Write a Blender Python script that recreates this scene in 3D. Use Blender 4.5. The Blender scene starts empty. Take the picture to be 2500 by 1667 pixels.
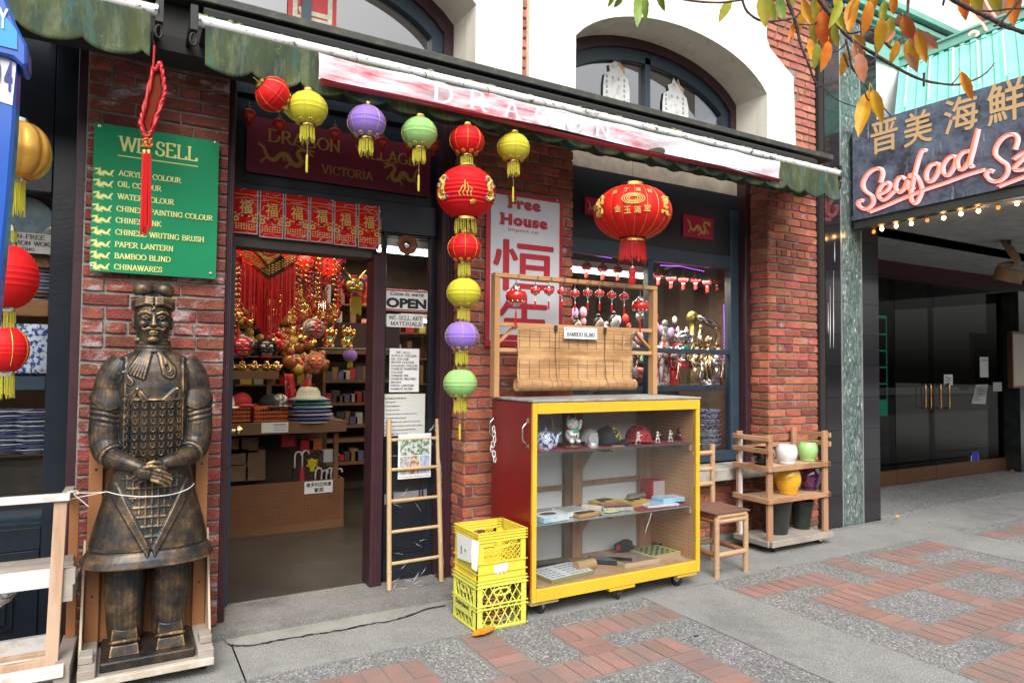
import bpy,bmesh,math,random
from mathutils import Vector,Matrix
from math import sin,cos,pi,radians,sqrt
random.seed(7)
sc = bpy.context.scene
COL = sc.collection
# ------------------------------------------------------------------ camera
YAW,PITCH,ROLL,FPX = .52170908,.03662029,.00927304,1657.03
CAM = Vector((0,0,1.5))
_f = Vector((sin(YAW)*cos(PITCH),cos(YAW)*cos(PITCH),sin(PITCH)))
_r = Vector((cos(YAW),-sin(YAW),0)); _u = _r.cross(_f)
_R = _r*cos(ROLL) + _u*sin(ROLL); _U = -_r*sin(ROLL) + _u*cos(ROLL)
cam = bpy.data.cameras.new('camera'); cam.sensor_width = 36; cam.lens = FPX/2500*36; cam.clip_end = 400; cam.clip_start = .02
camo = bpy.data.objects.new('camera',cam); COL.objects.link(camo); sc.camera = camo
m3 = Matrix((_R,_U,-_f)).transposed(); camo.matrix_world = Matrix.Translation(CAM) @ m3.to_4x4()
# ------------------------------------------------------------------ world, sun, exposure
w = bpy.data.worlds.new('World'); sc.world = w; w.use_nodes = True
nt = w.node_tree; bg = nt.nodes['Background']
sky = nt.nodes.new('ShaderNodeTexSky'); sky.sky_type = 'NISHITA'; sky.sun_disc = False
SUN_EL,SUN_AZ = 47,203      # azimuth clockwise from +Y, as seen from above
sky.sun_elevation = radians(SUN_EL); sky.sun_rotation = radians(SUN_AZ); sky.dust_density = 6; sky.air_density = 1.4; sky.ozone_density = 1
hs = nt.nodes.new('ShaderNodeHueSaturation'); hs.inputs['Saturation'].default_value = .22
nt.links.new(sky.outputs[0],hs.inputs['Color']); nt.links.new(hs.outputs[0],bg.inputs['Color']); bg.inputs['Strength'].default_value = .15
sl = bpy.data.lights.new('sun','SUN'); sl.energy = 1.2; sl.angle = radians(28); sl.color = (1,.97,.93)
so = bpy.data.objects.new('sun',sl); COL.objects.link(so)
sd = Vector((sin(radians(SUN_AZ))*cos(radians(SUN_EL)),cos(radians(SUN_AZ))*cos(radians(SUN_EL)),sin(radians(SUN_EL))))
so.rotation_euler = sd.to_track_quat('Z','Y').to_euler()
vs = sc.view_settings; vs.view_transform = 'Standard'; vs.look = 'None'; vs.exposure = .75; vs.gamma = 1; vs.use_curve_mapping = False
sc.cycles.max_bounces = 7; sc.cycles.transparent_max_bounces = 14; sc.cycles.glossy_bounces = 3; sc.cycles.transmission_bounces = 5
sc.cycles.sample_clamp_indirect = 6; sc.cycles.caustics_reflective = False; sc.cycles.caustics_refractive = False
# ------------------------------------------------------------------ measured photo point -> place on a plane of the scene
def _ray(x,y): return _f*FPX + _R*(x-1250) - _U*(y-833.5)
def P(x,y,Y):
    d = _ray(x,y); return CAM + d*((Y-CAM.y)/d.y)
def PX(x,y,X):
    d = _ray(x,y); return CAM + d*((X-CAM.x)/d.x)
def G(x,y,z=0.):
    d = _ray(x,y); return CAM + d*((z-CAM.z)/d.z)
def PN(x,y,o,n):
    d = _ray(x,y); return CAM + d*((o-CAM).dot(n)/d.dot(n))
# ------------------------------------------------------------------ materials
MC = {}
def mat(name,col,rough=.6,metal=0.,col2=None,ns=12.,lo=.4,hi=.65,var=0.,bump=0.,bs=60.,coat=0.,spec=.5,emis=None,es=1.,trans=0.,alpha=1.,stretch=None,sheen=0.,sub=0.,hue=0.):
    if name in MC: return MC[name]
    m = bpy.data.materials.new(name); m.use_nodes = True; n = m.node_tree; b = n.nodes['Principled BSDF']; L = n.links.new
    b.inputs['Roughness'].default_value = rough; b.inputs['Metallic'].default_value = metal
    b.inputs['Specular IOR Level'].default_value = spec; b.inputs['Coat Weight'].default_value = coat; b.inputs['Coat Roughness'].default_value = .08
    b.inputs['Transmission Weight'].default_value = trans; b.inputs['Alpha'].default_value = alpha; b.inputs['Sheen Weight'].default_value = sheen
    if sub: b.inputs['Subsurface Weight'].default_value = sub; b.inputs['Subsurface Scale'].default_value = .02
    geo = n.nodes.new('ShaderNodeNewGeometry'); vec = geo.outputs['Position']
    if stretch:
        mp = n.nodes.new('ShaderNodeMapping'); mp.inputs['Scale'].default_value = stretch; L(vec,mp.inputs[0]); vec = mp.outputs[0]
    c = None
    if col2 is not None:
        t = n.nodes.new('ShaderNodeTexNoise'); t.inputs['Scale'].default_value = ns; t.inputs['Detail'].default_value = 6; t.inputs['Roughness'].default_value = .65; L(vec,t.inputs['Vector'])
        r = n.nodes.new('ShaderNodeValToRGB'); r.color_ramp.elements[0].position = lo; r.color_ramp.elements[1].position = hi
        r.color_ramp.elements[0].color = (*col,1); r.color_ramp.elements[1].color = (*col2,1); L(t.outputs['Fac'],r.inputs[0]); c = r.outputs[0]
    if var or hue:
        oi = n.nodes.new('ShaderNodeObjectInfo'); h = n.nodes.new('ShaderNodeHueSaturation')
        mr = n.nodes.new('ShaderNodeMapRange'); mr.inputs[3].default_value = 1-var; mr.inputs[4].default_value = 1+var; L(oi.outputs['Random'],mr.inputs[0]); L(mr.outputs[0],h.inputs['Value'])
        if hue:
            mu = n.nodes.new('ShaderNodeMath'); mu.operation = 'MULTIPLY'; mu.inputs[1].default_value = 17.31; L(oi.outputs['Random'],mu.inputs[0])
            fr = n.nodes.new('ShaderNodeMath'); fr.operation = 'FRACT'; L(mu.outputs[0],fr.inputs[0])
            m2 = n.nodes.new('ShaderNodeMapRange'); m2.inputs[3].default_value = .5-hue; m2.inputs[4].default_value = .5+hue; L(fr.outputs[0],m2.inputs[0]); L(m2.outputs[0],h.inputs['Hue'])
        if c: L(c,h.inputs['Color'])
        else: h.inputs['Color'].default_value = (*col,1)
        c = h.outputs[0]
    if c: L(c,b.inputs['Base Color'])
    else: b.inputs['Base Color'].default_value = (*col,1)
    if bump:
        t2 = n.nodes.new('ShaderNodeTexNoise'); t2.inputs['Scale'].default_value = bs; t2.inputs['Detail'].default_value = 5; L(vec,t2.inputs['Vector'])
        bp = n.nodes.new('ShaderNodeBump'); bp.inputs['Strength'].default_value = bump; bp.inputs['Distance'].default_value = .01; L(t2.outputs['Fac'],bp.inputs['Height']); L(bp.outputs[0],b.inputs['Normal'])
    if emis: b.inputs['Emission Color'].default_value = (*emis,1); b.inputs['Emission Strength'].default_value = es
    MC[name] = m; return m
def layer(m,col,ns,lo,hi,stretch=None,rough=None,detail=8,seed=0):
    """one more noise-masked coat over a material: dirt, moss, paint loss"""
    n = m.node_tree; b = n.nodes['Principled BSDF']; L = n.links.new
    prev = b.inputs['Base Color'].links[0].from_socket if b.inputs['Base Color'].links else None
    geo = n.nodes.new('ShaderNodeNewGeometry'); mp = n.nodes.new('ShaderNodeMapping'); mp.inputs['Scale'].default_value = stretch or (1,1,1); mp.inputs['Location'].default_value = (seed,seed*2,3)
    L(geo.outputs['Position'],mp.inputs[0]); t = n.nodes.new('ShaderNodeTexNoise'); t.inputs['Scale'].default_value = ns; t.inputs['Detail'].default_value = detail; t.inputs['Roughness'].default_value = .7; L(mp.outputs[0],t.inputs['Vector'])
    mr = n.nodes.new('ShaderNodeMapRange'); mr.inputs[1].default_value = lo; mr.inputs[2].default_value = hi; L(t.outputs['Fac'],mr.inputs[0])
    mx = n.nodes.new('ShaderNodeMix'); mx.data_type = 'RGBA'; L(mr.outputs[0],mx.inputs[0])
    if prev: L(prev,mx.inputs[6])
    else: mx.inputs[6].default_value = b.inputs['Base Color'].default_value[:]
    mx.inputs[7].default_value = (*col,1); L(mx.outputs[2],b.inputs['Base Color'])
    return m
def glass(name,tint=(1,1,1),refl=1.0,dirt=0.):
    if name in MC: return MC[name]
    m = bpy.data.materials.new(name); m.use_nodes = True; n = m.node_tree; n.nodes.clear(); L = n.links.new
    o = n.nodes.new('ShaderNodeOutputMaterial'); t = n.nodes.new('ShaderNodeBsdfTransparent'); t.inputs[0].default_value = (*tint,1)
    g = n.nodes.new('ShaderNodeBsdfGlossy'); g.inputs['Roughness'].default_value = .015; f = n.nodes.new('ShaderNodeFresnel'); gb = n.nodes.new('ShaderNodeNewGeometry'); io = n.nodes.new('ShaderNodeMapRange'); io.inputs[3].default_value = 1.5; io.inputs[4].default_value = 1/1.5; L(gb.outputs['Backfacing'],io.inputs[0]); L(io.outputs[0],f.inputs[0])
    mu = n.nodes.new('ShaderNodeMath'); mu.operation = 'MULTIPLY'; mu.inputs[1].default_value = refl; mu.use_clamp = True; L(f.outputs[0],mu.inputs[0])
    mx = n.nodes.new('ShaderNodeMixShader'); L(mu.outputs[0],mx.inputs[0]); L(t.outputs[0],mx.inputs[1]); L(g.outputs[0],mx.inputs[2]); last = mx.outputs[0]
    if dirt:
        d = n.nodes.new('ShaderNodeBsdfDiffuse'); d.inputs[0].default_value = (.6,.62,.62,1); geo = n.nodes.new('ShaderNodeNewGeometry'); tn = n.nodes.new('ShaderNodeTexNoise'); tn.inputs['Scale'].default_value = 3; tn.inputs['Detail'].default_value = 8; L(geo.outputs['Position'],tn.inputs[0])
        q = n.nodes.new('ShaderNodeMath'); q.operation = 'MULTIPLY'; q.inputs[1].default_value = dirt; L(tn.outputs['Fac'],q.inputs[0]); m2 = n.nodes.new('ShaderNodeMixShader'); L(q.outputs[0],m2.inputs[0]); L(last,m2.inputs[1]); L(d.outputs[0],m2.inputs[2]); last = m2.outputs[0]
    L(last,o.inputs[0]); MC[name] = m; return m
# ------------------------------------------------------------------ mesh collector
class MB:
    def __init__(s): s.v = []; s.f = []; s.m = []; s.k = 0
    def add(s,vs,fs,k=None):
        b = len(s.v); s.v += [tuple(v) for v in vs]; s.f += [tuple(i+b for i in f) for f in fs]; s.m += [s.k if k is None else k]*len(fs); return s
    def box(s,x0,x1,y0,y1,z0,z1,M=None,k=None):
        vs = [Vector((x,y,z)) for x in (x0,x1) for y in (y0,y1) for z in (z0,z1)]
        if M: vs = [M @ v for v in vs]
        return s.add(vs,[(0,1,3,2),(4,6,7,5),(0,4,5,1),(2,3,7,6),(0,2,6,4),(1,5,7,3)],k)
    def bar(s,a,b,w,h,up=(0,0,1),k=None,ext=0):
        a = Vector(a); b = Vector(b); d = (b-a).normalized(); a = a-d*ext; b = b+d*ext; up = Vector(up); sd = d.cross(up)
        if sd.length < 1e-4: sd = d.cross(Vector((0,1,0)))
        sd.normalize(); up = sd.cross(d)
        vs = [p+sd*(w/2*i)+up*(h/2*j) for p in (a,b) for i,j in ((-1,-1),(1,-1),(1,1),(-1,1))]
        return s.add(vs,[(0,1,2,3),(7,6,5,4),(0,4,5,1),(1,5,6,2),(2,6,7,3),(3,7,4,0)],k)
    def tube(s,pts,r,n=8,cap=True,k=None,closed=False):
        pts = [Vector(p) for p in pts]; N = len(pts); rs = r if isinstance(r,(list,tuple)) else [r]*N; vs = []; side = None
        for i,p in enumerate(pts):
            if closed: d = pts[(i+1) % N]-pts[i-1]
            else: d = (pts[min(i+1,N-1)]-pts[max(i-1,0)])
            if d.length < 1e-9: d = Vector((0,0,1))
            d.normalize()
            if side is None: side = d.cross(Vector((0,0,1)) if abs(d.z) < .9 else Vector((1,0,0)))
            else: side = side - d*side.dot(d)
            if side.length < 1e-6: side = d.orthogonal()
            side.normalize(); up = side.cross(d)
            vs += [p+(side*cos(2*pi*j/n)+up*sin(2*pi*j/n))*rs[i] for j in range(n)]
        fs = [(i*n+j,i*n+(j+1) % n,(i+1)*n+(j+1) % n,(i+1)*n+j) for i in range(N-1) for j in range(n)]
        if closed: fs += [((N-1)*n+j,(N-1)*n+(j+1) % n,(j+1) % n,j) for j in range(n)]
        elif cap: fs += [tuple(range(n))[::-1],tuple((N-1)*n+j for j in range(n))]
        return s.add(vs,fs,k)
    def lathe(s,prof,c=(0,0,0),n=24,M=None,k=None,sx=1,sy=1,cap=True):
        c = Vector(c); vs = []
        for r,z in prof:
            for j in range(n):
                v = Vector((r*cos(2*pi*j/n)*sx,r*sin(2*pi*j/n)*sy,z)); vs.append((M @ v if M else v)+c)
        N = len(prof); fs = [(i*n+j,i*n+(j+1) % n,(i+1)*n+(j+1) % n,(i+1)*n+j) for i in range(N-1) for j in range(n)]
        if cap: fs += [tuple(range(n))[::-1],tuple((N-1)*n+j for j in range(n))]
        return s.add(vs,fs,k)
    def ball(s,c,r,n=16,m=10,k=None,M=None):
        if not isinstance(r,(tuple,list)): r = (r,r,r)
        vs = []; c = Vector(c)
        for i in range(m+1):
            a = -pi/2+pi*i/m
            for j in range(n):
                v = Vector((r[0]*cos(a)*cos(2*pi*j/n),r[1]*cos(a)*sin(2*pi*j/n),r[2]*sin(a))); vs.append(c+(M @ v if M else v))
        return s.add(vs,[(i*n+j,i*n+(j+1) % n,(i+1)*n+(j+1) % n,(i+1)*n+j) for i in range(m) for j in range(n)],k)
    def prism(s,poly,o,xd,yd,d,k=None,holes=None):
        """flat polygon in the frame o, xd, yd extruded by the vector d"""
        o = Vector(o); xd = Vector(xd); yd = Vector(yd); d = Vector(d); n = len(poly)
        a = [o+xd*x+yd*y for x,y in poly]; vs = a+[p+d for p in a]
        fs = [tuple(range(n)),tuple(range(2*n-1,n-1,-1))]+[(i,i+n,(i+1) % n+n,(i+1) % n) for i in range(n)]
        return s.add(vs,fs,k)
    def quad(s,a,b,c,d,k=None): return s.add([a,b,c,d],[(0,1,2,3)],k)
    def grid(s,f,nu,nv,k=None,thick=None):
        vs = [Vector(f(i/nu,j/nv)) for i in range(nu+1) for j in range(nv+1)]; q = nv+1
        fs = [(i*q+j,(i+1)*q+j,(i+1)*q+j+1,i*q+j+1) for i in range(nu) for j in range(nv)]
        if thick:
            t = Vector(thick); N = len(vs); vs += [v+t for v in vs]; fs += [tuple(N+a for a in f[::-1]) for f in fs]
            ed = [(i,0) for i in range(nu)]; 
            for i in range(nu): fs += [(i*q,i*q+N,(i+1)*q+N,(i+1)*q),((i+1)*q+nv,(i+1)*q+nv+N,i*q+nv+N,i*q+nv)]
            for j in range(nv): fs += [(j+1,j+1+N,j+N,j),(nu*q+j,nu*q+j+N,nu*q+j+1+N,nu*q+j+1)]
        return s.add(vs,fs,k)
    def mesh(s,name,mats,smooth=False,org=(0,0,0)):
        me = bpy.data.meshes.new(name); o = Vector(org)
        me.from_pydata([Vector(v)-o for v in s.v],[],s.f); mats = mats if isinstance(mats,(list,tuple)) else [mats]
        for m in mats: me.materials.append(m)
        if len(mats) > 1: me.polygons.foreach_set('material_index',s.m)
        bm = bmesh.new(); bm.from_mesh(me); bmesh.ops.recalc_face_normals(bm,faces=bm.faces); bm.to_mesh(me); bm.free()
        if smooth:
            me.polygons.foreach_set('use_smooth',[True]*len(me.polygons))
            if smooth is not True: me.set_sharp_from_angle(angle=radians(smooth))
        me.update(); return me
    def build(s,name,mats,parent=None,smooth=False,org=None,bevel=0):
        if org is None:
            org = Vector((0,0,0)); q = parent
            while q: org += q.location; q = q.parent
        me = s.mesh(name,mats,smooth,org); o = bpy.data.objects.new(name,me); COL.objects.link(o)
        if parent: o.parent = parent
        if bevel:
            bm = bmesh.new(); bm.from_mesh(me); bmesh.ops.remove_doubles(bm,verts=bm.verts,dist=1e-6)
            bmesh.ops.bevel(bm,geom=[e for e in bm.edges if e.is_manifold and e.calc_face_angle(0) > .6],offset=bevel,segments=1,affect='EDGES',clamp_overlap=True); bm.to_mesh(me); bm.free()
        return o
def tag(o,label=None,cat=None,group=None,kind=None):
    if label: o['label'] = label
    if cat: o['category'] = cat
    if group: o['group'] = group
    if kind: o['kind'] = kind
    return o
def thing(name,label,cat,loc=(0,0,0),group=None):
    o = bpy.data.objects.new(name,None); o.empty_display_size = .05; COL.objects.link(o); o.location = loc; return tag(o,label,cat,group)
KIDS = {}
def dup(o,loc=None,label=None,group=None,rot=None,scale=None,parent=None):
    kids = [c for c in bpy.data.objects if c.parent == o] if o not in KIDS else KIDS[o]
    KIDS[o] = kids; c = o.copy(); COL.objects.link(c)
    if parent: c.parent = parent
    if loc is not None: c.location = loc
    if rot is not None: c.rotation_euler = rot
    if scale is not None: c.scale = (scale,)*3 if not isinstance(scale,tuple) else scale
    if label: c['label'] = label
    if group: c['group'] = group
    for k in kids: dup(k,parent=c)
    return c
def swap(o,a,b):
    """give a copied thing other materials, its meshes copied first"""
    for c in [o]+[k for k in bpy.data.objects if k.parent == o or (k.parent and k.parent.parent == o)]:
        if c.type == 'MESH' and a in [s.material for s in c.material_slots]:
            c.data = c.data.copy()
            for i,m in enumerate(c.data.materials):
                if m == a: c.data.materials[i] = b
# ------------------------------------------------------------------ lettering
def arc(cx,cy,rx,ry,a0,a1,n=14): return [(cx+rx*cos(radians(a0+(a1-a0)*i/n)),cy+ry*sin(radians(a0+(a1-a0)*i/n))) for i in range(n+1)]
SER = {  # strokes, stem ends that carry serifs, width : roman capitals drawn with a slanted pen
 'A': ([[(.06,0),(.36,1)],[(.36,1),(.68,0)],[(.15,.34),(.57,.34)]],[(.06,0),(.68,0)],.74),
 'B': ([[(.12,0),(.12,1)],[(.12,1)]+arc(.32,.76,.24,.24,90,-90)+[(.12,.52)],[(.12,.52)]+arc(.35,.26,.27,.26,90,-90)+[(.12,0)]],[(.1,0),(.1,1)],.68),
 'C': ([arc(.42,.5,.36,.5,48,312,20)+[(.68,.16)],[(.66,.9),(.66,.68)]],[],.76),
 'D': ([[(.12,0),(.12,1)],[(.12,1),(.3,1)]+arc(.34,.5,.38,.5,90,-90,18)+[(.12,0)]],[(.1,0),(.1,1)],.78),
 'E': ([[(.12,0),(.12,1)],[(.12,1),(.56,1),(.56,.84)],[(.12,.52),(.46,.52)],[(.12,0),(.6,0),(.62,.18)]],[(.1,0),(.1,1)],.68),
 'F': ([[(.12,0),(.12,1)],[(.12,1),(.56,1),(.56,.82)],[(.12,.52),(.44,.52)]],[(.12,0),(.1,1)],.62),
 'G': ([arc(.42,.5,.36,.5,48,320,20),[(.68,.38),(.68,.08)],[(.66,.9),(.66,.7)]],[(.68,.4)],.8),
 'H': ([[(.12,0),(.12,1)],[(.64,0),(.64,1)],[(.12,.52),(.64,.52)]],[(.12,0),(.12,1),(.64,0),(.64,1)],.78),
 'I': ([[(.16,0),(.16,1)]],[(.16,0),(.16,1)],.34),
 'J': ([[(.26,1),(.26,.15),(.16,0),(.04,.06)]],[(.26,1)],.4),
 'K': ([[(.12,0),(.12,1)],[(.6,1),(.12,.42)],[(.26,.58),(.66,0)]],[(.12,0),(.12,1),(.6,1),(.66,0)],.76),
 'L': ([[(.12,0),(.12,1)],[(.12,0),(.58,0),(.6,.2)]],[(.12,1),(.1,0)],.64),
 'M': ([[(.12,0),(.14,1)],[(.14,1),(.42,.08)],[(.42,.08),(.72,1)],[(.74,0),(.74,1)]],[(.12,0),(.12,1),(.74,0),(.74,1)],.9),
 'N': ([[(.12,0),(.12,1)],[(.12,1),(.62,0)],[(.62,0),(.62,1)]],[(.12,0),(.1,1),(.62,1)],.76),
 'O': ([arc(.4,.5,.35,.5,0,360,26)],[],.8),
 'P': ([[(.12,0),(.12,1)],[(.12,1)]+arc(.32,.74,.25,.26,90,-90)+[(.12,.48)]],[(.12,0),(.1,1)],.62),
 'Q': ([arc(.4,.5,.35,.5,0,360,26),[(.4,.12),(.74,-.18)]],[],.8),
 'R': ([[(.12,0),(.12,1)],[(.12,1)]+arc(.32,.76,.24,.24,90,-90)+[(.12,.52)],[(.3,.52),(.66,0)]],[(.12,0),(.1,1),(.66,0)],.72),
 'S': ([[(.5,.9),(.5,.74)],arc(.32,.75,.2,.25,40,230,12)+[(.4,.44)]+arc(.3,.26,.23,.26,40,-150,12),[(.07,.3),(.07,.08)]],[],.6),
 'T': ([[(.34,0),(.34,1)],[(.04,.82),(.05,1),(.63,1),(.64,.82)]],[(.34,0)],.68),
 'U': ([[(.12,1),(.12,.3)]+arc(.38,.28,.26,.28,180,360,12)+[(.64,1)]],[(.12,1),(.64,1)],.76),
 'V': ([[(.05,1),(.36,0)],[(.36,0),(.66,1)]],[(.05,1),(.66,1)],.7),
 'W': ([[(.05,1),(.3,0)],[(.3,0),(.5,1)],[(.5,1),(.74,0)],[(.74,0),(.96,1)]],[(.05,1),(.5,1),(.96,1)],1.0),
 'X': ([[(.08,1),(.62,0)],[(.08,0),(.6,1)]],[(.08,0),(.08,1),(.62,0),(.62,1)],.72),
 'Y': ([[(.05,1),(.36,.48)],[(.64,1),(.36,.48)],[(.36,.48),(.36,0)]],[(.05,1),(.64,1),(.36,0)],.7),
 'Z': ([[(.08,.82),(.1,1),(.56,1),(.06,0),(.58,0),(.6,.2)]],[],.66),
 '-': ([[(.05,.36),(.36,.36)]],[],.42),'&': ([arc(.34,.78,.16,.2,-60,250,14)+[(.6,.0)],arc(.28,.25,.24,.26,100,360,14)+[(.6,.5)]],[],.7),
 '.': ([[(.1,0),(.1,.08)]],[],.25),',': ([[(.12,.06),(.06,-.14)]],[],.25),
 '5': ([[(.5,1),(.16,1),(.12,.58)]+arc(.28,.3,.25,.3,110,-150,14)],[],.6),'3': ([arc(.28,.77,.2,.23,150,-80,12),arc(.28,.27,.24,.27,85,-150,14)],[],.58),'4': ([[(.42,0),(.42,1),(.05,.3),(.58,.3)]],[],.64)}
def serif_lines(txt,thick=.13,thin=.05,track=.04):
    """list of quads/triangles (2D) and the overall width, cap height 1"""
    V = []; F = []; x = 0
    def quad(a,b,wa):
        dx,dy = b[0]-a[0],b[1]-a[1]; l = math.hypot(dx,dy) or 1; nx,ny = -dy/l*wa/2,dx/l*wa/2; k = len(V); V.extend([(a[0]+nx,a[1]+ny),(a[0]-nx,a[1]-ny),(b[0]-nx,b[1]-ny),(b[0]+nx,b[1]+ny)]); F.append((k,k+1,k+2,k+3))
    for ch in txt:
        if ch == ' ': x += .42; continue
        if ch not in SER: x += .3; continue
        st,sr,wd = SER[ch]
        for pl in st:
            for a,b in zip(pl,pl[1:]):
                th = math.atan2(b[1]-a[1],b[0]-a[0]); ww = thin+(thick-thin)*abs(sin(th+radians(14))); l = math.hypot(b[0]-a[0],b[1]-a[1]) or 1; e = ww*.2/l
                quad((x+a[0]-(b[0]-a[0])*e,a[1]-(b[1]-a[1])*e),(x+b[0]+(b[0]-a[0])*e,b[1]+(b[1]-a[1])*e),ww)
        for sx_,sy_ in sr: quad((x+sx_-.13,sy_+(.02 if sy_ < .5 else -.02)),(x+sx_+.13,sy_+(.02 if sy_ < .5 else -.02)),thin)
        x += wd+track
    return V,F,x
_tc = {}
def text_geo(body,style='sans',bold=0.):
    key = (body,style,bold)
    if key in _tc: return _tc[key]
    if style == 'serif':
        V,F,_ = serif_lines(body,.15+bold,.07+bold); 
    else:
        c = bpy.data.curves.new('t','FONT'); c.body = body; c.size = 1; c.offset = bold; c.resolution_u = 3
        if style == 'italic': c.shear = .35
        if style == 'wide': c.space_character = 1.15
        o = bpy.data.objects.new('t',c); COL.objects.link(o); dg = bpy.context.evaluated_depsgraph_get(); dg.update(); me = bpy.data.meshes.new_from_object(o.evaluated_get(dg))
        V = [(v.co.x,v.co.y) for v in me.vertices]; F = [tuple(p.vertices) for p in me.polygons]
        bpy.data.objects.remove(o); bpy.data.curves.remove(c); bpy.data.meshes.remove(me)
    _tc[key] = (V,F); return V,F
def put_text(mb,body,o,xd,yd,w,h,style='sans',bold=0.,k=None,nrm=None,d=.0015):
    hv = 0 if body.isascii() else bold/len(body); V,F = text_geo(body,style,bold if body.isascii() else 0)
    if not V: return
    x0 = min(v[0] for v in V); x1 = max(v[0] for v in V); y0 = min(v[1] for v in V); y1 = max(v[1] for v in V)
    o = Vector(o); xd = Vector(xd); yd = Vector(yd); n = Vector(nrm) if nrm else xd.cross(yd)
    sh = [(0,0)] if not hv else [(a*hv*w,b_*hv*w) for a,b_ in ((0,0),(1,0),(-1,0),(0,1),(0,-1))]
    q = 2e-5 if style == 'serif' else 0      # every stroke a hair in front of the last, so none share a plane
    for i,(ax,ay) in enumerate(sh): mb.add([o+xd*((v[0]-x0)/(x1-x0)*w+ax)+yd*((v[1]-y0)/(y1-y0 or 1)*h+ay)+n*(d+.0002*i+q*(j//4)) for j,v in enumerate(V)],F,k)
def ptext(mb,body,xl,yt,xr,yb,Y,style='sans',bold=0.,k=None,d=.0015):
    """text on a wall-parallel plane filling the measured box; yt, yb are at the left end"""
    a = P(xl,yb,Y); b = P(xl,yt,Y); c = P(xr,(yt+yb)/2,Y)
    put_text(mb,body,(a.x,Y,a.z),(1,0,0),(0,0,1),c.x-a.x,b.z-a.z,style,bold,k,(0,-1,0),d)
# ================================================================== palette
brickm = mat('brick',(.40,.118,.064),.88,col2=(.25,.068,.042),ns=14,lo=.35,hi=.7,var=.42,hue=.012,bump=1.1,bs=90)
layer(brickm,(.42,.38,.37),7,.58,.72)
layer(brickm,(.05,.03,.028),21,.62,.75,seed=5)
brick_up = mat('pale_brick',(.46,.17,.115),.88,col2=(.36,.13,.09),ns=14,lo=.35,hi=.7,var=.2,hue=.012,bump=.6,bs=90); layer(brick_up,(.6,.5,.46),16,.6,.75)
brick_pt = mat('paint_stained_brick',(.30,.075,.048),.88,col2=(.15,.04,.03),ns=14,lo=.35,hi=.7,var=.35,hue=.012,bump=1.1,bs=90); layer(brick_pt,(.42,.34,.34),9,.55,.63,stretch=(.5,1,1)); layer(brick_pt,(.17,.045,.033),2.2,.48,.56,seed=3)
mortar = mat('mortar',(.29,.275,.25),.95,col2=(.2,.19,.172),ns=30,bump=.8,bs=120)
stucco = mat('cream_stucco',(.83,.79,.68),.9,col2=(.78,.73,.61),ns=3,lo=.3,hi=.8,bump=.35,bs=70); layer(stucco,(.36,.32,.26),5,.64,.72,seed=9); layer(stucco,(.55,.5,.4),7,.52,.8,stretch=(1,1,.12),seed=4)
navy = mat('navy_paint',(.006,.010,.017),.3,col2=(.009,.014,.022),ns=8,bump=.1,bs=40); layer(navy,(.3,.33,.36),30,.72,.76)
navy2 = mat('blue_grey_paint',(.024,.045,.066),.4,col2=(.03,.052,.075),ns=8,bump=.1); layer(navy2,(.4,.42,.42),30,.72,.76)
plum = mat('plum_paint',(.04,.014,.02),.38,col2=(.05,.02,.025),ns=6,bump=.15); layer(plum,(.5,.45,.43),34,.70,.73,stretch=(1,1,.35))
conc = mat('concrete',(.235,.235,.228),.92,col2=(.155,.155,.15),ns=2.2,lo=.35,hi=.75,bump=.5,bs=140); layer(conc,(.48,.48,.46),170,.56,.66,detail=2); layer(conc,(.08,.08,.078),140,.6,.7,seed=4,detail=2); layer(conc,(.14,.14,.135),1.3,.55,.75,seed=8)
conc2 = mat('step_concrete',(.18,.175,.165),.9,col2=(.14,.135,.125),ns=2.5,bump=.4,bs=120); layer(conc2,(.36,.36,.34),160,.57,.66,detail=2); layer(conc2,(.09,.085,.08),3,.5,.7,seed=3)
patchm = mat('patch_concrete',(.27,.27,.245),.92,col2=(.2,.2,.18),ns=5,bump=.3,bs=120)
dark = mat('dark_gap',(.012,.012,.012),.9)
def aggregate():
    m = mat('exposed_aggregate',(.2,.2,.2),.8); n = m.node_tree; b = n.nodes['Principled BSDF']; L = n.links.new
    g = n.nodes.new('ShaderNodeNewGeometry'); v = n.nodes.new('ShaderNodeTexVoronoi'); v.inputs['Scale'].default_value = 110; L(g.outputs['Position'],v.inputs['Vector'])
    bw = n.nodes.new('ShaderNodeRGBToBW'); L(v.outputs['Color'],bw.inputs[0]); r = n.nodes.new('ShaderNodeValToRGB'); e = r.color_ramp.elements
    e[0].position = .15; e[0].color = (.11,.11,.108,1); e[1].position = .95; e[1].color = (.5,.5,.475,1); a = e.new(.5); a.color = (.2,.2,.196,1); a = e.new(.75); a.color = (.28,.28,.27,1); L(bw.outputs[0],r.inputs[0])
    t = n.nodes.new('ShaderNodeTexNoise'); t.inputs['Scale'].default_value = 2.5; t.inputs['Detail'].default_value = 5; L(g.outputs['Position'],t.inputs[0])
    mx = n.nodes.new('ShaderNodeMix'); mx.data_type = 'RGBA'; mx.blend_type = 'MULTIPLY'; mx.inputs[0].default_value = .55; L(r.outputs[0],mx.inputs[6]); L(t.outputs['Color'],mx.inputs[7])
    h = n.nodes.new('ShaderNodeHueSaturation'); h.inputs['Saturation'].default_value = .25; h.inputs['Value'].default_value = 1.15; L(mx.outputs[2],h.inputs['Color']); L(h.outputs[0],b.inputs['Base Color'])
    bp = n.nodes.new('ShaderNodeBump'); bp.inputs['Strength'].default_value = .9; bp.inputs['Distance'].default_value = .004; bp.invert = True; L(v.outputs['Distance'],bp.inputs['Height']); L(bp.outputs[0],b.inputs['Normal']); return m
aggr = aggregate()
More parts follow.
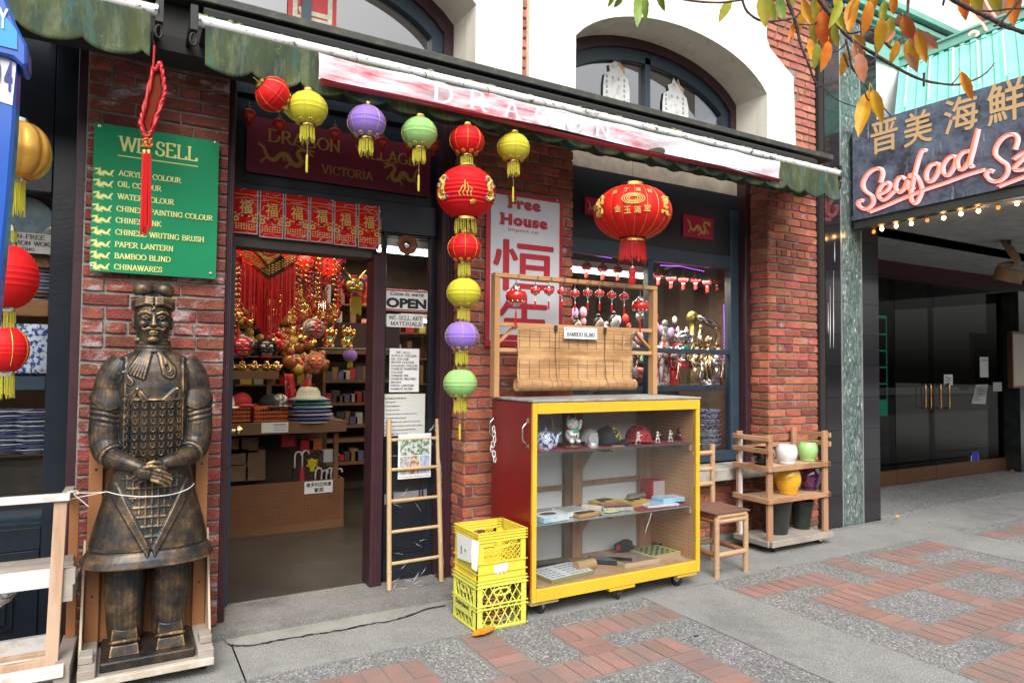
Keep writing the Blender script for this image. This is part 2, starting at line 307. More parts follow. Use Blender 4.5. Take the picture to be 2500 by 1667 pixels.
paver = mat('clay_paver',(.31,.165,.135),.85,col2=(.235,.14,.122),ns=9,lo=.3,hi=.7,var=.14,hue=.008,bump=.5,bs=110); layer(paver,(.4,.36,.33),60,.68,.74); layer(paver,(.17,.15,.14),2.2,.42,.7,seed=2)
wood = mat('raw_wood',(.42,.23,.12),.7,col2=(.3,.14,.07),ns=6,lo=.35,hi=.7,stretch=(1,1,.12),bump=.2,var=.1)
woodx = mat('rail_wood',(.45,.24,.11),.7,col2=(.3,.12,.05),ns=7,lo=.35,hi=.7,stretch=(.12,1,1),bump=.2,var=.12)
oldwood = mat('weathered_wood',(.34,.3,.26),.85,col2=(.22,.18,.15),ns=7,lo=.35,hi=.7,stretch=(.5,.5,.5),bump=.3,var=.12)
whitewood = mat('white_painted_wood',(.62,.6,.57),.7,col2=(.45,.4,.35),ns=10,lo=.55,hi=.7,bump=.2)
steel = mat('steel',(.6,.6,.6),.25,metal=1.); black_rubber = mat('black_rubber',(.02,.02,.02),.5); ironm = mat('dark_iron',(.03,.03,.03),.5,metal=.6)
gold = mat('gold_metal',(.85,.58,.2),.22,metal=1.,col2=(.7,.4,.1),ns=25); goldp = mat('gold_paint',(.62,.42,.09),.45,metal=.35); silver = mat('silver_metal',(.8,.8,.8),.18,metal=1.)
white = mat('white_card',(.72,.72,.7),.6); ink = mat('black_ink',(.012,.012,.014),.6); redm = mat('red_paint',(.42,.012,.016),.4)
# ================================================================== ground
def kind(o,k='structure'): o['kind'] = k; return o
b = MB(); b.box(-60,80,-3.2,60,-.6,-.02); kind(b.build('ground',conc))
b = MB(); b.box(-60,80,-14,-3.2,-.6,-.16); road = kind(b.build('road',mat('asphalt',(.05,.05,.052),.9,col2=(.07,.07,.07),ns=60)))
J = [.55,3.0,3.63,6.2,6.83,9.4]; L1 = 3.47; gp = .004
b = MB(); b.box(.55+gp,13,L1+gp,4.02,-.03,.0); b.box(.55+gp,3.0-gp,L1+.012,3.9,-.03,.001); side = kind(b.build('pavement',conc))
b = MB()
b.box(-6,.55-gp,L1+gp,4.02,-.03,.0); b.box(-6,.55-gp,-3,L1-gp,-.03,-.002)
for a,c in ((3.0,3.63),(6.2,6.83),(9.4,10.03)): b.box(a+gp,c-gp,-3,L1-gp,-.03,-.001)
b.build('slab',conc,side)
b = MB()
for a,c in ((.55,3.0),(3.63,6.2),(6.83,9.4)): b.box(a+gp,c-gp,-3,L1-gp,-.03,-.003)
b.box(10.03,16,-3,L1-gp,-.03,-.003)
b.build('aggregate_panel',aggr,side)
# cracks and joints are the gaps between the slabs; one crooked crack runs along the step
random.seed(3)
b = MB(); pts = [P(x,y,1) for x,y in ()]
cr = [G(547,1562),G(556,1573),G(575,1577),G(610,1578),G(665,1567),G(720,1557),G(780,1547),G(850,1537),G(890,1527),G(925,1521),G(960,1516),G(1000,1503),G(1040,1488),G(1104,1477)]
cp = []
for a,c in zip(cr,cr[1:]):
    for i in range(4): cp.append(a.lerp(c,i/4)+Vector((0,random.uniform(-.008,.008),.0)))
for a,c in zip(cp,cp[1:]):
    wq = random.uniform(.003,.011); b.quad((a.x,a.y-wq,.006),(c.x,c.y-wq,.006),(c.x,c.y+wq,.006),(a.x,a.y+wq,.006))
b.build('crack',dark,side)
b = MB(); top = [G(x,y) for x,y in ((547,1562),(575,1546),(660,1533),(760,1518),(860,1500),(992,1484))]
poly = [(p.x,p.y) for p in top]+[(p.x,p.y) for p in reversed(cp[4:-10])]
b.prism(poly,(0,0,.003),(1,0,0),(0,1,0),(0,0,.0015)); b.build('mortar_patch',patchm,side)
bands = [  # x0 x1 y0 y1 axis along which the courses repeat
 (.62,1.36,3.09,3.29,'x'),(1.16,1.36,2.3,3.09,'y'),(1.655,1.855,2.9,3.44,'y'),(1.36,2.69,2.69,2.9,'x'),(2.14,2.99,3.09,3.29,'x'),(2.14,2.345,2.9,3.09,'y'),(2.5,2.695,2.1,2.69,'y'),
 (3.65,4.495,3.10,3.29,'x'),(4.27,4.495,2.93,3.10,'y'),(3.95,5.87,2.71,2.93,'x'),(4.78,4.995,2.95,3.44,'y'),(5.3,6.18,3.17,3.37,'x'),(5.3,5.52,2.95,3.17,'y'),(5.66,5.87,2.29,2.71,'y'),(3.95,4.15,2.29,2.71,'y'),(4.78,5.0,2.29,2.71,'y'),
 (3.95,6.17,2.08,2.28,'x'),(4.27,4.48,1.88,2.08,'y'),(3.66,5.4,1.66,1.87,'x'),(6.86,8.6,3.12,3.32,'x'),(8.4,8.6,2.6,3.12,'y'),(.9,1.16,2.5,2.7,'x')]
b = MB()
for i,(x0,x1,y0,y1,a) in enumerate(bands): b.box(x0-.018,x1+.018,y0-.018,y1+.018,-.02,-.0024+.00006*i)
b.build('band_mortar',mat('band_mortar',(.2,.195,.18),.95,col2=(.15,.145,.135),ns=20),side)
pv = []
for L_ in range(3):
    bb = MB(); q = .004
    for sx_,sy_,z in ((0,0,0),): bb.box(-.5,.5,-.5,.5,-1,1)
    me = bb.mesh('brick',paver); pv.append(me)
nb = 0
for x0,x1,y0,y1,a in bands:
    if a == 'x':
        n_ = max(1,round((x1-x0)/.1)); st = (x1-x0)/n_
        cells = [(x0+st*(i+.5),(y0+y1)/2,st-.011,y1-y0-.006) for i in range(n_)]
    else:
        n_ = max(1,round((y1-y0)/.1)); st = (y1-y0)/n_
        cells = [((x0+x1)/2,y0+st*(i+.5),x1-x0-.006,st-.009) for i in range(n_)]
    for cx,cy,sx_,sy_ in cells:
        o = bpy.data.objects.new('brick',pv[0]); COL.objects.link(o); o.parent = side; o.location = (cx,cy,-.006+random.uniform(-.0008,.0012)); o.scale = (sx_,sy_,.008); o.rotation_euler = (random.uniform(-.004,.004),random.uniform(-.004,.004),random.uniform(-.008,.008)); nb += 1
# raised threshold, doorway floor and the restaurant's recess floor
b = MB(); b.box(-.9,2.02,4.02,4.5,-.03,.035); b.box(2.02,5.06,4.3,4.5,-.03,.02); kind(b.build('doorstep',conc2))
b = MB(); b.box(-1.5,5.5,4.5,10,-.03,.036); kind(b.build('shop_floor',mat('shop_floor',(.05,.044,.036),.35,col2=(.028,.025,.02),ns=3,lo=.3,hi=.7,bump=.15,bs=20)))
b = MB(); b.box(6.61,16,4.21,6.2,-.03,.002); b.box(5.6,6.61,4.02,4.6,-.03,.001); kind(b.build('entrance_floor',aggr))
# ================================================================== brick walls
random.seed(11)
CO,BL,GP = .0735,.222,.013
bmeshes = []
for i in range(6):   # rough faced bricks, unit size, front at -y
    r = random.Random(i); vs = []; e = .06
    for x,z in ((-.5,-.5),(.5,-.5),(.5,.5),(-.5,.5)): vs.append((x,.5,z))
    for x,z in ((-.5,-.5),(0,-.5),(.5,-.5),(.5,0),(.5,.5),(0,.5),(-.5,.5),(-.5,0)): vs.append((x+r.uniform(-.012,.012),-.32,z+r.uniform(-.05,.05)))
    for x,z in ((-.47,-.4),(0,-.42),(.47,-.4),(.48,0),(.47,.4),(0,.42),(-.47,.4),(-.48,0)): vs.append((x+r.uniform(-.012,.012),-.5+r.uniform(-.05,.05),z+r.uniform(-.04,.04)))
    fs = [(0,1,6,5,4),(1,2,8,7,6),(2,3,10,9,8),(3,0,4,11,10)]+[(4+j,4+(j+1) % 8,12+(j+1) % 8,12+j) for j in range(8)]+[(12,13,14,15,16,17,18,19)]
    for m_ in (brickm,brick_up,brick_pt):
        me = MB().add(vs,fs).mesh('brick',m_,smooth=False); bmeshes.append(me)
def brick_at(root,c,w_,h,dpt=.05,side_=False,up=False):
    o = bpy.data.objects.new('brick',bmeshes[random.randrange(6)*3+int(up)]); COL.objects.link(o); o.parent = root
    o.location = Vector(c)-root.location; o.scale = (w_,dpt,h); o.rotation_euler = (0,random.uniform(-.006,.006),-pi/2 if side_ else 0)
def wall_bricks(root,x0,x1,z0,z1,Y,inside=lambda x,z: True,up=False,ret=None,zig=0,limit=300,rightret=None):
    n = 0; nz = int((z1-z0)/CO)
    for k in range(nz):
        z = z0+CO*(k+.5); x = x0; odd = (k+zig) % 2; pr = random.Random(k*7+zig)
        first = True
        while x < x1-.02:
            l = BL if not first or not odd else BL/2-.004
            if k % 6 == 4: l = BL/2-.004
            if pr.random() < .12: l *= pr.choice((.62,.8))
            first = False; e = min(x+l,x1)
            if x1-e < .05: e = x1
            if inside((x+e)/2,z):
                brick_at(root,((x+e)/2,Y+.02,z),e-x-(GP if e < x1-.001 else 0),CO-GP,.05,up=up); n += 1
            x = e
        if ret:     # the side face of the pier, seen end-on
            y = Y-.004; y1 = ret; f = True
            while y < y1-.02:
                l = (BL/2 if not odd else BL*.93) if f else BL; e = min(y+l,y1); f = False
                if inside(x0,z): brick_at(root,(x0+.02,(y+e)/2,z),e-y-GP,CO-GP,.046,side_=True,up=up); n += 1
                y = e
    return n
YW,YD = 4.15,4.45
def core(root,x0,x1,y0,y1,z0,z1,name='mortar_core',m=None):
    MB().box(x0,x1,y0,y1,z0,z1).build(name,m or mortar,root)
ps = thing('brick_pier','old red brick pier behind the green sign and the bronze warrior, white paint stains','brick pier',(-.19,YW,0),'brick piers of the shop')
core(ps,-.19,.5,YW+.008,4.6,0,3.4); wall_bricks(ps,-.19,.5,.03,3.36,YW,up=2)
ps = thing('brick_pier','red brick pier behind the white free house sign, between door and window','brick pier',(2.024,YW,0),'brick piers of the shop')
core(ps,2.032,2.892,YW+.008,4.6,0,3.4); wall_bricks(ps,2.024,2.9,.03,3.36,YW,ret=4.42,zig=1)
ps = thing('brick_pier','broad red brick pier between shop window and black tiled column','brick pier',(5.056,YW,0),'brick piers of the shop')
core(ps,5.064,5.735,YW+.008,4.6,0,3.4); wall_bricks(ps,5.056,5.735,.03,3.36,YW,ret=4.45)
MB().box(5.735,5.765,YW-.01,4.5,0,5.6).build('seam',ironm,ps)
sw = thing('sill_wall','low brick wall under the stone sill of the shop window','brick wall',(2.892,4.32,0))
core(sw,2.892,5.06,4.338,4.6,0,.52); wall_bricks(sw,2.892,5.05,.03,.55,4.33)
bb = MB().box(2.892,5.056,4.17,4.6,.535,.64); bb.build('stone_sill',mat('sill_stone',(.4,.38,.33),.9,col2=(.25,.24,.2),ns=8,bump=.4),sw,bevel=.008)
# ---- cream arches: outline measured on the wall face, a real thickness of 0.37 m
C_ = 3.955; R0,R1 = 2.894,5.008
def arch_z(x,c=C_,hw=1.057,zs=3.99,zt=4.34):
    t = max(-1,min(1,(x-c)/hw)); return zs+(zt-zs)*(sqrt(max(0,1-t*t*.86))-sqrt(.14))/(1-sqrt(.14))
YC = 4.118
def arch_wall(c,name,label,xl,xr):
    t = thing(name,label,'wall',(c,YC,3.3),'cream arch surrounds above the awning'); hw = 1.057; N = 28
    b = MB(); xs = [c-hw+2*hw*i/N for i in range(N+1)]
    zo = lambda x: min(5.6,4.33+1.02*sqrt(max(0,1-((x-c)/1.62)**2))) if abs(x-c) > 1.05 else 5.6
    for i in range(N):     # front band above the opening and the soffit
        a,e = xs[i],xs[i+1]; za,ze = arch_z(a,c),arch_z(e,c)
        b.quad((a,YC,za),(e,YC,ze),(e,YC,5.6),(a,YC,5.6)); b.quad((a,YC,za),(a,4.6,za),(e,4.6,ze),(e,YC,ze))
    # piers left and right of the opening
    b.box(xl,c-hw,YC,4.6,3.3,5.6)
    if xr > c+hw+.5 or True: pass
    return t,b
t,b = arch_wall(C_,'cream_wall','cream plaster arch surround over the right window, peeling paint under the arch',2.49,5.42)
pr = []       # right shoulder: vertical to the spring, then cut back in a curve
ou = [(5.418,3.3),(5.418,4.10)]+[(P(x,y,YC).x,P(x,y,YC).z) for x,y in ((1937,185),(1912,158),(1880,118),(1848,85),(1815,55),(1780,30),(1745,12))]+[(3.9,5.6),(5.012,5.6)]
pr = [(5.012,3.3),(5.418,3.3),(5.418,4.12)]
sh = [(P(x,y,YC).x,P(x,y,YC).z) for x,y in ((1937,188),(1912,158),(1880,118),(1848,85),(1815,55),(1780,30),(1745,12))]
lim = sh[-1]
poly = [(5.012,3.3),(5.418,3.3)]+[p for p in sh if p[0] > 5.012]+[(5.012,[p[1] for p in sh if p[0] > 5.012][-1]+.08)]
b.prism(poly,(0,YC,0),(1,0,0),(0,0,1),(0,.48,0)); b.build('plaster',stucco,t)
shz = lambda x: next((p[1]+(q[1]-p[1])*(p[0]-x)/(p[0]-q[0]+1e-9) for p,q in zip(sh,sh[1:]) if q[0] <= x <= p[0]),9 if x < sh[-1][0] else 3.3)
t2,b = arch_wall(1.0,'cream_wall','cream plaster pier and arch over the left window, at the top edge of the photo',-.4,2.43)
b.box(2.057,2.43,YC,4.6,3.3,5.6); b.build('plaster',stucco,t2)
uw = thing('upper_brick_wall','bright red brick wall stepping round the cream arch, above the awning end','brick wall',(5.0,YW,3.3))
core(uw,4.0,5.735,YW+.012,4.4,4.6,5.7); core(uw,5.3,5.735,YW+.012,4.4,3.3,4.6,'mortar_core')
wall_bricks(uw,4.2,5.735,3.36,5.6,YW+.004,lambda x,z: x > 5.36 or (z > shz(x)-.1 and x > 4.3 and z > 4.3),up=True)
us = thing('brick_strip','narrow vertical strip of red brick between the two cream piers','brick wall',(2.43,YW,3.3))
core(us,2.42,2.5,YW+.03,4.4,3.3,5.6)
for k in range(28): brick_at(us,(2.46,YW+.035,3.36+CO*(k+.5)),.064,CO-GP,.05,up=True)
# ---- arched upper windows
gl_sky = glass('upper_glass',(.5,.52,.56),8.)
def arch_window(c,label,mull):
    t = thing('arched_window',label,'window',(c,4.5,3.4),'arched upper windows'); hw = 1.05; N = 24
    for nm,wd,yy,mm,off in (('outer_frame',.07,4.47,plum,0),('inner_frame',.09,4.5,navy2,.072)):
        b = MB(); xs = [c-hw+off+2*(hw-off)*i/N for i in range(N+1)]
        top = [(x,arch_z(x,c)-off*1.15) for x in xs]; inn = [(c+(x-c)*(1-wd/hw),z-wd*1.15) for x,z in top]
        for i in range(N): b.prism([top[i],top[i+1],inn[i+1],inn[i]],(0,yy,0),(1,0,0),(0,0,1),(0,.07,0))
        for s_ in (0,-1): b.prism([(top[s_][0],3.3),(inn[s_][0],3.3),inn[s_],top[s_]],(0,yy,0),(1,0,0),(0,0,1),(0,.07,0))
        b.build(nm,mm,t)
    b = MB(); xs = [c-.9+1.8*i/N for i in range(N+1)]
    for i in range(N): b.quad((xs[i],4.545,3.3),(xs[i+1],4.545,3.3),(xs[i+1],4.545,arch_z(xs[i+1],c)-.15),(xs[i],4.545,arch_z(xs[i],c)-.15))
    b.build('pane',gl_sky,t)
    b = MB(); tp = [(x,arch_z(x,c)-.185) for x in xs]
    b.tube([(x,4.535,z) for x,z in tp],.006,4); b.tube([(c+.9,4.535,3.3),(c+.9,4.535,tp[-1][1])],.006,4); b.build('bead',mat('pale_bead',(.35,.35,.33),.6),t)
    for mx_ in mull: MB().box(mx_-.03,mx_+.03,4.5,4.56,3.3,arch_z(mx_,c)-.13).build('mullion',navy2,t)
    return t
arch_window(C_,'arched window in the cream wall with two white paper cut-outs in its panes',[C_-.02])
arch_window(1.0,'arched window at the top edge with a red and gold paper sign inside',[1.0,.25])
MB().box(-2,5.6,5.6,5.65,2.5,6).build('upstairs_back_wall',mat('dim_wall',(.05,.045,.04),.9))['kind'] = 'structure'
paper = mat('paper_cutout',(.75,.76,.74),.7,col2=(.45,.42,.36),ns=22,lo=.5,hi=.7)
orange = mat('orange_tip',(.6,.25,.06),.7,col2=(.75,.6,.4),ns=25)
for (x0,y0,x1,y1,lb) in ((1472,148,1537,246,'white paper cut-out of a tower with an orange top, left in the arched window'),(1617,200,1680,284,'white paper cut-out with blue marks, right in the arched window')):
    t = thing('paper_cutout',lb,'window decoration',P((x0+x1)/2,y1,4.53),'white cut-outs in the arched window'); a = P(x0,y1,4.53); c = P(x1,y0,4.53); w_ = c.x-a.x; h_ = c.z-a.z+.04
    sil = [(0,0),(1,0),(1,.42),(.93,.62),(.8,.68),(.82,.8),(.66,.86),(.6,1),(.52,.9),(.42,.99),(.36,.86),(.2,.8),(.24,.68),(.05,.6),(0,.4)]
    MB().prism([(x*w_,z*h_) for x,z in sil],(a.x,4.53,a.z-.04),(1,0,0),(0,0,1),(0,-.003,0)).build('silhouette',paper,t)
    b = MB()
    for i in range(4):
        for j in range(5):
            if i in (0,3) or j == 4: b.box(a.x+w_*(.1+.22*i),a.x+w_*(.16+.22*i),4.525,4.5285,a.z+h_*(.05+.1*j),a.z+h_*(.11+.1*j))
    b.build('markings',mat('grey_blue',(.25,.35,.42),.7),t); MB().prism([(x*w_,z*h_) for x,z in sil[4:10]],(a.x,4.5265,a.z-.04),(1,0,0),(0,0,1),(0,-.0015,0)).build('tip',orange,t)
t = thing('paper_sign','red and silver paper fortune sign in the left arched window, cut by the photo edge','sign',P(760,20,4.53))
a = P(702,60,4.53); c = P(822,0,4.53); MB().box(a.x,c.x,4.527,4.53,3.45,4.2).build('sheet',redm,t)
b = MB(); sp = mat('silver_paper',(.5,.52,.42),.5,col2=(.35,.36,.25),ns=40)
for x0,x1 in ((a.x+.03,a.x+.06),(c.x-.06,c.x-.03)): b.box(x0,x1,4.523,4.527,3.46,4.1)
cc = (a.x+c.x)/2; put_text(b,'福',(cc-.12,4.527,3.56),(1,0,0),(0,0,1),.24,.3,bold=.02,nrm=(0,-1,0)); b.build('lettering',sp,t)
# ================================================================== ledge over the awning
ledge_m = mat('ledge_paint',(.045,.045,.042),.7,col2=(.09,.1,.05),ns=9,lo=.5,hi=.7,bump=.3)
t = thing('ledge','dark mossy ledge running above the awning','ledge',(2.4,4.0,3.4))
MB().box(-3,5.62,3.88,4.13,3.415,3.465).build('ledge_board',ledge_m,t,bevel=.006); MB().box(-3,5.5,3.98,4.13,3.2,3.412).build('fascia',mat('dark_fascia',(.018,.018,.018),.8),t)
# infill wall above the shop front (dark, under the awning)
# ================================================================== shop front: door bay
def sheet(name,label,cat,xl,yt,xr,yb,Y,m,d=.003,group=None,yr=None):
    """flat card on a wall-parallel plane from its measured left edge (yt..yb) and right edge x"""
    a = P(xl,yb,Y); b = P(xl,yt,Y); c = P(xr,(yt+yb)/2,Y)
    t = thing(name,label,cat,(a.x,Y,a.z),group); MB().box(a.x,c.x,Y,Y+d,a.z,b.z).build('sheet',m,t)
    return t,a.x,c.x,a.z,b.z
def dragon_mark(b,o,w,h,flip=1,k=None,Y=None,r0=.05):
    """a coiling dragon as a flat relief inside a w x h box, plane facing -y"""
    o = Vector(o); pts = [(-.5,.32),(-.4,.2),(-.33,-.12),(-.2,-.2),(-.08,.05),(.04,.02),(.12,-.22),(.26,-.28),(.3,-.05),(.22,.18),(.32,.34),(.46,.26)]
    S = []
    for i in range(len(pts)-1):
        p0,p1,p2,p3 = pts[max(i-1,0)],pts[i],pts[i+1],pts[min(i+2,len(pts)-1)]
        for j in range(4):
            t_ = j/4; S.append(tuple(.5*((2*p1[q])+(-p0[q]+p2[q])*t_+(2*p0[q]-5*p1[q]+4*p2[q]-p3[q])*t_*t_+(-p0[q]+3*p1[q]-3*p2[q]+p3[q])*t_**3) for q in (0,1)))
    S.append(pts[-1]); n = len(S)
    def seg(a,c,wa,wb):
        a = Vector((a[0]*flip*w,0,a[1]*h)); c = Vector((c[0]*flip*w,0,c[1]*h)); d = (c-a); l = d.length or 1; nn = Vector((-d.z/l,0,d.x/l)); ly = Vector((0,-2e-5*(len(b.f) % 60),0)); b.quad(o+a+nn*wa+ly,o+a-nn*wa+ly,o+c-nn*wb+ly,o+c+nn*wb+ly,k)
    for i in range(n-1):
        wd = h*r0*(.35+1.5*sin(pi*min(1,(i+2)/n*.9))); wd2 = h*r0*(.35+1.5*sin(pi*min(1,(i+3)/n*.9))); seg(S[i],S[i+1],wd,wd2)
        if i % 2 == 0: seg(S[i],(S[i][0]+.03,S[i][1]+.1),wd*.5,.001)
    for lx,ly,dx in ((-.33,-.12,-.1),(-.08,.05,.06),(.12,-.22,-.1),(.3,-.05,.14)):
        seg((lx,ly),(lx+dx,ly-.16),h*.04,h*.025)
        for q in (-.05,0,.05): seg((lx+dx,ly-.16),(lx+dx+q,ly-.26),h*.016,.001)
    for q in (.1,.16,.22): seg((.34,.34),(.3-q*.6,.34+q),h*.02,.001)
    seg((.4,.3),(.54,.16),h*.07,h*.03); seg((.4,.36),(.56,.34),h*.05,h*.02)
fr = thing('storefront','dark navy shop front with plum jambs round the open doorway','shop front',(1.25,YD,0))
def jamb(x0,x1,z0,z1,y0=YW+.05,y1=YD+.12):
    b = MB(); b.box(x0,x1,y0,y1,z0,z1)
    for i in range(3): xx = x0+(x1-x0)*(.25+.25*i); b.box(xx-.006,xx+.006,y0-.006,y0-.0005,z0,z1)
    b.build('jamb',plum,fr,bevel=.003)
jamb(.502,.545,.036,3.3); jamb(1.455,1.535,.036,2.24,YD-.06,YD+.1); jamb(1.93,2.03,.036,3.3,YD-.1,YD+.1)
MB().box(.545,1.455,YD,YD+.16,2.225,2.40).build('door_head',mat('head_paint',(.06,.05,.042),.6),fr)
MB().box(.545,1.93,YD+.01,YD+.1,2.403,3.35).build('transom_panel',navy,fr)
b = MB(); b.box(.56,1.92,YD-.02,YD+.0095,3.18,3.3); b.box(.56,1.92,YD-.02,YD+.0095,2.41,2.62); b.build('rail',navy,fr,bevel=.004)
b = MB()
zg0,zg1 = 1.02,2.42; X0s,X1s = 1.537,1.925
b.box(X0s,1.562,YD,YD+.06,.036,2.5); b.box(1.885,X1s,YD,YD+.06,.036,2.5); b.box(1.564,1.883,YD,YD+.06,.036,zg0-.004); b.build('sidelight_frame',navy,fr,bevel=.004)
MB().box(X0s,X1s,YD-.004,YD+.05,2.403,2.62).build('number_board',navy,fr)
b = MB(); pz = (.22,.82)
for q,m_ in ((0,.012),(.02,.006)):
    x0,x1,z0,z1 = 1.6+q,1.85-q,pz[0]+q,pz[1]-q
    for bx in ((x0,x1,z1-.012,z1),(x0,x1,z0,z0+.012),(x0,x0+.012,z0+.013,z1-.013),(x1-.012,x1,z0+.013,z1-.013)): b.box(bx[0],bx[1],YD-m_,YD-.0005,bx[2],bx[3])
b.build('moulding',navy,fr)
MB().box(1.562,1.885,YD+.02,YD+.026,zg0,zg1).build('pane',glass('pane_glass',(.9,.92,.92),.8),fr)
copper = mat('old_copper',(.16,.05,.035),.45,metal=.5)
for i,ch in enumerate('534'):
    b = MB(); a = P(962+i*21,560+i*3.5,YD-.01); put_text(b,ch,(a.x,YD-.0045,a.z),(1,0,0),(0,0,1),.026,.05,bold=.03,nrm=(0,-1,0),d=.004); b.build('number',copper,fr)
# open door leaf, seen edge-on
t = thing('door','blue-grey shop door swung inwards, seen edge-on by the left jamb','door',(.56,YD,.04)); b = MB(); b.box(.552,.592,YD-.02,5.3,.045,2.22); b.build('leaf',navy2,t,bevel=.004)
kb = P(567,1053,YD+.02); b = MB(); b.lathe([(.012,0),(.012,.03),(.028,.04),(.03,.055),(.018,.07),(0,.072)],(.592,YD+.06,kb.z),14,Matrix.Rotation(pi/2,3,'Y').to_4x4()); b.build('knob',mat('old_brass',(.5,.38,.16),.3,metal=1),t,smooth=40)
b = MB()
for z in (1.1,2.12): b.box(.53,.556,YD-.035,YD-.022,z,z+.1)
b.build('hinge',mat('hinge_brass',(.2,.15,.08),.5,metal=.7),t)
# transom sign
maroon = mat('maroon_sign',(.10,.003,.016),.5,col2=(.12,.004,.02),ns=4); goldd = mat('dull_gold_paint',(.27,.15,.022),.6)
t,xl,xr,zb,zt = sheet('shop_sign','maroon sign with gold dragons over the doorway reading DRAGON VILLAGE VICTORIA','sign',600,280,1052,418,YD-.02,maroon,.012)
b = MB(); Yt = YD-.021; tw = xr-xl; th = zt-zb
put_text(b,'DRAGON',(xl+tw*.10,Yt,zt-.19*th-.08),(1,0,0),(0,0,1),tw*.375,.085,'serif',nrm=(0,-1,0)); put_text(b,'VILLAGE',(xl+tw*.555,Yt,zt-.19*th-.085),(1,0,0),(0,0,1),tw*.36,.08,'serif',nrm=(0,-1,0))
put_text(b,'VICTORIA',(xl+tw*.375,Yt,zb+.055),(1,0,0),(0,0,1),tw*.285,.06,'serif',nrm=(0,-1,0)); b.build('lettering',goldd,t)
for q,s_,fp_ in ((.19,.33,1),(.83,.25,-1)): b = MB(); dragon_mark(b,(xl+tw*q,Yt-.0015,zb+.13),s_,.17,fp_); b.build('dragon_emblem',goldd,t)
# six red fortune posters
pxs = [(265,452,1080,1410),(460,640,1103,1443),(645,826,1128,1460),(832,1004,1153,1478),(1010,1176,1180,1500),(1187,1345,1200,1522)]
film = mat('plastic_film',(.9,.9,.92),.15,alpha=.006,spec=.4); glint = mat('film_glint',(.9,.9,.9),.15,alpha=.55)  # white streaks stand in for glints along the creases of the film
def film_wrap(t,x0,x1,Y,z0,z1,n,seed,name='plastic_wrap'):
    r = random.Random(seed)
    def f(u,v):
        return (x0+(x1-x0)*u,Y-.004-.007*abs(sin(u*23+3*sin(v*17+seed))*sin(v*31+seed*2)),z0+(z1-z0)*v)
    MB().grid(f,14,22).build(name,film,t,smooth=True)
    b = MB()
    for _ in range(n):
        x = r.uniform(x0,x1); z = z0+(z1-z0)*r.random()**1.6; a = r.uniform(-.9,.9); l = r.uniform(.02,.09); pts = [(min(x1,max(x0,x+l*i/5*cos(a)+.004*sin(i*2))),Y-.013,min(z1,max(z0,z+l*i/5*sin(a)+.006*sin(i*1.3+x*50)))) for i in range(6)]; b.tube(pts,[.0003,.0011,.0014,.0012,.001,.0003],4)
    b.build('crease_glint',glint,t)['kind'] = 'stuff'
for i,(xa,xb,ya,yb) in enumerate(pxs):
    f_ = .33155; lb = ['leftmost red fortune poster in plastic over the doorway','second red fortune poster from the left over the doorway','third red fortune poster from the left over the doorway','fourth red fortune poster from the left, over the doorway','fifth red fortune poster from the left, over the doorway','rightmost red fortune poster in plastic, beside the house number'][i]
    t,xl,xr,zb,zt = sheet('fortune_poster',lb,'poster',480+xa*f_,100+ya*f_,480+xb*f_,100+yb*f_,YD-.035,mat('poster_red',(.6,.004,.006),.75,spec=.2),.004,'red fortune posters over the door')
    b = MB(); cx,cz = (xl+xr)/2,zb+(zt-zb)*.6; Yp = YD-.036; n = 20
    put_text(b,'福',(cx-.036,Yp,cz-.04),(1,0,0),(0,0,1),.072,.085,bold=.012,nrm=(0,-1,0))
    for s_ in (-1,1):
        for q in range(5): b.box(cx+s_*.02*q-.006,cx+s_*.02*q+.006,Yp-.001,Yp,cz-.062+.003*q*q*.6,cz-.052+.003*q*q*.6)
        b.lathe([(.017,0),(.017,.002),(.008,.002),(.008,0)],(cx+s_*.055,Yp,cz-.075),12,Matrix.Rotation(pi/2,3,'X').to_4x4(),cap=False)
    for q in range(30):
        r = random.Random(q*9+i); b.box(cx+(q % 10-4.5)*.015-.005,cx+(q % 10-4.5)*.015+.004*r.random()+.001,Yp-.001,Yp,cz-.11-.014*(q//10),cz-.103-.014*(q//10)+.002*r.random())
    for q in range(12): b.box(cx+(q-5.5)*.014-.004,cx+(q-5.5)*.014+.004,Yp-.001,Yp,zt-.035,zt-.03); b.box(cx+(q-5.5)*.013-.004,cx+(q-5.5)*.013+.004,Yp-.001,Yp,zt-.05-.003*abs(q-5.5),zt-.046-.003*abs(q-5.5))
    for s_ in (-1,1):
        for q in range(9): b.box(cx+s_*.083-.003,cx+s_*.083+.003,Yp-.001,Yp,zt-.09-.017*q,zt-.081-.017*q)
    b.build('gold_print',goldp,t)
    b = MB(); b.box(xl,xl+.005,Yp-.002,Yp,zb,zt); b.box(xr-.005,xr,Yp-.002,Yp,zb,zt); b.box(xl+.006,xr-.006,Yp-.002,Yp,zb,zb+.006); b.build('edge_strip',mat('clear_edge',(.45,.42,.42),.3),t)
    film_wrap(t,xl,xr,YD-.036,zb,zt,26,i)
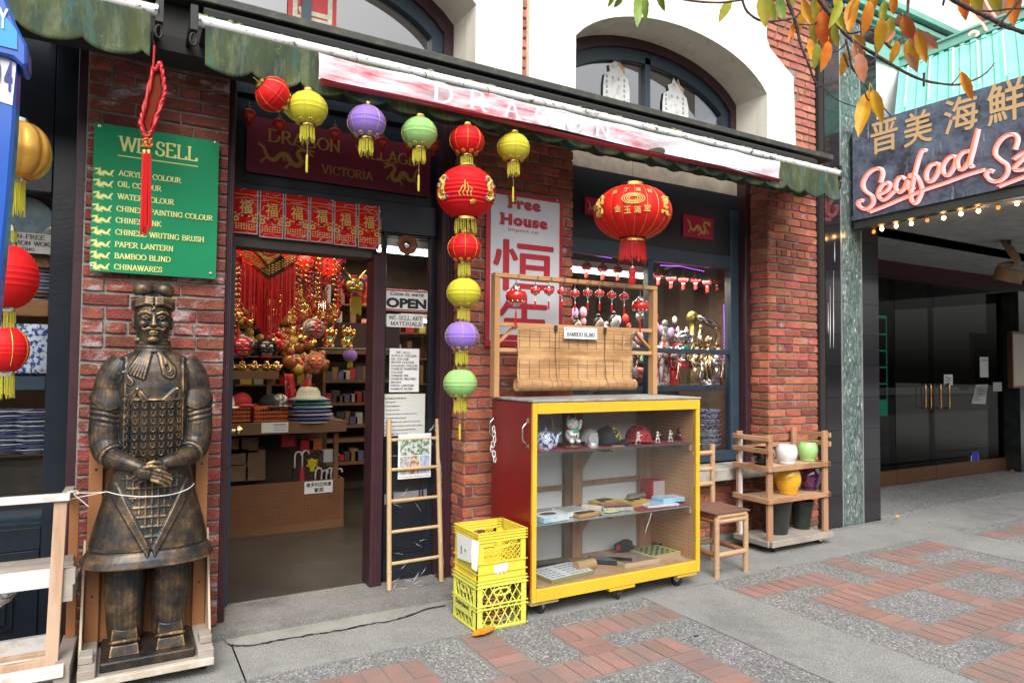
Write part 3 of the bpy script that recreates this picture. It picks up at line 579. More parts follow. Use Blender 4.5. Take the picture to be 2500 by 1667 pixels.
# signs in the sidelight
YS = YD+.012
def card(name,lb,cat,xl,yt,xr,yb,rows,Y=YS,m=None,group=None):
    t,a,c,z0,z1 = sheet(name,lb,cat,xl,yt,xr,yb,Y,m or white,.002,group); b = MB(); W_ = c-a; H_ = z1-z0
    for (txt,u0,v0,u1,v1,st) in rows: put_text(b,txt,(a+W_*u0,Y-.0005,z0+H_*v0),(1,0,0),(0,0,1),W_*(u1-u0),H_*(v1-v0),st,.05 if st == 'heavy' else .016 if st != 'serif' else 0,nrm=(0,-1,0))
    if rows: b.build('lettering',ink,t)
    return t,a,c,z0,z1
t,a,c,z0,z1 = card('open_sign','white OPEN sign with red bars behind the narrow glass beside the door','sign',939,704,1044,757,[('OPEN',.03,.13,.97,.6,'heavy'),("Come in, we're",.12,.68,.9,.9,'italic')],YD+.008)
b = MB(); b.box(a,c,YD+.005,YD+.0078,z1-.012,z1-.004); b.box(a,c,YD+.005,YD+.0078,z0+.004,z0+.012); b.build('red_bar',redm,t)
card('notice','small white card WE SELL ART MATERIALS below the OPEN sign','notice',944,766,1034,797,[('WE SELL ART',.04,.56,.96,.9,'serif'),('MATERIALS',.1,.1,.94,.44,'serif')])
rows = ['WE SELL','ACRYLIC COLOUR','OIL COLOUR','WATER COLOUR','GOUACHE COLOUR','CHINESE PAINTING','COLOUR','CHINESE INK','CHINESE WRITING','BRUSH','PAPER LANTERN','BAMBOO BLIND']
wd = [.5,.86,.6,.78,.9,.9,.4,.6,.86,.34,.78,.74]
card('notice','white list of art goods taped in the narrow window, between OPEN sign and ladder','notice',950,850,1023,957,[(r_,.04 if r_ != 'WE SELL' else .2,.93-.076*i-.045,.04+wd[i] if r_ != 'WE SELL' else .7,.93-.076*i+.005,'serif') for i,r_ in enumerate(rows)])
tea = ['Ten reasons to drink this tea:','1. It is good','2. It aids digestion.','3. It improves skin.','4. It helps with balance, fat, stress and more.','5. It prevents atherosclerosis.','6. It helps eliminate toxic metals in the human body.','7. It prevents cancer and gives protection against radiation.','8. It is anti-aging and it protects the brain.','9. It has other health qualities.']
card('notice','tall white tea notice in the narrow window, behind the ladder top','notice',932,962,1037,1085,[(r_,.04,.9-.08*i,min(.95,.1+.015*len(r_)),.9-.08*i+.035,'sans') for i,r_ in enumerate(tea)],m=mat('aged_card',(.55,.56,.52),.6))
t = thing('octagon_mirror','wooden octagonal mirror hanging at the top of the narrow window','mirror',P(994,598,YD)); c = P(996,597,YD); b = MB(); R8 = .075
M8 = Matrix.Rotation(pi/2,4,'X')
b.lathe([(R8,0),(R8,.012),(R8*.85,.018),(R8*.45,.01),(R8*.45,0)],(c.x,YD+.014,c.z),8,M8,cap=False); b.build('frame',mat('mirror_wood',(.22,.09,.03),.4),t)
b = MB(); b.lathe([(R8*.43,.0),(R8*.35,.014),(R8*.2,.02),(0,.022)],(c.x,YD+.014,c.z),16,M8); b.build('bulge_mirror',silver,t,smooth=True)
b = MB()
for i in range(8):
    an = pi/8+pi/4*i+pi/8
    for q in range(3): r_ = R8*(.56+.11*q); p_ = Vector((c.x+cos(an)*r_,YD-.0045,c.z+sin(an)*r_)); td = Vector((-sin(an),0,cos(an))); b.bar(p_-td*.011,p_+td*.011,.003,.003)
b.build('trigram',mat('trigram_red',(.35,.04,.02),.5),t)
# ================================================================== interior room
dimw = mat('interior_wall',(.13,.09,.065),.8,col2=(.07,.045,.03),ns=2); ceilm = mat('interior_ceiling',(.22,.2,.18),.8)
t = thing('shop_interior','dim shop room behind doorway and windows','room',(2,9,0))
MB().box(-3,5.4,9.2,9.25,0,3.35).build('back_wall',dimw,t); MB().box(-3.05,-3,4.6,9.2,0,3.35).build('left_wall',dimw,t); MB().box(5.4,5.45,4.6,9.2,0,3.35).build('right_wall',dimw,t); MB().box(-3,5.4,4.62,9.2,3.3,3.36).build('ceiling',ceilm,t)
tubem = mat('tube_glow',(1,1,1),.5,emis=(.95,.97,1),es=5); housing = mat('lamp_housing',(.7,.7,.68),.4)
def fluor(lb,x0,x1,y,z,rot=0,n=1):
    t = thing('fluorescent_lamp',lb,'ceiling lamp',((x0+x1)/2,y,z),'fluorescent lamps inside the shop')
    b = MB(); b.box(x0,x1,y-.07,y+.07,z+.03,z+.09); b.build('housing',housing,t); b = MB(); b.tube([(x0+.03,y,z),(x1-.03,y,z)],.018,8); b.build('tube',tubem,t)
    if rot:
        t.rotation_euler = (0,0,rot)
    return t
p = P(1000,628,5.4); fluor('fluorescent lamp glowing behind the top of the narrow window',1.75,3.0,5.3,p.z+.02)
p = P(720,790,8.4); fluor('fluorescent lamp far back in the shop, seen through the doorway',3.2,4.8,8.6,2.1)
fluor('fluorescent lamp behind the shop window, seen above the hanging charms',3.1,4.6,5.3,2.42)
fluor('fluorescent lamp deep inside over the counters',.4,1.7,6.9,2.9); fluor('fluorescent lamp near the left wall of the shop',-1.2,.2,5.6,2.9)
for (x,y,z,e) in ((1.2,6.2,3.0,15),(3.4,6.2,2.9,14),(-.8,5.8,2.9,5),(3.0,8.0,2.9,15),(4.3,4.85,2.36,26),(3.4,4.85,2.36,14),(1.0,5.2,2.9,9)):
    l = bpy.data.lights.new('fill_light','AREA'); l.energy = e; l.shape = 'RECTANGLE'; l.size = 1.4; l.size_y = .25; l.color = (1,.84,.62); o = bpy.data.objects.new('fill_light',l); COL.objects.link(o); o.location = (x,y,z)  # area lights added beside the tubes to brighten room and window display
# ================================================================== lantern builder (origin = centre of the paper body)
fabs = {}
def fabric(nm,col,**k): return mat(nm,col,.6,spec=.2,bump=.12,bs=50,sub=.0,**k)
RED,YEL,PUR,GRN = fabric('red_silk',(.56,.008,.010)),fabric('yellow_silk',(.50,.46,.035)),fabric('purple_silk',(.25,.15,.52)),fabric('green_silk',(.25,.47,.16))
YF = mat('yellow_fringe',(.55,.5,.05),.6); RF = mat('red_fringe',(.5,.01,.012),.5); cordm = mat('cord',(.5,.45,.3),.7); goldth = mat('gold_thread',(.62,.42,.08),.45,metal=.3)
def ribs(r,h,n,amp=.968):
    pr_ = []
    for i in range(n+1):
        a = -pi/2+.42+(pi-.84)*i/n; pr_.append((r*cos(a)/1,h*sin(a)/sin(pi/2-.42)*1.0))
        if i < n: a2 = -pi/2+.42+(pi-.84)*(i+.5)/n; pr_.append((r*cos(a2)*amp,h*sin(a2)/sin(pi/2-.42)))
    return pr_
def fringe(b,r,z0,z1,n,seed=0,k=None):
    rr = random.Random(seed)
    for i in range(n):
        a = 2*pi*(i+rr.uniform(-.3,.3))/n; q = r*rr.uniform(.9,1.04); z = z1+rr.uniform(-.16,.2)*(z0-z1); b.tube([(q*cos(a),q*sin(a),z0),(q*1.03*cos(a),q*1.03*sin(a),(z0+z)/2),(q*1.08*cos(a+.05),q*1.08*sin(a+.05),z)],.0022,3,k=k)
def lantern_proto(label,m,r=.1,h=.082,capm=None,cap_r=.034,fr_m=YF,tail=True,deco='dots',nrib=9,strip=8,cords=True,ncap=12,fl=.075):
    t = thing('paper_lantern',label,'lantern'); capm = capm or gold
    MB().lathe(ribs(r,h,nrib),n=36,cap=False).build('body',m,t,smooth=35)
    b = MB(); b.lathe([(cap_r,0),(cap_r*1.02,.002),(cap_r*1.02,.02),(cap_r*.9,.022)],(0,0,h-.002),20,cap=False); b.build('top_cap',capm,t,smooth=40)
    b = MB(); b.lathe([(cap_r*1.02,-.018),(cap_r*1.05,-.016),(cap_r*1.05,0),(cap_r*.9,.003)],(0,0,-h),20,cap=False); b.build('bottom_cap',capm,t,smooth=40)
    b = MB()
    for i in range(strip):
        a = 2*pi*(i+.5)/strip; pts = [(r*1.004*cos(v)*cos(a),r*1.004*cos(v)*sin(a),h*sin(v)/sin(pi/2-.42)) for v in [-.75+1.75*q/8 for q in range(9)]]; b.tube(pts,.0013,3)
    if deco == 'dots':
        for i in range(strip):
            a = 2*pi*i/strip
            for q in range(5):
                v = -.95; aa = a+.13*cos(2*pi*q/5); vv = v+.1*sin(2*pi*q/5); b.ball((r*1.0*cos(vv)*cos(aa),r*1.0*cos(vv)*sin(aa),h*sin(vv)/sin(pi/2-.42)),(.0055,.0055,.005),6,4)
    b.build('gold_trim',goldth,t)
    b = MB(); fringe(b,cap_r,-h-.014,-h-.014-fl,34); b.build('fringe',fr_m,t)
    if cords: MB().tube([(0,0,h+.015),(0,0,h+.05)],.0012,3).build('cord',cordm,t)
    if tail:
        b = MB(); b.tube([(0,0,-h-.07),(0,0,-h-.16)],.001,3); b.build('tail_cord',cordm,t)
        b = MB(); b.ball((0,0,-h-.163),.005,6,5); fringe(b,.004,-h-.165,-h-.25,9); b.build('tassel',fr_m,t)
    return t
F1 = .33155
protos = {}
names = {'r': ('red',RED),'y': ('yellow',YEL),'p': ('purple',PUR),'g': ('green',GRN)}
YL = 3.56
used = set()
def hang(ck,cx,cy,rpx,label,Y=YL,group='paper lanterns under the awning',tail=True,sy=.85,rot=None,metal=None):
    key = (ck,tail)
    if key not in protos: protos[key] = lantern_proto('x',names[ck][1],tail=tail,capm=metal)
    c = P(cx,cy,Y); k = (P(cx+rpx,cy,Y).x-P(cx-rpx,cy,Y).x)/2*.97/.1   # width on the wall plane
    dd = (c-CAM).dot(_f); k = rpx/FPX*dd/.1
    if key in used: o = dup(protos[key])
    else: o = protos[key]; used.add(key)
    o.location = c; o.scale = (k,k,k*sy/.85); o['label'] = label; o['group'] = group
    o.rotation_euler = rot or (0,0,0)
    return o
def mkkids(o): KIDS.pop(o,None)
hang('r',666,231,43,'red paper lantern tipped on its side under the left end of the awning',rot=(0,radians(-62),.3),tail=False)
hang('y',752,266,47,'yellow paper lantern beside the tipped red one, gold caps and long tail')
hang('p',895,299,46,'purple paper lantern hanging alone below the left banner end',tail=False)
hang('g',1024,325,43,'pale green paper lantern with a tail, left of the string of six')
hang('r',1140,344,42,'red paper lantern at the top of the long string of six')
hang('r',1134,606,40.5,'red paper lantern below the big dragon lantern in the string',tail=False)
hang('y',1132.6,715,41.5,'yellow paper lantern in the middle of the hanging string',tail=False)
hang('p',1128,820,41,'purple paper lantern low in the hanging string',tail=False)
hang('g',1124,936,41,'green paper lantern at the bottom of the hanging string')
hang('y',1254,361,40,'yellow paper lantern hanging alone over the free house sign')
# big dragon lantern
def dd_of(x,y,Y): return (P(x,y,Y)-CAM).dot(_f)
c = P(1137.6,472,YL); k = 73/FPX*dd_of(1137,472,YL)
t = lantern_proto('big red lantern printed with two gold dragons and a flame, second in the string',RED,r=k,h=k*.82,cap_r=k*.34,tail=False,deco=None,nrib=15,strip=0,fl=.08); t['group'] = 'paper lanterns under the awning'; cdr = c
def on_ball(pts,r,h,ang,sc_,zc,wdt,b,k=None):
    """flat print wrapped on a lantern body: pts in metres around angle ang"""
    out = []
    for x,z in pts:
        zz = zc+z*sc_; v = math.asin(max(-.98,min(.98,zz/h*sin(pi/2-.42)))); rr = r*1.012*cos(v); a = ang+x*sc_/max(rr,.02); out.append(Vector((rr*cos(a),rr*sin(a),zz)))
    b.tube(out,wdt,4,k=k)
FA = math.atan2(-c.y,-c.x)
gp_ = mat('gold_print',(.60,.40,.10),.5); bluep = mat('blue_print',(.1,.2,.5),.5); whp = mat('white_print',(.75,.72,.7),.5)
b = MB()
for s_ in (-1,1):
    a0 = FA+s_*.95; rr = random.Random(4)
    on_ball([(-.03*s_,.075),(.0,.085),(.02*s_,.06),(-.01*s_,.04),(-.03*s_,.02),(-.02*s_,-.01),(.015*s_,-.02),(.025*s_,-.05),(0,-.07),(-.03*s_,-.065)],k,k*.82,a0,.85,0,.011,b)
    for q in range(16): on_ball([(rr.uniform(-.045,.045),rr.uniform(-.08,.09)),(rr.uniform(-.045,.045),rr.uniform(-.08,.09))],k,k*.82,a0,.8,0,.003,b)
b.build('dragon_print',gp_,t)
b = MB()
for s_ in (-1,1):
    for x,z in ((-.045,.05),(.045,.03),(.04,-.045),(-.04,-.06)): on_ball([(x*s_,z),(x*s_+.012,z+.004)],k,k*.82,FA+s_*.95,.9,0,.0075,b)
b.build('blue_print',bluep,t)
b = MB()
for x0,h_ in ((-.035,.045),(-.012,.075),(.012,.06),(.033,.04)): on_ball([(x0,-.04),(x0*1.1-.006,-.02),(x0+.006,.0),(x0*.5,h_-.02)],k,k*.82,FA,.9,-.02,.004,b)
on_ball([(.01,-.09),(.03,-.085),(.035,-.075)],k,k*.82,FA+.1,.9,-.005,.013,b)
b.build('flame_print',goldth,t); t.location = cdr
# giant wide lantern by the window
c = P(1544,520,YL+.05); k = 96/FPX*dd_of(1544,520,YL); hh = k*.66
t = thing('paper_lantern','giant wide red lantern with gold print hanging in front of the shop window','lantern'); cg = c
def lobes(u,v):
    a = u*2*pi; n_ = 20; rr = k*(.985+.02*abs(sin(a*n_/2))); ph = -pi/2+.32+(pi-.64)*v; return (rr*cos(ph)**.9*cos(a),rr*cos(ph)**.9*sin(a),hh*sin(ph)/sin(pi/2-.32))
MB().grid(lobes,120,18).build('body',fabric('bright_red_silk',(.56,.012,.01)),t,smooth=True)
b = MB()
for i in range(20):
    a = 2*pi*i/20; pts = [Vector(lobes(i/20,v/12))*1.003 for v in range(13)]; b.tube(pts,.0012,3)
b.build('gold_trim',goldth,t)
b = MB(); b.lathe([(k*.27,0),(k*.3,.004),(k*.3,.035),(k*.27,.04),(k*.05,.03)],(0,0,hh-.01),28,cap=False); b.build('top_cap',gold,t,smooth=40)
b = MB(); b.lathe([(k*.33,0),(k*.31,.03)],(0,0,-hh-.025),28,cap=False); b.build('bottom_cap',gold,t,smooth=40)
b = MB(); fringe(b,k*.32,-hh-.02,-hh-.155,110,3); b.build('fringe',RF,t)
b = MB(); b.tube([(0,0,-hh-.02),(0,0,-hh-.19)],.002,4); b.build('tail_cord',goldth,t); b = MB(); b.ball((0,0,-hh-.2),(.012,.012,.016),10,8); b.build('bead',silver,t,smooth=True)
b = MB(); fringe(b,.02,-hh-.21,-hh-.31,30,5); b.lathe([(.004,0),(.022,-.015),(.023,-.03)],(0,0,-hh-.205),12,cap=False); b.build('tassel',RF,t)
b = MB(); b.tube([(-.03,0,hh+.03),(-.02,0,hh+.07),(.02,0,hh+.07),(.03,0,hh+.03)],.002,4); b.tube([(0,0,hh+.07),(0,0,hh+.22)],.0012,3); b.build('cord',ironm,t)
b = MB(); FA = math.atan2(-c.y,-c.x); o0 = Vector((cos(FA),sin(FA),0))*(k*1.02); td = Vector((-sin(FA),cos(FA),0))
def wrap_txt(ch,ang,z,s_,b):
    a = FA+ang; v = math.asin(max(-.95,min(.95,z/hh*sin(pi/2-.32)))); rr = k*1.012*cos(v)**.9; tdx = Vector((-sin(a),cos(a),0)); nn = Vector((cos(a)*cos(v)*.9,sin(a)*cos(v)*.9,sin(v))).normalized(); up = nn.cross(tdx); oo = Vector((rr*cos(a),rr*sin(a),z))
    put_text(b,ch,oo-tdx*s_/2-up*s_/2,tdx,up,s_,s_,bold=.018,nrm=nn,d=.003)
for i,ch in enumerate('金玉滿堂'): wrap_txt(ch,-.36+.24*i,-.025-.018*(1-abs(i-1.5)/1.5),.044,b)
for i,ch in enumerate('添丁進財'): wrap_txt(ch,-.5+.33*i+(.0),.098+.008*(1-abs(i-1.5)),.034,b)
for i,ch in enumerate('業興'): wrap_txt(ch,-.95-.2*i,-.035+.05*i,.05,b)
b.build('lettering',gp_,t)
b = MB(); 
for q in range(4): 
    pts = []
    for j in range(25): an = 2*pi*j/24; a = FA+.02+(.27-.055*q)*cos(an)*1.05; z = .038+(.038-.007*q)*sin(an); v = math.asin(z/hh*.95); rr = k*1.013*cos(v)**.9; pts.append((rr*cos(a),rr*sin(a),z))
    b.tube(pts,.0035,4)
for j in range(40):
    r = random.Random(j); s_ = 1 if j % 2 else -1; a = FA+s_*r.uniform(.82,1.1); z = r.uniform(-.05,.075); v = math.asin(z/hh*.95); rr = k*1.01*cos(v)**.9; b.ball((rr*cos(a),rr*sin(a),z),(r.uniform(.006,.014),)*2+(r.uniform(.006,.02),),6,5)
b.build('gold_print',gp_,t); t.location = cg
# small red lanterns over the door
sm = lantern_proto('x',mat('dim_red_silk',(.45,.02,.015),.4),r=.042,h=.03,cap_r=.012,nrib=5,strip=0,deco=None,fr_m=RF,tail=False,fl=.03,capm=goldd)
for i,(x,y) in enumerate(((608,279),(682,302),(818,324),(934,345),(997,357),(1060,355))):
    o = sm if i == 0 else dup(sm); o.location = P(x,y,4.3); o['label'] = ['leftmost small red lantern in the shade over the doorway sign','small red lantern over the letter D of the maroon sign','small red lantern over the gap in the maroon sign','small red lantern right of the purple lantern, over the maroon sign','small red lantern behind the pale green lantern','small red lantern at the right end of the maroon sign'][i]; o['group'] = 'small red lanterns over the door'
b = MB(); b.tube([P(575,262,4.3),P(700,288,4.3),P(900,325,4.3),P(1075,340,4.3)],.0015,3); b.tube([P(490,60,YL-.0),P(700,175,YL),P(1100,262,YL),P(1300,310,YL)],.0015,3); tag(b.build('hanging_wire',ironm),'thin dark wire the lanterns over the doorway hang from','wire')
# left window's lantern string
goldsilk = mat('gold_satin',(.62,.33,.06),.25,metal=.55,bump=.2,bs=30)
c = P(45,362,3.3); k = .5*125/FPX*dd_of(45,362,3.3); t = thing('paper_lantern','glossy gold satin lantern at the left edge, above the red ones','lantern',group='lanterns at the left window')
def lob2(u,v):
    a = u*2*pi; rr = .165*(.94+.07*abs(sin(a*5))); ph = -pi/2+.3+(pi-.6)*v; return (rr*cos(ph)**.8*cos(a),rr*cos(ph)**.8*sin(a),.125*sin(ph))
MB().grid(lob2,90,18).build('body',goldsilk,t,smooth=True); b = MB(); b.lathe([(.05,.1),(.05,.135)],n=20,cap=False); b.lathe([(.05,-.11),(.045,-.135)],n=20,cap=False); b.build('cap',silver,t,smooth=40)
b = MB(); fringe(b,.045,-.13,-.26,60,9); b.build('fringe',YF,t); t.location = P(40,368,3.3); t.scale = (.73,.73,.95)
t = lantern_proto('big red ribbed lantern at the left edge, in front of stacked bowls',RED,r=.115,h=.12,cap_r=.036,tail=False,deco=None,nrib=13,strip=0,capm=silver,fl=.09); t.location = P(13,676,3.3); t['group'] = 'lanterns at the left window'
t = lantern_proto('lower red lantern with gold seams at the left edge',RED,r=.08,h=.086,cap_r=.03,tail=False,deco=None,nrib=12,strip=8,capm=silver,fl=.09); t.location = P(14,853,3.3); t['group'] = 'lanterns at the left window'
b = MB(); fringe(b,.03,0,-.11,26,2); t = thing('yellow_tassel','yellow tassel with silver cap hanging above the big red lantern at the left edge','tassel',P(17,565,3.3)); b.build('fringe',YF,t,org=(0,0,0)); b = MB(); b.lathe([(.012,.04),(.03,.02),(.032,0)],n=14,cap=False); b.build('cap',silver,t,org=(0,0,0),smooth=40)
# ================================================================== awning
YR = 3.56
green = mat('mossy_canvas',(.022,.042,.028),.85,col2=(.06,.075,.016),ns=6,lo=.4,hi=.62,stretch=(1.6,1,.5),bump=.5,bs=160)
layer(green,(.22,.25,.17),7,.5,.9,stretch=(2,1,.5),detail=16); layer(green,(.015,.10,.10),2.6,.57,.66,stretch=(2.4,1,.5),seed=6); layer(green,(.16,.19,.02),12,.63,.75,seed=9)
rodm = mat('white_metal',(.72,.72,.72),.3); layer(rodm,(.09,.1,.03),22,.56,.63,stretch=(.6,1,1)); layer(rodm,(.03,.03,.03),40,.62,.68,seed=3)
mossm = mat('moss',(.1,.13,.015),.95,col2=(.3,.32,.2),ns=40,bump=1.,bs=90)
def valance(b,x0,x1,zt,drop,Y,per=.235,ph=0.,amp=.05):
    n = int((x1-x0)/.0075); 
    def f(u,v):
        x = x0+(x1-x0)*u; s_ = abs(sin(pi*((x-ph)/per))); e = drop-amp+amp*s_**.55; z = zt-v*e
        return (x,Y+.012*sin(x*9+v*2)*v+.006*sin(x*31)*v-.01*v*v,z)
    b.grid(f,n,12,thick=(0,.004,0))
def awning(label,x0,x1,ph):
    t = thing('awning',label,'awning',((x0+x1)/2,YR,3.15),'green awnings over the shop front')
    b = MB(); b.tube([(x0,YR,3.155),(x1,YR,3.155)],.028,14); b.build('front_rod',rodm,t,smooth=40)
    b = MB(); b.lathe([(.034,0),(.036,.012),(.02,.02),(0,.02)],(x1,YR,3.155),16,Matrix.Rotation(pi/2,4,'Y')); b.lathe([(.034,0),(.036,.012),(.02,.02),(0,.02)],(x0,YR,3.155),16,Matrix.Rotation(-pi/2,4,'Y')); b.build('end_cap',steel,t,smooth=40)
    b = MB(); b.box(x0+.02,x1-.02,YR+.03,3.9,3.185,3.2); b.tube([(x0+.03,3.78,3.27),(x1-.03,3.78,3.27)],.06,12); b.build('canvas_roll',dark,t)  # roll and cover coloured near black for the shade behind the rod
    b = MB(); valance(b,x0+.02,x1-.015,3.14,.235,YR-.018,ph=ph); b.build('valance',green,t,smooth=True)
    b = MB(); r = random.Random(2)
    for i in range(int((x1-x0)*26)): b.ball((r.uniform(x0,x1),YR+r.uniform(-.005,.025),3.18+r.uniform(-.002,.008)),(r.uniform(.01,.04),.012,r.uniform(.004,.012)),6,4)
    b.build('moss',mossm,t)['kind'] = 'stuff'
    return t
ta = awning('long green awning with white rod, mossy scalloped valance and faded banner',.29,5.20,.29)
b = MB(); valance(b,.9,5.1,3.15,.2,3.72,ph=.1,amp=.06); b.build('rear_valance',green,ta,smooth=True)
tb = awning('short piece of green awning at the top left corner, ending by the hanging knot',-1.6,P(378,20,YR).x,P(350,20,YR).x)
for xx,t in ((P(378,20,YR).x+.02,tb),(.26,ta),(5.22,ta)):
    b = MB(); b.box(xx-.012,xx+.012,YR-.01,4.1,3.16,3.2); b.box(xx-.016,xx+.016,YR-.02,YR+.04,3.1,3.22); b.tube([(xx,YR,3.06+.03*cos(a)) if False else (xx+.015*cos(a),YR-.01,3.055+.03*sin(a)) for a in [2*pi*i/12 for i in range(12)]],.006,6,closed=True); b.build('bracket',ironm,t)
MB().box(-3,5.3,3.9,4.12,3.12,3.2).build('awning_box',dark,ta)
# banner: washed out cloth with curling lower edge
bn = mat('banner_cloth',(.55,.07,.1),.6,col2=(.68,.68,.72),ns=3.,lo=.34,hi=.56,stretch=(.8,1,6),bump=.15,bs=20); layer(bn,(.68,.69,.73),.8,.42,.6,stretch=(1,1,1),seed=7.3)
x0,x1 = P(777,160,YR-.04).x,P(1903,415,YR-.04).x
t = thing('banner','long red and white wind-worn cloth banner tied along the awning edge','banner',((x0+x1)/2,YR-.04,3.0))
def fb(u,v):
    x = x0+(x1-x0)*u; hgt = .175-.012*u+.008*sin(u*9); z = 3.118-v*hgt-.01*abs(sin(u*pi*7))*(1-v); y = YR-.045-.02*sin(v*3+u*14)*v-.016*sin(u*40+v*5)*v*(1-v)*2
    if v > .82: y += -.05*(v-.82)/.18*(1.3-u); z += .018*(v-.82)/.18
    return (x,y,z)
MB().grid(fb,220,18,thick=(0,.002,0)).build('cloth',bn,t,smooth=True)
def fl(u,v):
    x = x0+(x1-x0)*.0+(x1-x0)*u; z = 2.962-.004+.008*sin(u*9)+.0-.018*v+.012*u; return (x,YR-.05-.055*(1-u*.7)+.03*v,z)
MB().grid(fl,100,2,thick=(0,.002,0)).build('lower_hem',mat('banner_red',(.33,.02,.04),.6),t,smooth=True)
b = MB(); la = P(1040,262,YR-.1)
for i,ch in enumerate('DRAGON'): put_text(b,ch,(x0+.62+.225*i,YR-.088,2.975),(1,0,0),(0,0,1),.13,.12,'serif',nrm=(0,-1,0))
b.build('lettering',mat('faded_grey',(.5,.54,.58),.7),t)
b = MB()
for i in range(9): xx = x0+(x1-x0)*(i+.5)/9; b.tube([(xx,YR-.046,3.112),(xx+.004,YR-.052,3.135),(xx,YR-.03,3.16)],.002,3)
b.build('tie',ironm,t)
# ================================================================== hanging red knot
ks = mat('red_rope',(.42,.01,.014),.35,bump=.3,bs=200)
kp = [(375,165),(352,265),(343,300),(352,330),(360,335),(372,318),(395,250),(403,225),(398,185),(391,152),(384,165),(375,175)]
t = thing('knot_ornament','red woven knot charm with twin long tassels hanging in front of the green sign','hanging charm',P(372,240,YR))
b = MB(); YK = YR+.0
pl = [P(x,y,YK) for x,y in kp]
for off in (0,.02):
    pts = []
    for a,c in zip(pl,pl[1:]+pl[:1]):
        for i in range(4): pts.append(a.lerp(c,i/4)+Vector((0,off,0)))
    for j in range(2): b.tube([p+Vector((.005*cos(i*1.6+j*pi),.005*sin(i*1.6+j*pi),.004*sin(i*2.1))) for i,p in enumerate(pts)],.0075,6,closed=True)
b.build('border_rope',ks,t,smooth=True)
b = MB(); ins = [P(x,y,YK+.01) for x,y in ((372,170),(350,295),(362,325),(394,225),(388,170))]; b.add([tuple(p) for p in ins]+[tuple(p+Vector((0,.012,0))) for p in ins],[(0,1,2,3,4),(9,8,7,6,5)]+[(i,i+5,(i+1) % 5+5,(i+1) % 5) for i in range(5)]); b.build('cushion',mat('knot_brocade',(.10,.035,.01),.9,spec=.1,col2=(.2,.01,.01),ns=60,lo=.45,hi=.55),t)
b = MB(); b.tube([P(371,62,YK),P(374,90,YK),P(376,112,YK)],.0016,4); b.build('hook_wire',steel,t); b = MB(); b.tube([P(377,112,YK),P(374,165,YK)],.005,6); b.build('cord',ks,t)
b = MB(); kc = P(360,350,YK)
for j in range(4): b.tube([kc+Vector((.02*sin(a+j)*cos(j),.012*sin(2*a),.02*cos(a*1.0+j*1.3))) for a in [2*pi*i/14 for i in range(14)]],.0035,5,closed=True)
b.build('small_knot',mat('red_gold_cord',(.55,.05,.01),.4,col2=(.6,.35,.05),ns=90),t)
for xx,ye in ((352,575),(363,568)):
    b = MB(); c = P(xx,372,YK); e = P(xx-3,ye,YK); b.lathe([(.009,0),(.009,.018)],c-Vector((0,0,.008)),10,cap=False); b.build('tassel_band',gold,t)
    b = MB(); r = random.Random(xx)
    for i in range(22): q = Vector((r.uniform(-.010,.010),r.uniform(-.008,.008),0)); l = r.uniform(.88,1.0); b.tube([c+q*.8,c.lerp(e,.5)+q*1.1,c.lerp(e,l)+q*1.5],.0028,4)
    b.build('tassel',RF,t)
# ================================================================== green sign
gm = mat('green_sign',(.004,.21,.085),.6,col2=(.005,.235,.095),ns=3,spec=.25); yl = mat('pale_yellow_print',(.68,.70,.24),.6)
YG = 4.10
t,xl,xr,zb,zt = sheet('wall_sign','green board WE SELL with yellow list, screwed to the left brick pier','sign',219,296,532,661,YG,gm,.012)
b = MB(); ys = YG-.0005
rows = [('WE SELL',287,378,484,328,1.0)]
def gt(txt,xl_,yt_,xr_,yb_,b): ptext(b,txt,xl_,yt_,xr_,yb_,YG-.0005,'serif')
ptext(b,'WE SELL',288,330,484,368,YG-.0005,'serif')
L = [('ACRYLIC COLOUR',289,413,443,443),('OIL COLOUR',287,440,395,463),('WATER COLOUR',286,470,426,495),('CHINESE PAINTING COLOUR',284,500,520,532),('CHINESE INK',282,528,395,548),('CHINESE WRITING BRUSH',281,557,498,586),('PAPER LANTERN',280,587,423,605),('BAMBOO BLIND',279,615,417,632),('CHINAWARES',278,642,396,658)]
for i,(s_,xa,ya,xb,yb) in enumerate(L):
    a = P(xa,ya+16,YG); e = P(xb,ya+16,YG); put_text(b,s_,(a.x,ys,a.z),(1,0,0),(0,0,1),e.x-a.x,.031,'serif',bold=.02,nrm=(0,-1,0))
b.build('lettering',yl,t)
a = P(288,378,YG); b = MB(); e = P(484,390,YG); b.box(a.x,e.x,YG-.002,YG-.0003,a.z-.006,a.z-.001); b.build('underline',yl,t)
b = MB()
for i,(s_,xa,ya,xb,yb) in enumerate(L):
    a = P(xa-34,ya+8,YG); dragon_mark(b,(a.x,YG-.0015,a.z),.085,.045,-1,r0=.1)
b.build('dragon_bullet',yl,t)
b = MB()
for x,y in ((243,308),(526,348),(223,650),(514,668)): c = P(x,y,YG); b.lathe([(.009,0),(.008,.003),(0,.004)],(c.x,YG,c.z),12,Matrix.Rotation(pi/2,4,'X'))
b.build('screw',steel,t)
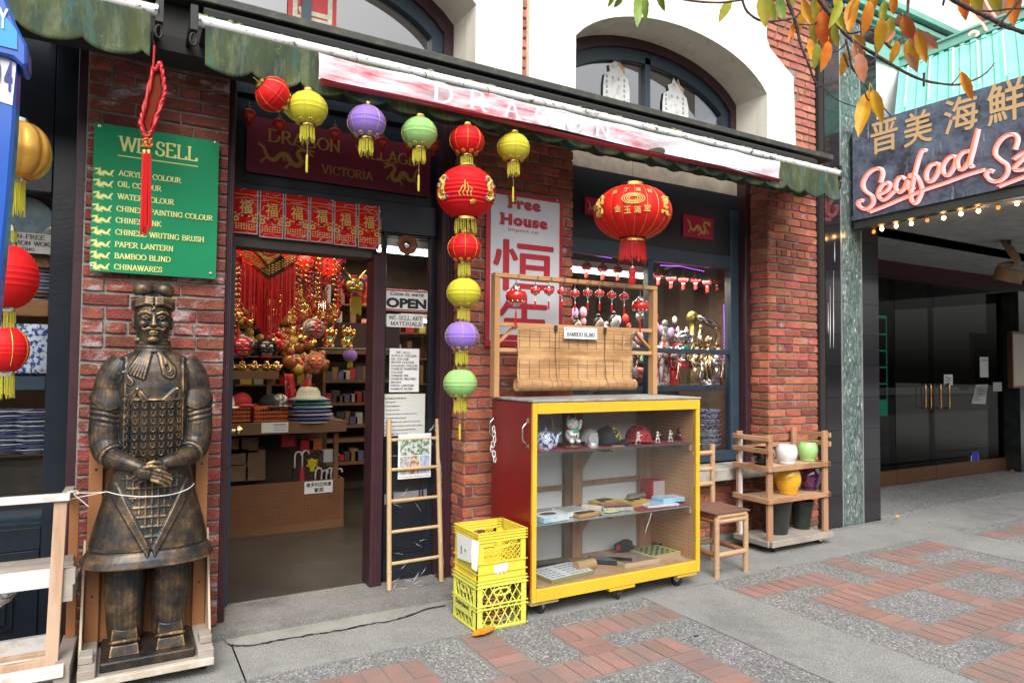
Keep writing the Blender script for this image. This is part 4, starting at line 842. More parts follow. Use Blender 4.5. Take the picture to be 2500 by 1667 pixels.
# ================================================================== Free House sign
wm = mat('white_enamel',(.55,.57,.6),.35,col2=(.49,.51,.55),ns=4); rm = mat('sign_red',(.36,.018,.03),.5)
t,xl,xr,zb,zt = sheet('wall_sign','tall white sign with red border reading Free House Import co. and big red characters','sign',1184,457,1373,845,4.12,rm,.012)
MB().box(xl+.035,xr-.03,4.117,4.1198,zb+.04,zt-.035).build('white_panel',wm,t)
b = MB(); yy = 4.1165
def slab(txt,xa,ya,xb,yb,h,bold,st='sans'):
    a = P(xa,yb,yy); e = P(xb,yb,yy); put_text(b,txt,(a.x,yy,a.z),(1,0,0),(0,0,1),e.x-a.x,h,st,bold,nrm=(0,-1,0))
def slabs(txt,xa,xb,yb,h):
    slab(txt,xa,0,xb,yb,h,.07,'wide'); a = P(xa,yb,yy); e = P(xb,yb,yy); n = len(txt); w_ = (e.x-a.x)/n
slabs('Free',1241,1320,508,.085); slabs('House',1222,1337,548,.085); slab('Import co.',1241,0,1318,567,.036,.0)
# slab serifs of the heavy letters
for txt,xa,xb,yb in (('Free',1241,1320,508),('House',1222,1337,548)):
    a = P(xa,yb,yy); e = P(xb,yb,yy)
    b.box(a.x-.008,a.x+.03,yy-.0025,yy-.0018,a.z,a.z+.014); b.box(a.x-.008,a.x+.03,yy-.0025,yy-.0018,a.z+.071,a.z+.085)
a = P(1204,698,yy); e = P(1352,698,yy); q = P(1204,582,yy); put_text(b,'恒',(a.x,yy,a.z-.02),(1,0,0),(0,0,1),e.x-a.x,q.z-a.z+.02,bold=.012,nrm=(0,-1,0))
a = P(1215,845,yy); e = P(1340,845,yy); q = P(1215,715,yy); put_text(b,'生',(a.x,yy,a.z+.05),(1,0,0),(0,0,1),e.x-a.x,q.z-a.z-.05,bold=.014,nrm=(0,-1,0))
b.build('lettering',rm,t)
b = MB()
for x,y in ((1360,490),(1188,826)): c = P(x,y,4.117); b.lathe([(.007,0),(.006,.003),(0,.004)],(c.x,4.117,c.z),10,Matrix.Rotation(pi/2,4,'X'))
b.build('screw',steel,t)
# ================================================================== left window
lw = thing('shop_window','dark navy window left of the brick pier, shelves of bowls behind the glass','window',(-1,YD,0))
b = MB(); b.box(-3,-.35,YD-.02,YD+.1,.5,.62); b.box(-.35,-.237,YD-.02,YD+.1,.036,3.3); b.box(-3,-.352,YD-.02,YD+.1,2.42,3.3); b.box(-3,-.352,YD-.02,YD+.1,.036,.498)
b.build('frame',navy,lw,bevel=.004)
MB().box(-.235,-.19,YW+.06,YD+.1,.036,3.3).build('jamb',plum,lw,bevel=.004)
b = MB()
z0_ = P(60,1140,YD).z
for i,(x0,x1,z0,z1) in enumerate(((-1.15,-.46,.1,.44),)):
    for q in (0,.03): 
        for bx in ((x0+q,x1-q,z1-q-.014,z1-q),(x0+q,x1-q,z0+q,z0+q+.014),(x0+q,x0+q+.014,z0+q+.015,z1-q-.015),(x1-q-.014,x1-q,z0+q+.015,z1-q-.015)): b.box(bx[0],bx[1],YD-.034,YD-.0205,bx[2],bx[3])
b.build('moulding',navy,lw)
MB().box(-3,-.352,YD+.04,YD+.046,.62,2.42).build('pane',glass('pane_glass'),lw)
shelfw = mat('orange_shelf',(.35,.15,.05),.6,col2=(.26,.1,.035),ns=8,stretch=(.2,1,1))
for i,(y,m_,h) in enumerate(((752,shelfw,.09),(935,navy2,.075),(640,shelfw,.055))):
    p = P(60,y,YD+.14); t = thing('shelf',['orange wooden shelf under the stacked bowls, left window','blue-grey shelf under the big patterned jar, left window','upper wooden shelf in the left window, under the wok notice'][i],'shelf',(-1,YD+.15,p.z)); MB().box(-2.6,-.36,YD+.10,YD+.52,p.z-h/2,p.z+h/2).build('board',m_,t,bevel=.003)
blue_w = mat('blue_white_china',(.62,.65,.72),.15,col2=(.04,.06,.25),ns=42,lo=.5,hi=.54,coat=.3)
stripe = mat('striped_china',(.6,.62,.68),.2,coat=.3); n = stripe.node_tree; gq = n.nodes.new('ShaderNodeNewGeometry'); wv = n.nodes.new('ShaderNodeTexWave'); wv.bands_direction = 'Z'; wv.inputs['Scale'].default_value = 16; wv.inputs['Distortion'].default_value = 0; n.links.new(gq.outputs['Position'],wv.inputs[0]); rr_ = n.nodes.new('ShaderNodeValToRGB'); rr_.color_ramp.elements[0].color = (.05,.06,.22,1); rr_.color_ramp.elements[1].color = (.6,.62,.68,1); rr_.color_ramp.elements[0].position = .3; rr_.color_ramp.elements[1].position = .5; n.links.new(wv.outputs['Fac'],rr_.inputs[0]); n.links.new(rr_.outputs[0],n.nodes['Principled BSDF'].inputs['Base Color'])
def bowl_stack(label,c,r,n_,m_,h=.028,group='stacked bowls and plates',deep=.075):
    t = thing('bowl_stack',label,'bowls',c,group)
    for i in range(n_):
        z = i*h; b = MB(); b.lathe([(r*.42,z),(r*.42,z+.01),(r*.6,z+.02),(r*.86,z+deep*.6),(r,z+deep),(r*.985,z+deep+.002),(r*.8,z+deep*.55),(0,z+.03)],c,28); b.build('bowl',m_,t,smooth=50)
    return t
c = P(100,735,YD+.28); bowl_stack('stack of white bowls with blue bands behind the big red lantern, left window',c,.135,7,stripe,.038,deep=.07)
c = P(92,918,YD+.28); t = thing('china_jar','big jar with blue flower pattern on the lower shelf, left window','jar',c); b = MB(); b.lathe([(.1,0),(.14,.02),(.155,.06),(.16,.27),(.155,.29),(.15,.29),(.15,.1),(0,.08)],c,32); b.build('jar',blue_w,t,smooth=40)
p = P(20,1090,YD+.3)
for i,x in enumerate((12,82)): 
    c = P(x,1105,YD+.26); bowl_stack(['pile of striped plates at the very left edge, bottom of the left window','pile of striped plates nearer the pier, bottom of the left window'][i],c,.13,9,stripe,.026,deep=.03)
MB().box(-2.6,-.36,YD+.1,YD+.5,.6,.63).build('window_board',navy2,lw)
card('notice','white notice about cast iron woks in the left window','notice',-30,560,128,610,[('TEFLON-FREE',.04,.69,.88,.92,'serif'),('CAST-IRON WOK',.04,.37,.97,.6,'serif'),('NO COATING',.16,.1,.72,.27,'serif')],YD+.036,mat('old_card',(.36,.35,.32),.6))
t = thing('wok_label','round wok with a pale blue paper label, top of the left window','wok',P(62,540,YD+.2)); c = P(66,545,YD+.2); b = MB(); b.lathe([(.19,0),(.17,.03),(.1,.05),(0,.055)],c,32,Matrix.Rotation(pi/2,4,'X')); b.build('wok',ironm,t,smooth=40)
b = MB(); b.lathe([(.135,0),(.0,.001)],(c.x,c.y-.065,c.z),28,Matrix.Rotation(pi/2,4,'X')); b.build('label',mat('wok_paper',(.3,.36,.38),.6,col2=(.1,.2,.35),ns=9),t)
# ================================================================== blue parking machine, close to the camera at the left edge
bl = mat('blue_enamel',(.008,.085,.42),.3,coat=.3); lb = mat('light_blue_panel',(.02,.28,.68),.35)
t = thing('parking_machine','blue parking machine cut by the left edge, white label with the digits 04','parking machine',P(0,400,1.2)); YB = 1.22
def pb(pts,y0,d,nm,m_,bev=.004):
    b = MB(); ps_ = [P(x,y,y0) for x,y in pts]; n_ = len(ps_); b.add([tuple(p) for p in ps_]+[tuple(p+Vector((0,d,0))) for p in ps_],[tuple(range(n_)),tuple(range(2*n_-1,n_-1,-1))]+[(i,i+n_,(i+1) % n_+n_,(i+1) % n_) for i in range(n_)]); return b.build(nm,m_,t,bevel=bev)
pb([(-300,-40),(5,-30),(18,8),(40,60),(60,100),(66,112),(66,158),(58,166),(30,140),(-300,60)],YB,.06,'hood',bl,.005)
pb([(-300,60),(42,150),(36,300),(22,480),(6,640),(-10,800),(-300,800)],YB+.012,.05,'body',bl,.004)
pb([(-300,0),(-2,22),(42,78),(42,122),(-300,40)],YB-.002,.002,'window',lb,0)
pb([(-300,20),(0,133),(40,155),(30,258),(-300,150)],YB+.0105,.0014,'label',mat('label_white',(.6,.62,.66),.5),0)
b = MB(); db = mat('digit_blue',(.02,.03,.2),.5)
a = P(9,222,YB+.0102); put_text(b,'4',a,(1,0,0),(.0,0,1),P(29,222,YB+.01).x-a.x,.045,bold=.03,nrm=(0,-1,0)); a = P(-22,214,YB+.0102); put_text(b,'0',a,(1,0,0),(0,0,1),P(5,222,YB+.01).x-a.x-.002,.045,bold=.03,nrm=(0,-1,0)); b.build('digit',db,t)
b = MB(); a = P(-6,68,YB-.0022); put_text(b,'Y',a,(1,0,.0),(.0,0,1),P(20,68,YB).x-a.x,.03,bold=.02,nrm=(0,-1,0)); b.build('lettering',mat('white_print2',(.75,.8,.85),.5),t)
# ================================================================== right shop window
YV = 4.45
rw = thing('shop_window','blue-grey shop window right of the brick pier, full of figurines','window',(3.95,YV,.65))
zb_,zt_ = .66,2.42; XA,XB = 2.94,4.93; xm = P(1586,760,YV).x
b = MB(); b.box(XA-.05,XB+.06,YV-.02,YV+.06,zb_,zb_+.09); b.box(XB-.045,XB+.06,YV-.02,YV+.06,zb_+.092,zt_+.55); b.box(XA-.05,XB-.047,YV-.02,YV+.06,zt_,zt_+.12); b.build('frame',navy2,rw,bevel=.004)
MB().box(xm-.03,xm+.03,YV-.015,YV+.05,zb_+.092,zt_-.002).build('mullion',navy2,rw,bevel=.003)
p = P(1700,858,YV); MB().box(xm+.032,XB-.047,YV-.012,YV+.04,p.z-.02,p.z+.02).build('glazing_bar',navy2,rw,bevel=.003); MB().box(XA,xm-.032,YV-.012,YV+.04,p.z-.02,p.z+.02).build('glazing_bar',navy2,rw,bevel=.003)
MB().box(XB+.062,5.064,YV-.1,YV+.06,.64,3.3).build('jamb',plum,rw,bevel=.004)
MB().box(XA-.05,XB+.06,YV+.0,YV+.05,zt_+.122,3.12).build('panel',mat('black_panel',(.012,.014,.018),.4),rw)
MB().box(XA-.05,XB+.06,YV+.0,YV+.05,3.122,3.4).build('upper_panel',mat('stained_cream',(.3,.26,.2),.8,col2=(.2,.17,.13),ns=6),rw)
gs = glass('window_glass',(.92,.94,.95),2.)
MB().box(XA,xm-.03,YV+.012,YV+.018,zb_+.09,zt_).build('pane',gs,rw); MB().box(xm+.03,XB-.045,YV+.012,YV+.018,zb_+.09,zt_).build('pane',gs,rw)
pk = mat('pink_sign',(.42,.006,.05),.5)
for (xa,ya,xb,yb,lb,yr) in ((1668,523,1741,577,'small pink sign with gold dragon above the right window, right of the giant lantern',0),(1428,480,1480,522,'pink dragon sign half hidden behind the giant lantern',0)):
    t,xl,xr,z0,z1 = sheet('dragon_sign',lb,'sign',xa,ya,xb,yb,YV-.012,pk,.008,'pink dragon signs'); b = MB(); dragon_mark(b,((xl+xr)/2,YV-.0145,(z0+z1)/2),(xr-xl)*.75,(z1-z0)*.8); b.build('dragon_emblem',goldp,t)
# purple light string
pur = mat('purple_led',(.5,.1,.9),.4,emis=(.45,.12,1),es=5)
t = thing('light_string','string of purple lights along the top and right side of the shop window','lights',P(1700,650,YV+.1)); b = MB()
def leds(pts,n_):
    ps_ = [P(x,y,YV+.08) for x,y in pts]; L_ = len(ps_)-1
    for i in range(n_):
        u = i/(n_-1)*L_; k = min(L_-1,int(u)); b.ball(ps_[k].lerp(ps_[k+1],u-k),.0035,6,4)
leds([(1614,648),(1660,650),(1718,662)],22); leds([(1395,615),(1440,622),(1492,630)],22); leds([(1767,745),(1768,800),(1768,875)],24); b.build('bulb',pur,t)['kind'] = 'stuff'

# shelf and window board
p = P(1700,945,YV+.2); t = thing('shelf','blue-grey shelf carrying the figurines in the shop window','shelf',(3.9,YV+.25,p.z)); SZ = p.z+.02; MB().box(2.95,4.9,YV+.06,YV+.5,p.z-.03,SZ).build('board',navy2,t,bevel=.003)
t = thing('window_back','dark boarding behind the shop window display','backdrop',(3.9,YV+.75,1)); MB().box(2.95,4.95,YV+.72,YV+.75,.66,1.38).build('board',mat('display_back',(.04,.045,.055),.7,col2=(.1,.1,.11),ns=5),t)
b = MB(); rr = random.Random(77)  # coloured balls added in place of bright reflections in the window glass
for i in range(150):
    x = 2.97+1.95*rr.random(); z = 1.3+.72*rr.random(); q = rr.uniform(.02,.05); b.k = i % 5; b.ball((x,YV+.62+.1*rr.random(),z),(q,q*.7,q*1.3),8,6)
b.build('reflection_trinket',[mat('reflection_pink',(.6,.25,.32),.3),mat('reflection_pale',(.6,.58,.6),.3),redm,mat('reflection_lilac',(.35,.25,.5),.3),silver],t,smooth=True)['kind'] = 'stuff'
MB().box(2.95,4.95,YV+.06,YV+.7,.68,.72).build('window_board',navy2,t)
# row of little pink lanterns hung inside
lp = lantern_proto('x',mat('pink_silk',(.62,.05,.06),.4),r=.05,h=.038,cap_r=.014,nrib=5,strip=0,deco=None,fr_m=RF,tail=False,fl=.05,capm=silver)
for i,(x,y,r_) in enumerate(((1432,651,13),(1471,656,13),(1508,659,12),(1607,670,12),(1638,679,12),(1668,682,12),(1698,682,12),(1727,689,12),(1751,686,11))):
    o = lp if i == 0 else dup(lp); o.location = P(x,y,YV+.4); o['group'] = 'little pink lanterns inside the window'; o['label'] = 'little pink lantern, '+['first','second','third','fourth','fifth','sixth','seventh','eighth','last'][i]+' from the left in the row inside the shop window'; k = r_/FPX*dd_of(x,y,YV+.4)/.05; o.scale = (k,k,k)
# ---- figurines
porc = mat('white_porcelain',(.75,.75,.72),.12,coat=.5); chrome = mat('chrome_lilac',(.75,.7,.8),.12,metal=1.,col2=(.5,.6,.55),ns=9); goldc = mat('bright_gold',(.95,.72,.35),.14,metal=1.,col2=(.8,.6,.5),ns=14); redg = mat('red_glaze',(.5,.01,.015),.12,coat=.6); grnb = mat('green_bib',(.02,.4,.3),.3); tan = mat('pale_skin',(.6,.45,.35),.4); blk = mat('black_gloss',(.01,.01,.012),.2)
def lucky_cat(label,c,H,body,ear,bib,base=None,paw=True,group=None,rz=0):
    t = thing('lucky_cat',label,'figurine',c,group); s_ = H; M = Matrix.Rotation(rz,4,'Z')
    def V(x,y,z): return Vector(c)+(M @ Vector((x,y,z)))*s_
    b = MB(); b.ball(V(0,0,.3),(.26*s_,.22*s_,.28*s_),20,14); b.ball(V(0,-.02,.68),(.25*s_,.2*s_,.2*s_),20,14); b.ball(V(-.14,-.17,.08),(.09*s_,.1*s_,.07*s_),10,8); b.ball(V(.14,-.17,.08),(.09*s_,.1*s_,.07*s_),10,8); b.tube([V(-.2,-.08,.42),V(-.18,-.2,.32),V(-.06,-.24,.28)],[.07*s_,.065*s_,.055*s_],10)
    for q in (-1,1): b.lathe([(.085*s_,0),(.05*s_,.1*s_),(.008*s_,.17*s_)],V(.15*q,0,.8),8)
    o = b.build('body',body,t,smooth=True)
    b = MB()
    for q in (-1,1): b.lathe([(.055*s_,0),(.03*s_,.07*s_),(.004*s_,.13*s_)],V(.15*q,-.045,.815),8)
    b.build('inner_ear',ear,t)
    if paw: b = MB(); b.tube([V(.2,-.02,.45),V(.3,-.04,.58),V(.31,-.06,.72)],[.07*s_,.06*s_,.055*s_],10); b.ball(V(.31,-.06,.75),.075*s_,10,8); b.build('raised_paw',body,t,smooth=True)
    b = MB(); b.tube([V(.2*cos(a),-.02+.19*sin(a),.5) for a in [2*pi*i/20 for i in range(20)]],.018*s_,6,closed=True); b.build('collar',redg,t)
    b = MB(); b.ball(V(0,-.19,.43),(.13*s_,.05*s_,.07*s_),12,8); b.build('bib',bib,t,smooth=True)
    b = MB(); b.ball(V(0,-.235,.24),(.055*s_,.02*s_,.1*s_),10,8); b.build('coin',goldc,t,smooth=True)
    b = MB()
    for q in (-1,1): b.ball(V(.09*q,-.2,.71),(.03*s_,.015*s_,.022*s_),8,6)
    b.ball(V(0,-.22,.655),.012*s_,6,5); b.build('eye',blk,t)
    if base: b = MB(); b.lathe([(.3*s_,-.12*s_),(.31*s_,-.05*s_),(.25*s_,.01*s_),(0,.01*s_)],c,20); b.build('base',base,t,smooth=40); t.location = c
    return t
lucky_cat('shiny chrome lucky cat with red ears on a red base in the shop window',P(1665,875,YV+.3)-Vector((0,0,.05)),.36,chrome,redg,grnb,redg)
# laughing figure with raised arms
def raised_buddha(label,c,s_):
    t = thing('laughing_statue',label,'statue',c)
    V = lambda x,y,z: Vector(c)+Vector((x,y,z))*s_
    b = MB(); b.ball(V(0,0,.34),(.17*s_,.15*s_,.18*s_),20,14); b.ball(V(0,.01,.55),(.13*s_,.1*s_,.12*s_),16,10); b.ball(V(0,-.03,.74),(.085*s_,.085*s_,.1*s_),16,12); b.ball(V(0,-.12,.4),(.1*s_,.06*s_,.09*s_),14,10)
    for q in (-1,1): b.ball(V(.085*q,-.03,.72),(.02*s_,.02*s_,.045*s_),8,6); b.tube([V(.1*q,0,.6),V(.22*q,-.01,.68),V(.2*q,-.02,.9)],[.06*s_,.05*s_,.035*s_],10); b.ball(V(.19*q,-.02,.95),(.04*s_,.03*s_,.05*s_),8,8)
    b.build('body',goldc,t,smooth=True); r = random.Random(8); b = MB()
    for i in range(22):
        a = r.uniform(0,2*pi); b.tube([V(.1*cos(a),.1*sin(a),.55),V((.17+.03*r.random())*cos(a+.1),.15*sin(a+.1),.32),V(.2*cos(a+.3),.17*sin(a+.3),.08)],[.02*s_,.035*s_,.03*s_],6)
    b.build('robe',goldc,t,smooth=True); b = MB()
    for i in range(26): a = 2*pi*i/26; b.ball(V(.22*cos(a),.18*sin(a),.03+.03*(i % 2)),(.04*s_,.04*s_,.035*s_),6,5)
    b.lathe([(.25*s_,-.02*s_),(.25*s_,.02*s_),(.2*s_,.06*s_),(0,.06*s_)],c,20); b.build('base',silver,t,smooth=True)
    b = MB(); b.ball(V(.02,0,1.03),(.3*s_,.1*s_,.06*s_),14,8,M=Matrix.Rotation(.35,4,'Y')); b.build('held_bowl',chrome,t,smooth=True)
    return t
SB = P(1730,938,YV+.3); raised_buddha('gold laughing statue with both arms raised, right side of the shop window',Vector((SB.x,SB.y,SZ)),.58)
def robed(label,c,s_,robe,skin,trim,child=False,group=None,hair=blk):
    t = thing('robed_figurine',label,'figurine',c,group); V = lambda x,y,z: Vector(c)+Vector((x,y,z))*s_
    b = MB(); b.lathe([(.17*s_,0),(.18*s_,.03*s_),(.13*s_,.3*s_),(.1*s_,.52*s_),(.13*s_,.66*s_),(.1*s_,.74*s_),(.03*s_,.78*s_)],c,20,sy=.75); 
    for q in (-1,1): b.tube([V(.11*q,0,.68),V(.17*q,-.06,.55),V(.06*q,-.14,.52)],[.05*s_,.06*s_,.045*s_],10); b.tube([V(.1*q,-.08,.5),V(.13*q,-.08,.3),V(.16*q,-.06,.12)],[.04*s_,.05*s_,.02*s_],8)
    b.build('robe',robe,t,smooth=True); b = MB(); b.ball(V(0,-.01,.87),(.07*s_,.075*s_,.09*s_),14,10); b.tube([V(0,0,.74),V(0,0,.82)],.03*s_,8); b.build('head',skin,t,smooth=True)
    b = MB(); b.ball(V(0,.02,.9),(.078*s_,.075*s_,.09*s_),12,8); b.ball(V(0,.02,1.0),.035*s_,8,6); b.build('hair',hair,t,smooth=True)
    b = MB(); b.tube([V(-.1,-.1,.7),V(-.03,-.14,.5),V(.02,-.15,.25),V(.03,-.14,.05)],.014*s_,6); b.tube([V(.1,-.1,.7),V(.04,-.14,.5),V(-.04,-.15,.2)],.014*s_,6); b.tube([V(.12*cos(a),.09*sin(a)-.0,.5) for a in [2*pi*i/16 for i in range(16)]],.016*s_,6,closed=True); b.build('trim',trim,t)
    if child:
        b = MB(); b.ball(V(-.08,-.1,1.12),.055*s_,10,8); b.ball(V(-.08,-.1,1.0),(.05*s_,.045*s_,.07*s_),10,8)
        for q in (-1,1): b.tube([V(-.08+.03*q,-.1,.97),V(-.08+.05*q,-.13,.88)],.02*s_,6); b.tube([V(-.08+.03*q,-.1,1.04),V(-.08+.06*q,-.14,1.02)],.016*s_,6)
        b.build('child',mat('grey_porcelain',(.5,.48,.5),.25),t,smooth=True)
    return t
def floral(nm,c1,c2,ns=30): return mat(nm,c1,.2,col2=c2,ns=ns,lo=.48,hi=.54,coat=.4)
a = P(1622,935,YV+.2); robed('tall robed figurine holding up a small child, left of the chrome cat',Vector((a.x,a.y,SZ)),.5,floral('robe_red',(.55,.5,.45),(.35,.03,.03)),tan,redg,True)
for i,(x,s_,m1,lb) in enumerate(((1408,.38,floral('robe_lilac',(.5,.42,.62),(.65,.6,.65)),'lilac robed figurine behind the white post of charms, far left in the shop window'),(1462,.40,floral('robe_silver',(.5,.47,.45),(.25,.1,.08)),'silver robed figurine behind the middle charms in the shop window'),(1500,.42,floral('robe_dark',(.12,.1,.12),(.4,.35,.4)),'dark haired figurine in black and silver behind the charms'),(1540,.34,floral('robe_cream',(.55,.48,.35),(.4,.2,.1)),'cream robed figurine behind the rightmost big charm'))):
    a = P(x,930,YV+.25); robed(lb,Vector((a.x,a.y,SZ)),s_*1.5,m1,tan if i != 2 else porc,goldc,group='robed figurines in the shop window')
a = P(1560,930,YV+.16); t = thing('red_bowl','red and white festive bowl low in the shop window','bowl',Vector((a.x,a.y,SZ))); MB().lathe([(.05,0),(.12,.1),(.13,.16),(.12,.16),(.1,.08),(0,.04)],(a.x,a.y,SZ),20).build('bowl',floral('bowl_red',(.5,.02,.02),(.6,.55,.5),20),t,smooth=True)
a = P(1690,940,YV+.45); t = thing('gold_vase','tall gold hat-shaped ornament behind the chrome cat','ornament',Vector((a.x,a.y,SZ))); b = MB(); b.ball((a.x,a.y,SZ+.66),(.07,.05,.06),14,10); b.tube([(a.x,a.y,SZ),(a.x,a.y,SZ+.6)],[.05,.03],10); b.build('ornament',mat('olive_gold',(.35,.3,.08),.3,metal=.8),t,smooth=True)
for i,(x,s_,m1,m2,lb) in enumerate(((1598,.3,porc,redg,'small white robed figurine in front of the mullion'),(1645,.24,redg,goldc,'small red and gold figurine at the foot of the chrome cat'),(1700,.3,goldc,chrome,'slim gilt figurine between the cat and the laughing statue'),(1520,.26,chrome,redg,'small silver figurine between the dark haired and cream ones'),(1575,.3,floral('robe_green',(.5,.45,.35),(.02,.25,.2)),redg,'green and cream figurine just left of the mullion'),(1435,.3,goldc,redg,'gilt figurine between the lilac and silver robed ones'),(1752,.3,chrome,goldc,'silver figurine at the far right of the window shelf'))):
    a = P(x,932,YV+.14); robed(lb,Vector((a.x,a.y,SZ)),s_*1.25,m1,tan,m2,group='robed figurines in the shop window')
for i,(x,r_,m_) in enumerate(((1600,.06,silver),(1640,.07,redg),(1700,.06,goldc),(1570,.07,blue_w))):
    a = P(x,1000,YV+.15); t = thing('ornament_ball',['small silver bowl under the window shelf','red glazed bowl under the window shelf','gilt bowl under the window shelf, near the china','blue and white bowl under the window shelf'][i],'bowl',Vector((a.x,a.y,.73))); MB().lathe([(r_*.4,0),(r_*.9,r_*.8),(r_,r_*1.5),(r_*.9,r_*1.5),(0,r_*.5)],(a.x,a.y,.73+.0),18).build('bowl',m_,t,smooth=True)
# stacked china by the window foot
c = P(1728,1066,YV+.2); bowl_stack('stack of blue and white china bowls wrapped in film, bottom right of the shop window',Vector((c.x,c.y,.725)),.125,8,blue_w,.045,deep=.07)
for i,x in enumerate((1640,1672)):
    c = P(x,1010,YV+.3); t = thing('glass_bottle',['clear glass bottle under the shelf, behind the case top','second clear glass bottle under the shelf, nearer the china stack'][i],'bottle',Vector((c.x,c.y,.73))); MB().lathe([(.05,0),(.05,.2),(.02,.27),(.02,.33)],(c.x,c.y,.73),16).build('bottle',glass('bottle_glass',(.75,.8,.8),2.),t,smooth=True)
# ================================================================== display case on castors
yel = mat('yellow_paint',(.72,.44,.03),.35,col2=(.66,.40,.03),ns=5,bump=.12,bs=30); layer(yel,(.45,.4,.33),16,.62,.67,stretch=(.5,1,2)); layer(yel,(.12,.08,.04),26,.66,.70,seed=4)
case_red = mat('case_red',(.22,.006,.006),.4,col2=(.17,.006,.006),ns=3); layer(case_red,(.4,.3,.25),40,.74,.76)
CX0,CX1,CY0,CY1,CZ0,CZ1 = 2.14,3.50,3.47,3.98,.10,1.285
ca = thing('display_case','yellow framed glass display case with red side, standing on castors in front of the window','display case',(2.8,3.7,0))
MB().box(CX0,CX0+.018,CY0+.012,CY1,CZ0+.02,CZ1-.004).build('side_panel',case_red,ca,bevel=.002)
pegm = mat('pegboard',(.5,.27,.12),.6,col2=(.45,.23,.1),ns=5)
o = MB().box(CX1-.03,CX1-.024,CY0+.02,CY1,CZ0+.05,CZ1-.02).build('peg_panel',pegm,ca)
b = MB(); 
for i in range(17):
    for j in range(38): y = CY0+.06+.0255*i; z = .2+.0275*j; b.add([(CX1-.0305,y+.0035*cos(a),z+.0035*sin(a)) for a in [pi/3*q for q in range(6)]],[(0,1,2,3,4,5)])
b.build('peg_hole',dark,ca)['kind'] = 'stuff'
b = MB(); b.box(CX0,CX0+.03,CY0-.012,CY0+.01,CZ0,CZ1); b.build('stile',yel,ca,bevel=.002); MB().box(CX1-.03,CX1+.004,CY0-.012,CY0+.012,CZ0,CZ1-.06).build('stile',yel,ca,bevel=.002)
MB().box(CX0+.031,CX1+.004,CY0-.014,CY0+.01,CZ1-.07,CZ1-.003).build('top_rail',yel,ca,bevel=.003); MB().box(CX0+.031,CX1-.031,CY0-.014,CY0+.01,CZ0,CZ0+.075).build('bottom_rail',yel,ca,bevel=.003)
topm = mat('worn_top',(.33,.34,.36),.35,col2=(.2,.19,.18),ns=9,bump=.2,stretch=(1,3,1)); MB().box(CX0-.006,CX1+.012,CY0-.018,CY1,CZ1,CZ1+.014).build('top',topm,ca,bevel=.003)
MB().box(CX0,CX1,CY0+.01,CY1,CZ0+.055,CZ0+.075).build('deck',mat('deck_board',(.42,.24,.13),.6,col2=(.5,.4,.33),ns=9,lo=.5,hi=.7),ca)
cw = mat('case_wood',(.45,.27,.15),.65,col2=(.24,.13,.07),ns=6,stretch=(1,1,.15))
bw_ = mat('white_back',(.84,.86,.88),.4,col2=(.78,.82,.85),ns=2)
p1 = P(1376,1200,CY1-.03).x; p2 = P(1414,1200,CY1-.03).x
MB().box(CX0+.02,CX1-.03,CY1-.008,CY1,CZ0+.076,CZ1-.004).build('back_panel',bw_,ca)
MB().box(p1,p1+.05,CY1-.05,CY1-.009,CZ0+.076,CZ1-.004).build('post',mat('dark_case_wood',(.2,.12,.075),.7,col2=(.14,.08,.05),ns=6),ca); MB().box(p1+.052,p2,CY1-.07,CY1-.009,CZ0+.076,CZ1-.004).build('post',cw,ca)
MB().box(CX1-.13,CX1-.09,CY1-.05,CY1-.009,CZ0+.076,CZ1-.004).build('post',cw,ca); MB().box(CX1-.088,CX1-.032,CY1-.06,CY1-.009,CZ0+.076,CZ1-.004).build('post',mat('pale_case_wood',(.45,.28,.15),.65),ca)
zr = P(1500,1175,CY1).z; MB().box(CX0+.02,p1-.002,CY1-.03,CY1-.009,zr-.015,zr+.015).build('back_rail',cw,ca); MB().box(p2+.002,CX1-.132,CY1-.03,CY1-.009,zr+.0,zr+.03).build('back_rail',cw,ca)
S1 = P(1310,1104,CY0+.03).z; S2 = P(1304,1281,CY0+.03).z
shg = mat('shelf_edge_glass',(.05,.1,.09),.1,coat=.5)
felt = mat('red_shelf_lining',(.22,.035,.04),.7); 
MB().box(CX0+.02,CX1-.032,CY0+.02,CY1-.09,S1-.008,S1-.002).build('shelf',shg,ca); MB().box(CX0+.025,CX1-.035,CY0+.03,CY1-.1,S1-.0015,S1).build('shelf_lining',felt,ca)
MB().box(CX0+.02,CX1-.032,CY0+.02,CY1-.09,S2-.008,S2-.002).build('shelf',mat('grey_glass',(.2,.23,.23),.1,coat=.5),ca); MB().box(3.0,CX1-.035,CY0+.03,CY1-.1,S2-.0015,S2).build('shelf_lining',felt,ca)
for z in (S1,S2):
    xx = (p1+.052+p2)/2; b = MB(); b.prism([(0,0),(0,-.05),(.36,-.028),(.36,0)],(xx,CY1-.07,z-.009),(0,-1,0),(0,0,1),(.022,0,0)); b.build('bracket',cw,ca)
    b = MB(); b.prism([(0,-.01),(0,-.2),(.17,-.01)],(xx+.024,CY1-.08,z-.009),(0.5,-.5,0),(0,0,1),(-.02,0,0)); b.build('gusset',cw,ca)
    MB().box(CX1-.052,CX1-.032,CY0+.03,CY1-.06,z-.055,z-.009).build('cleat',cw,ca)
cg = glass('case_glass',(.97,.98,.98),1.3,dirt=0); MB().box(CX0+.03,CX1-.03,CY0+.0,CY0+.004,CZ0+.075,CZ1-.07).build('front_glass',cg,ca)
b = MB()
b.tube([(CX0,CY0+.05,z_) if False else (CX0-.005-.035*min(1,sin(max(0,min(pi,(z_-.0)*pi)))*1.6),CY0+.045,1.03+.135*z_) for z_ in [i/12 for i in range(13)]],.006,8); b.build('handle',steel,ca,smooth=True)
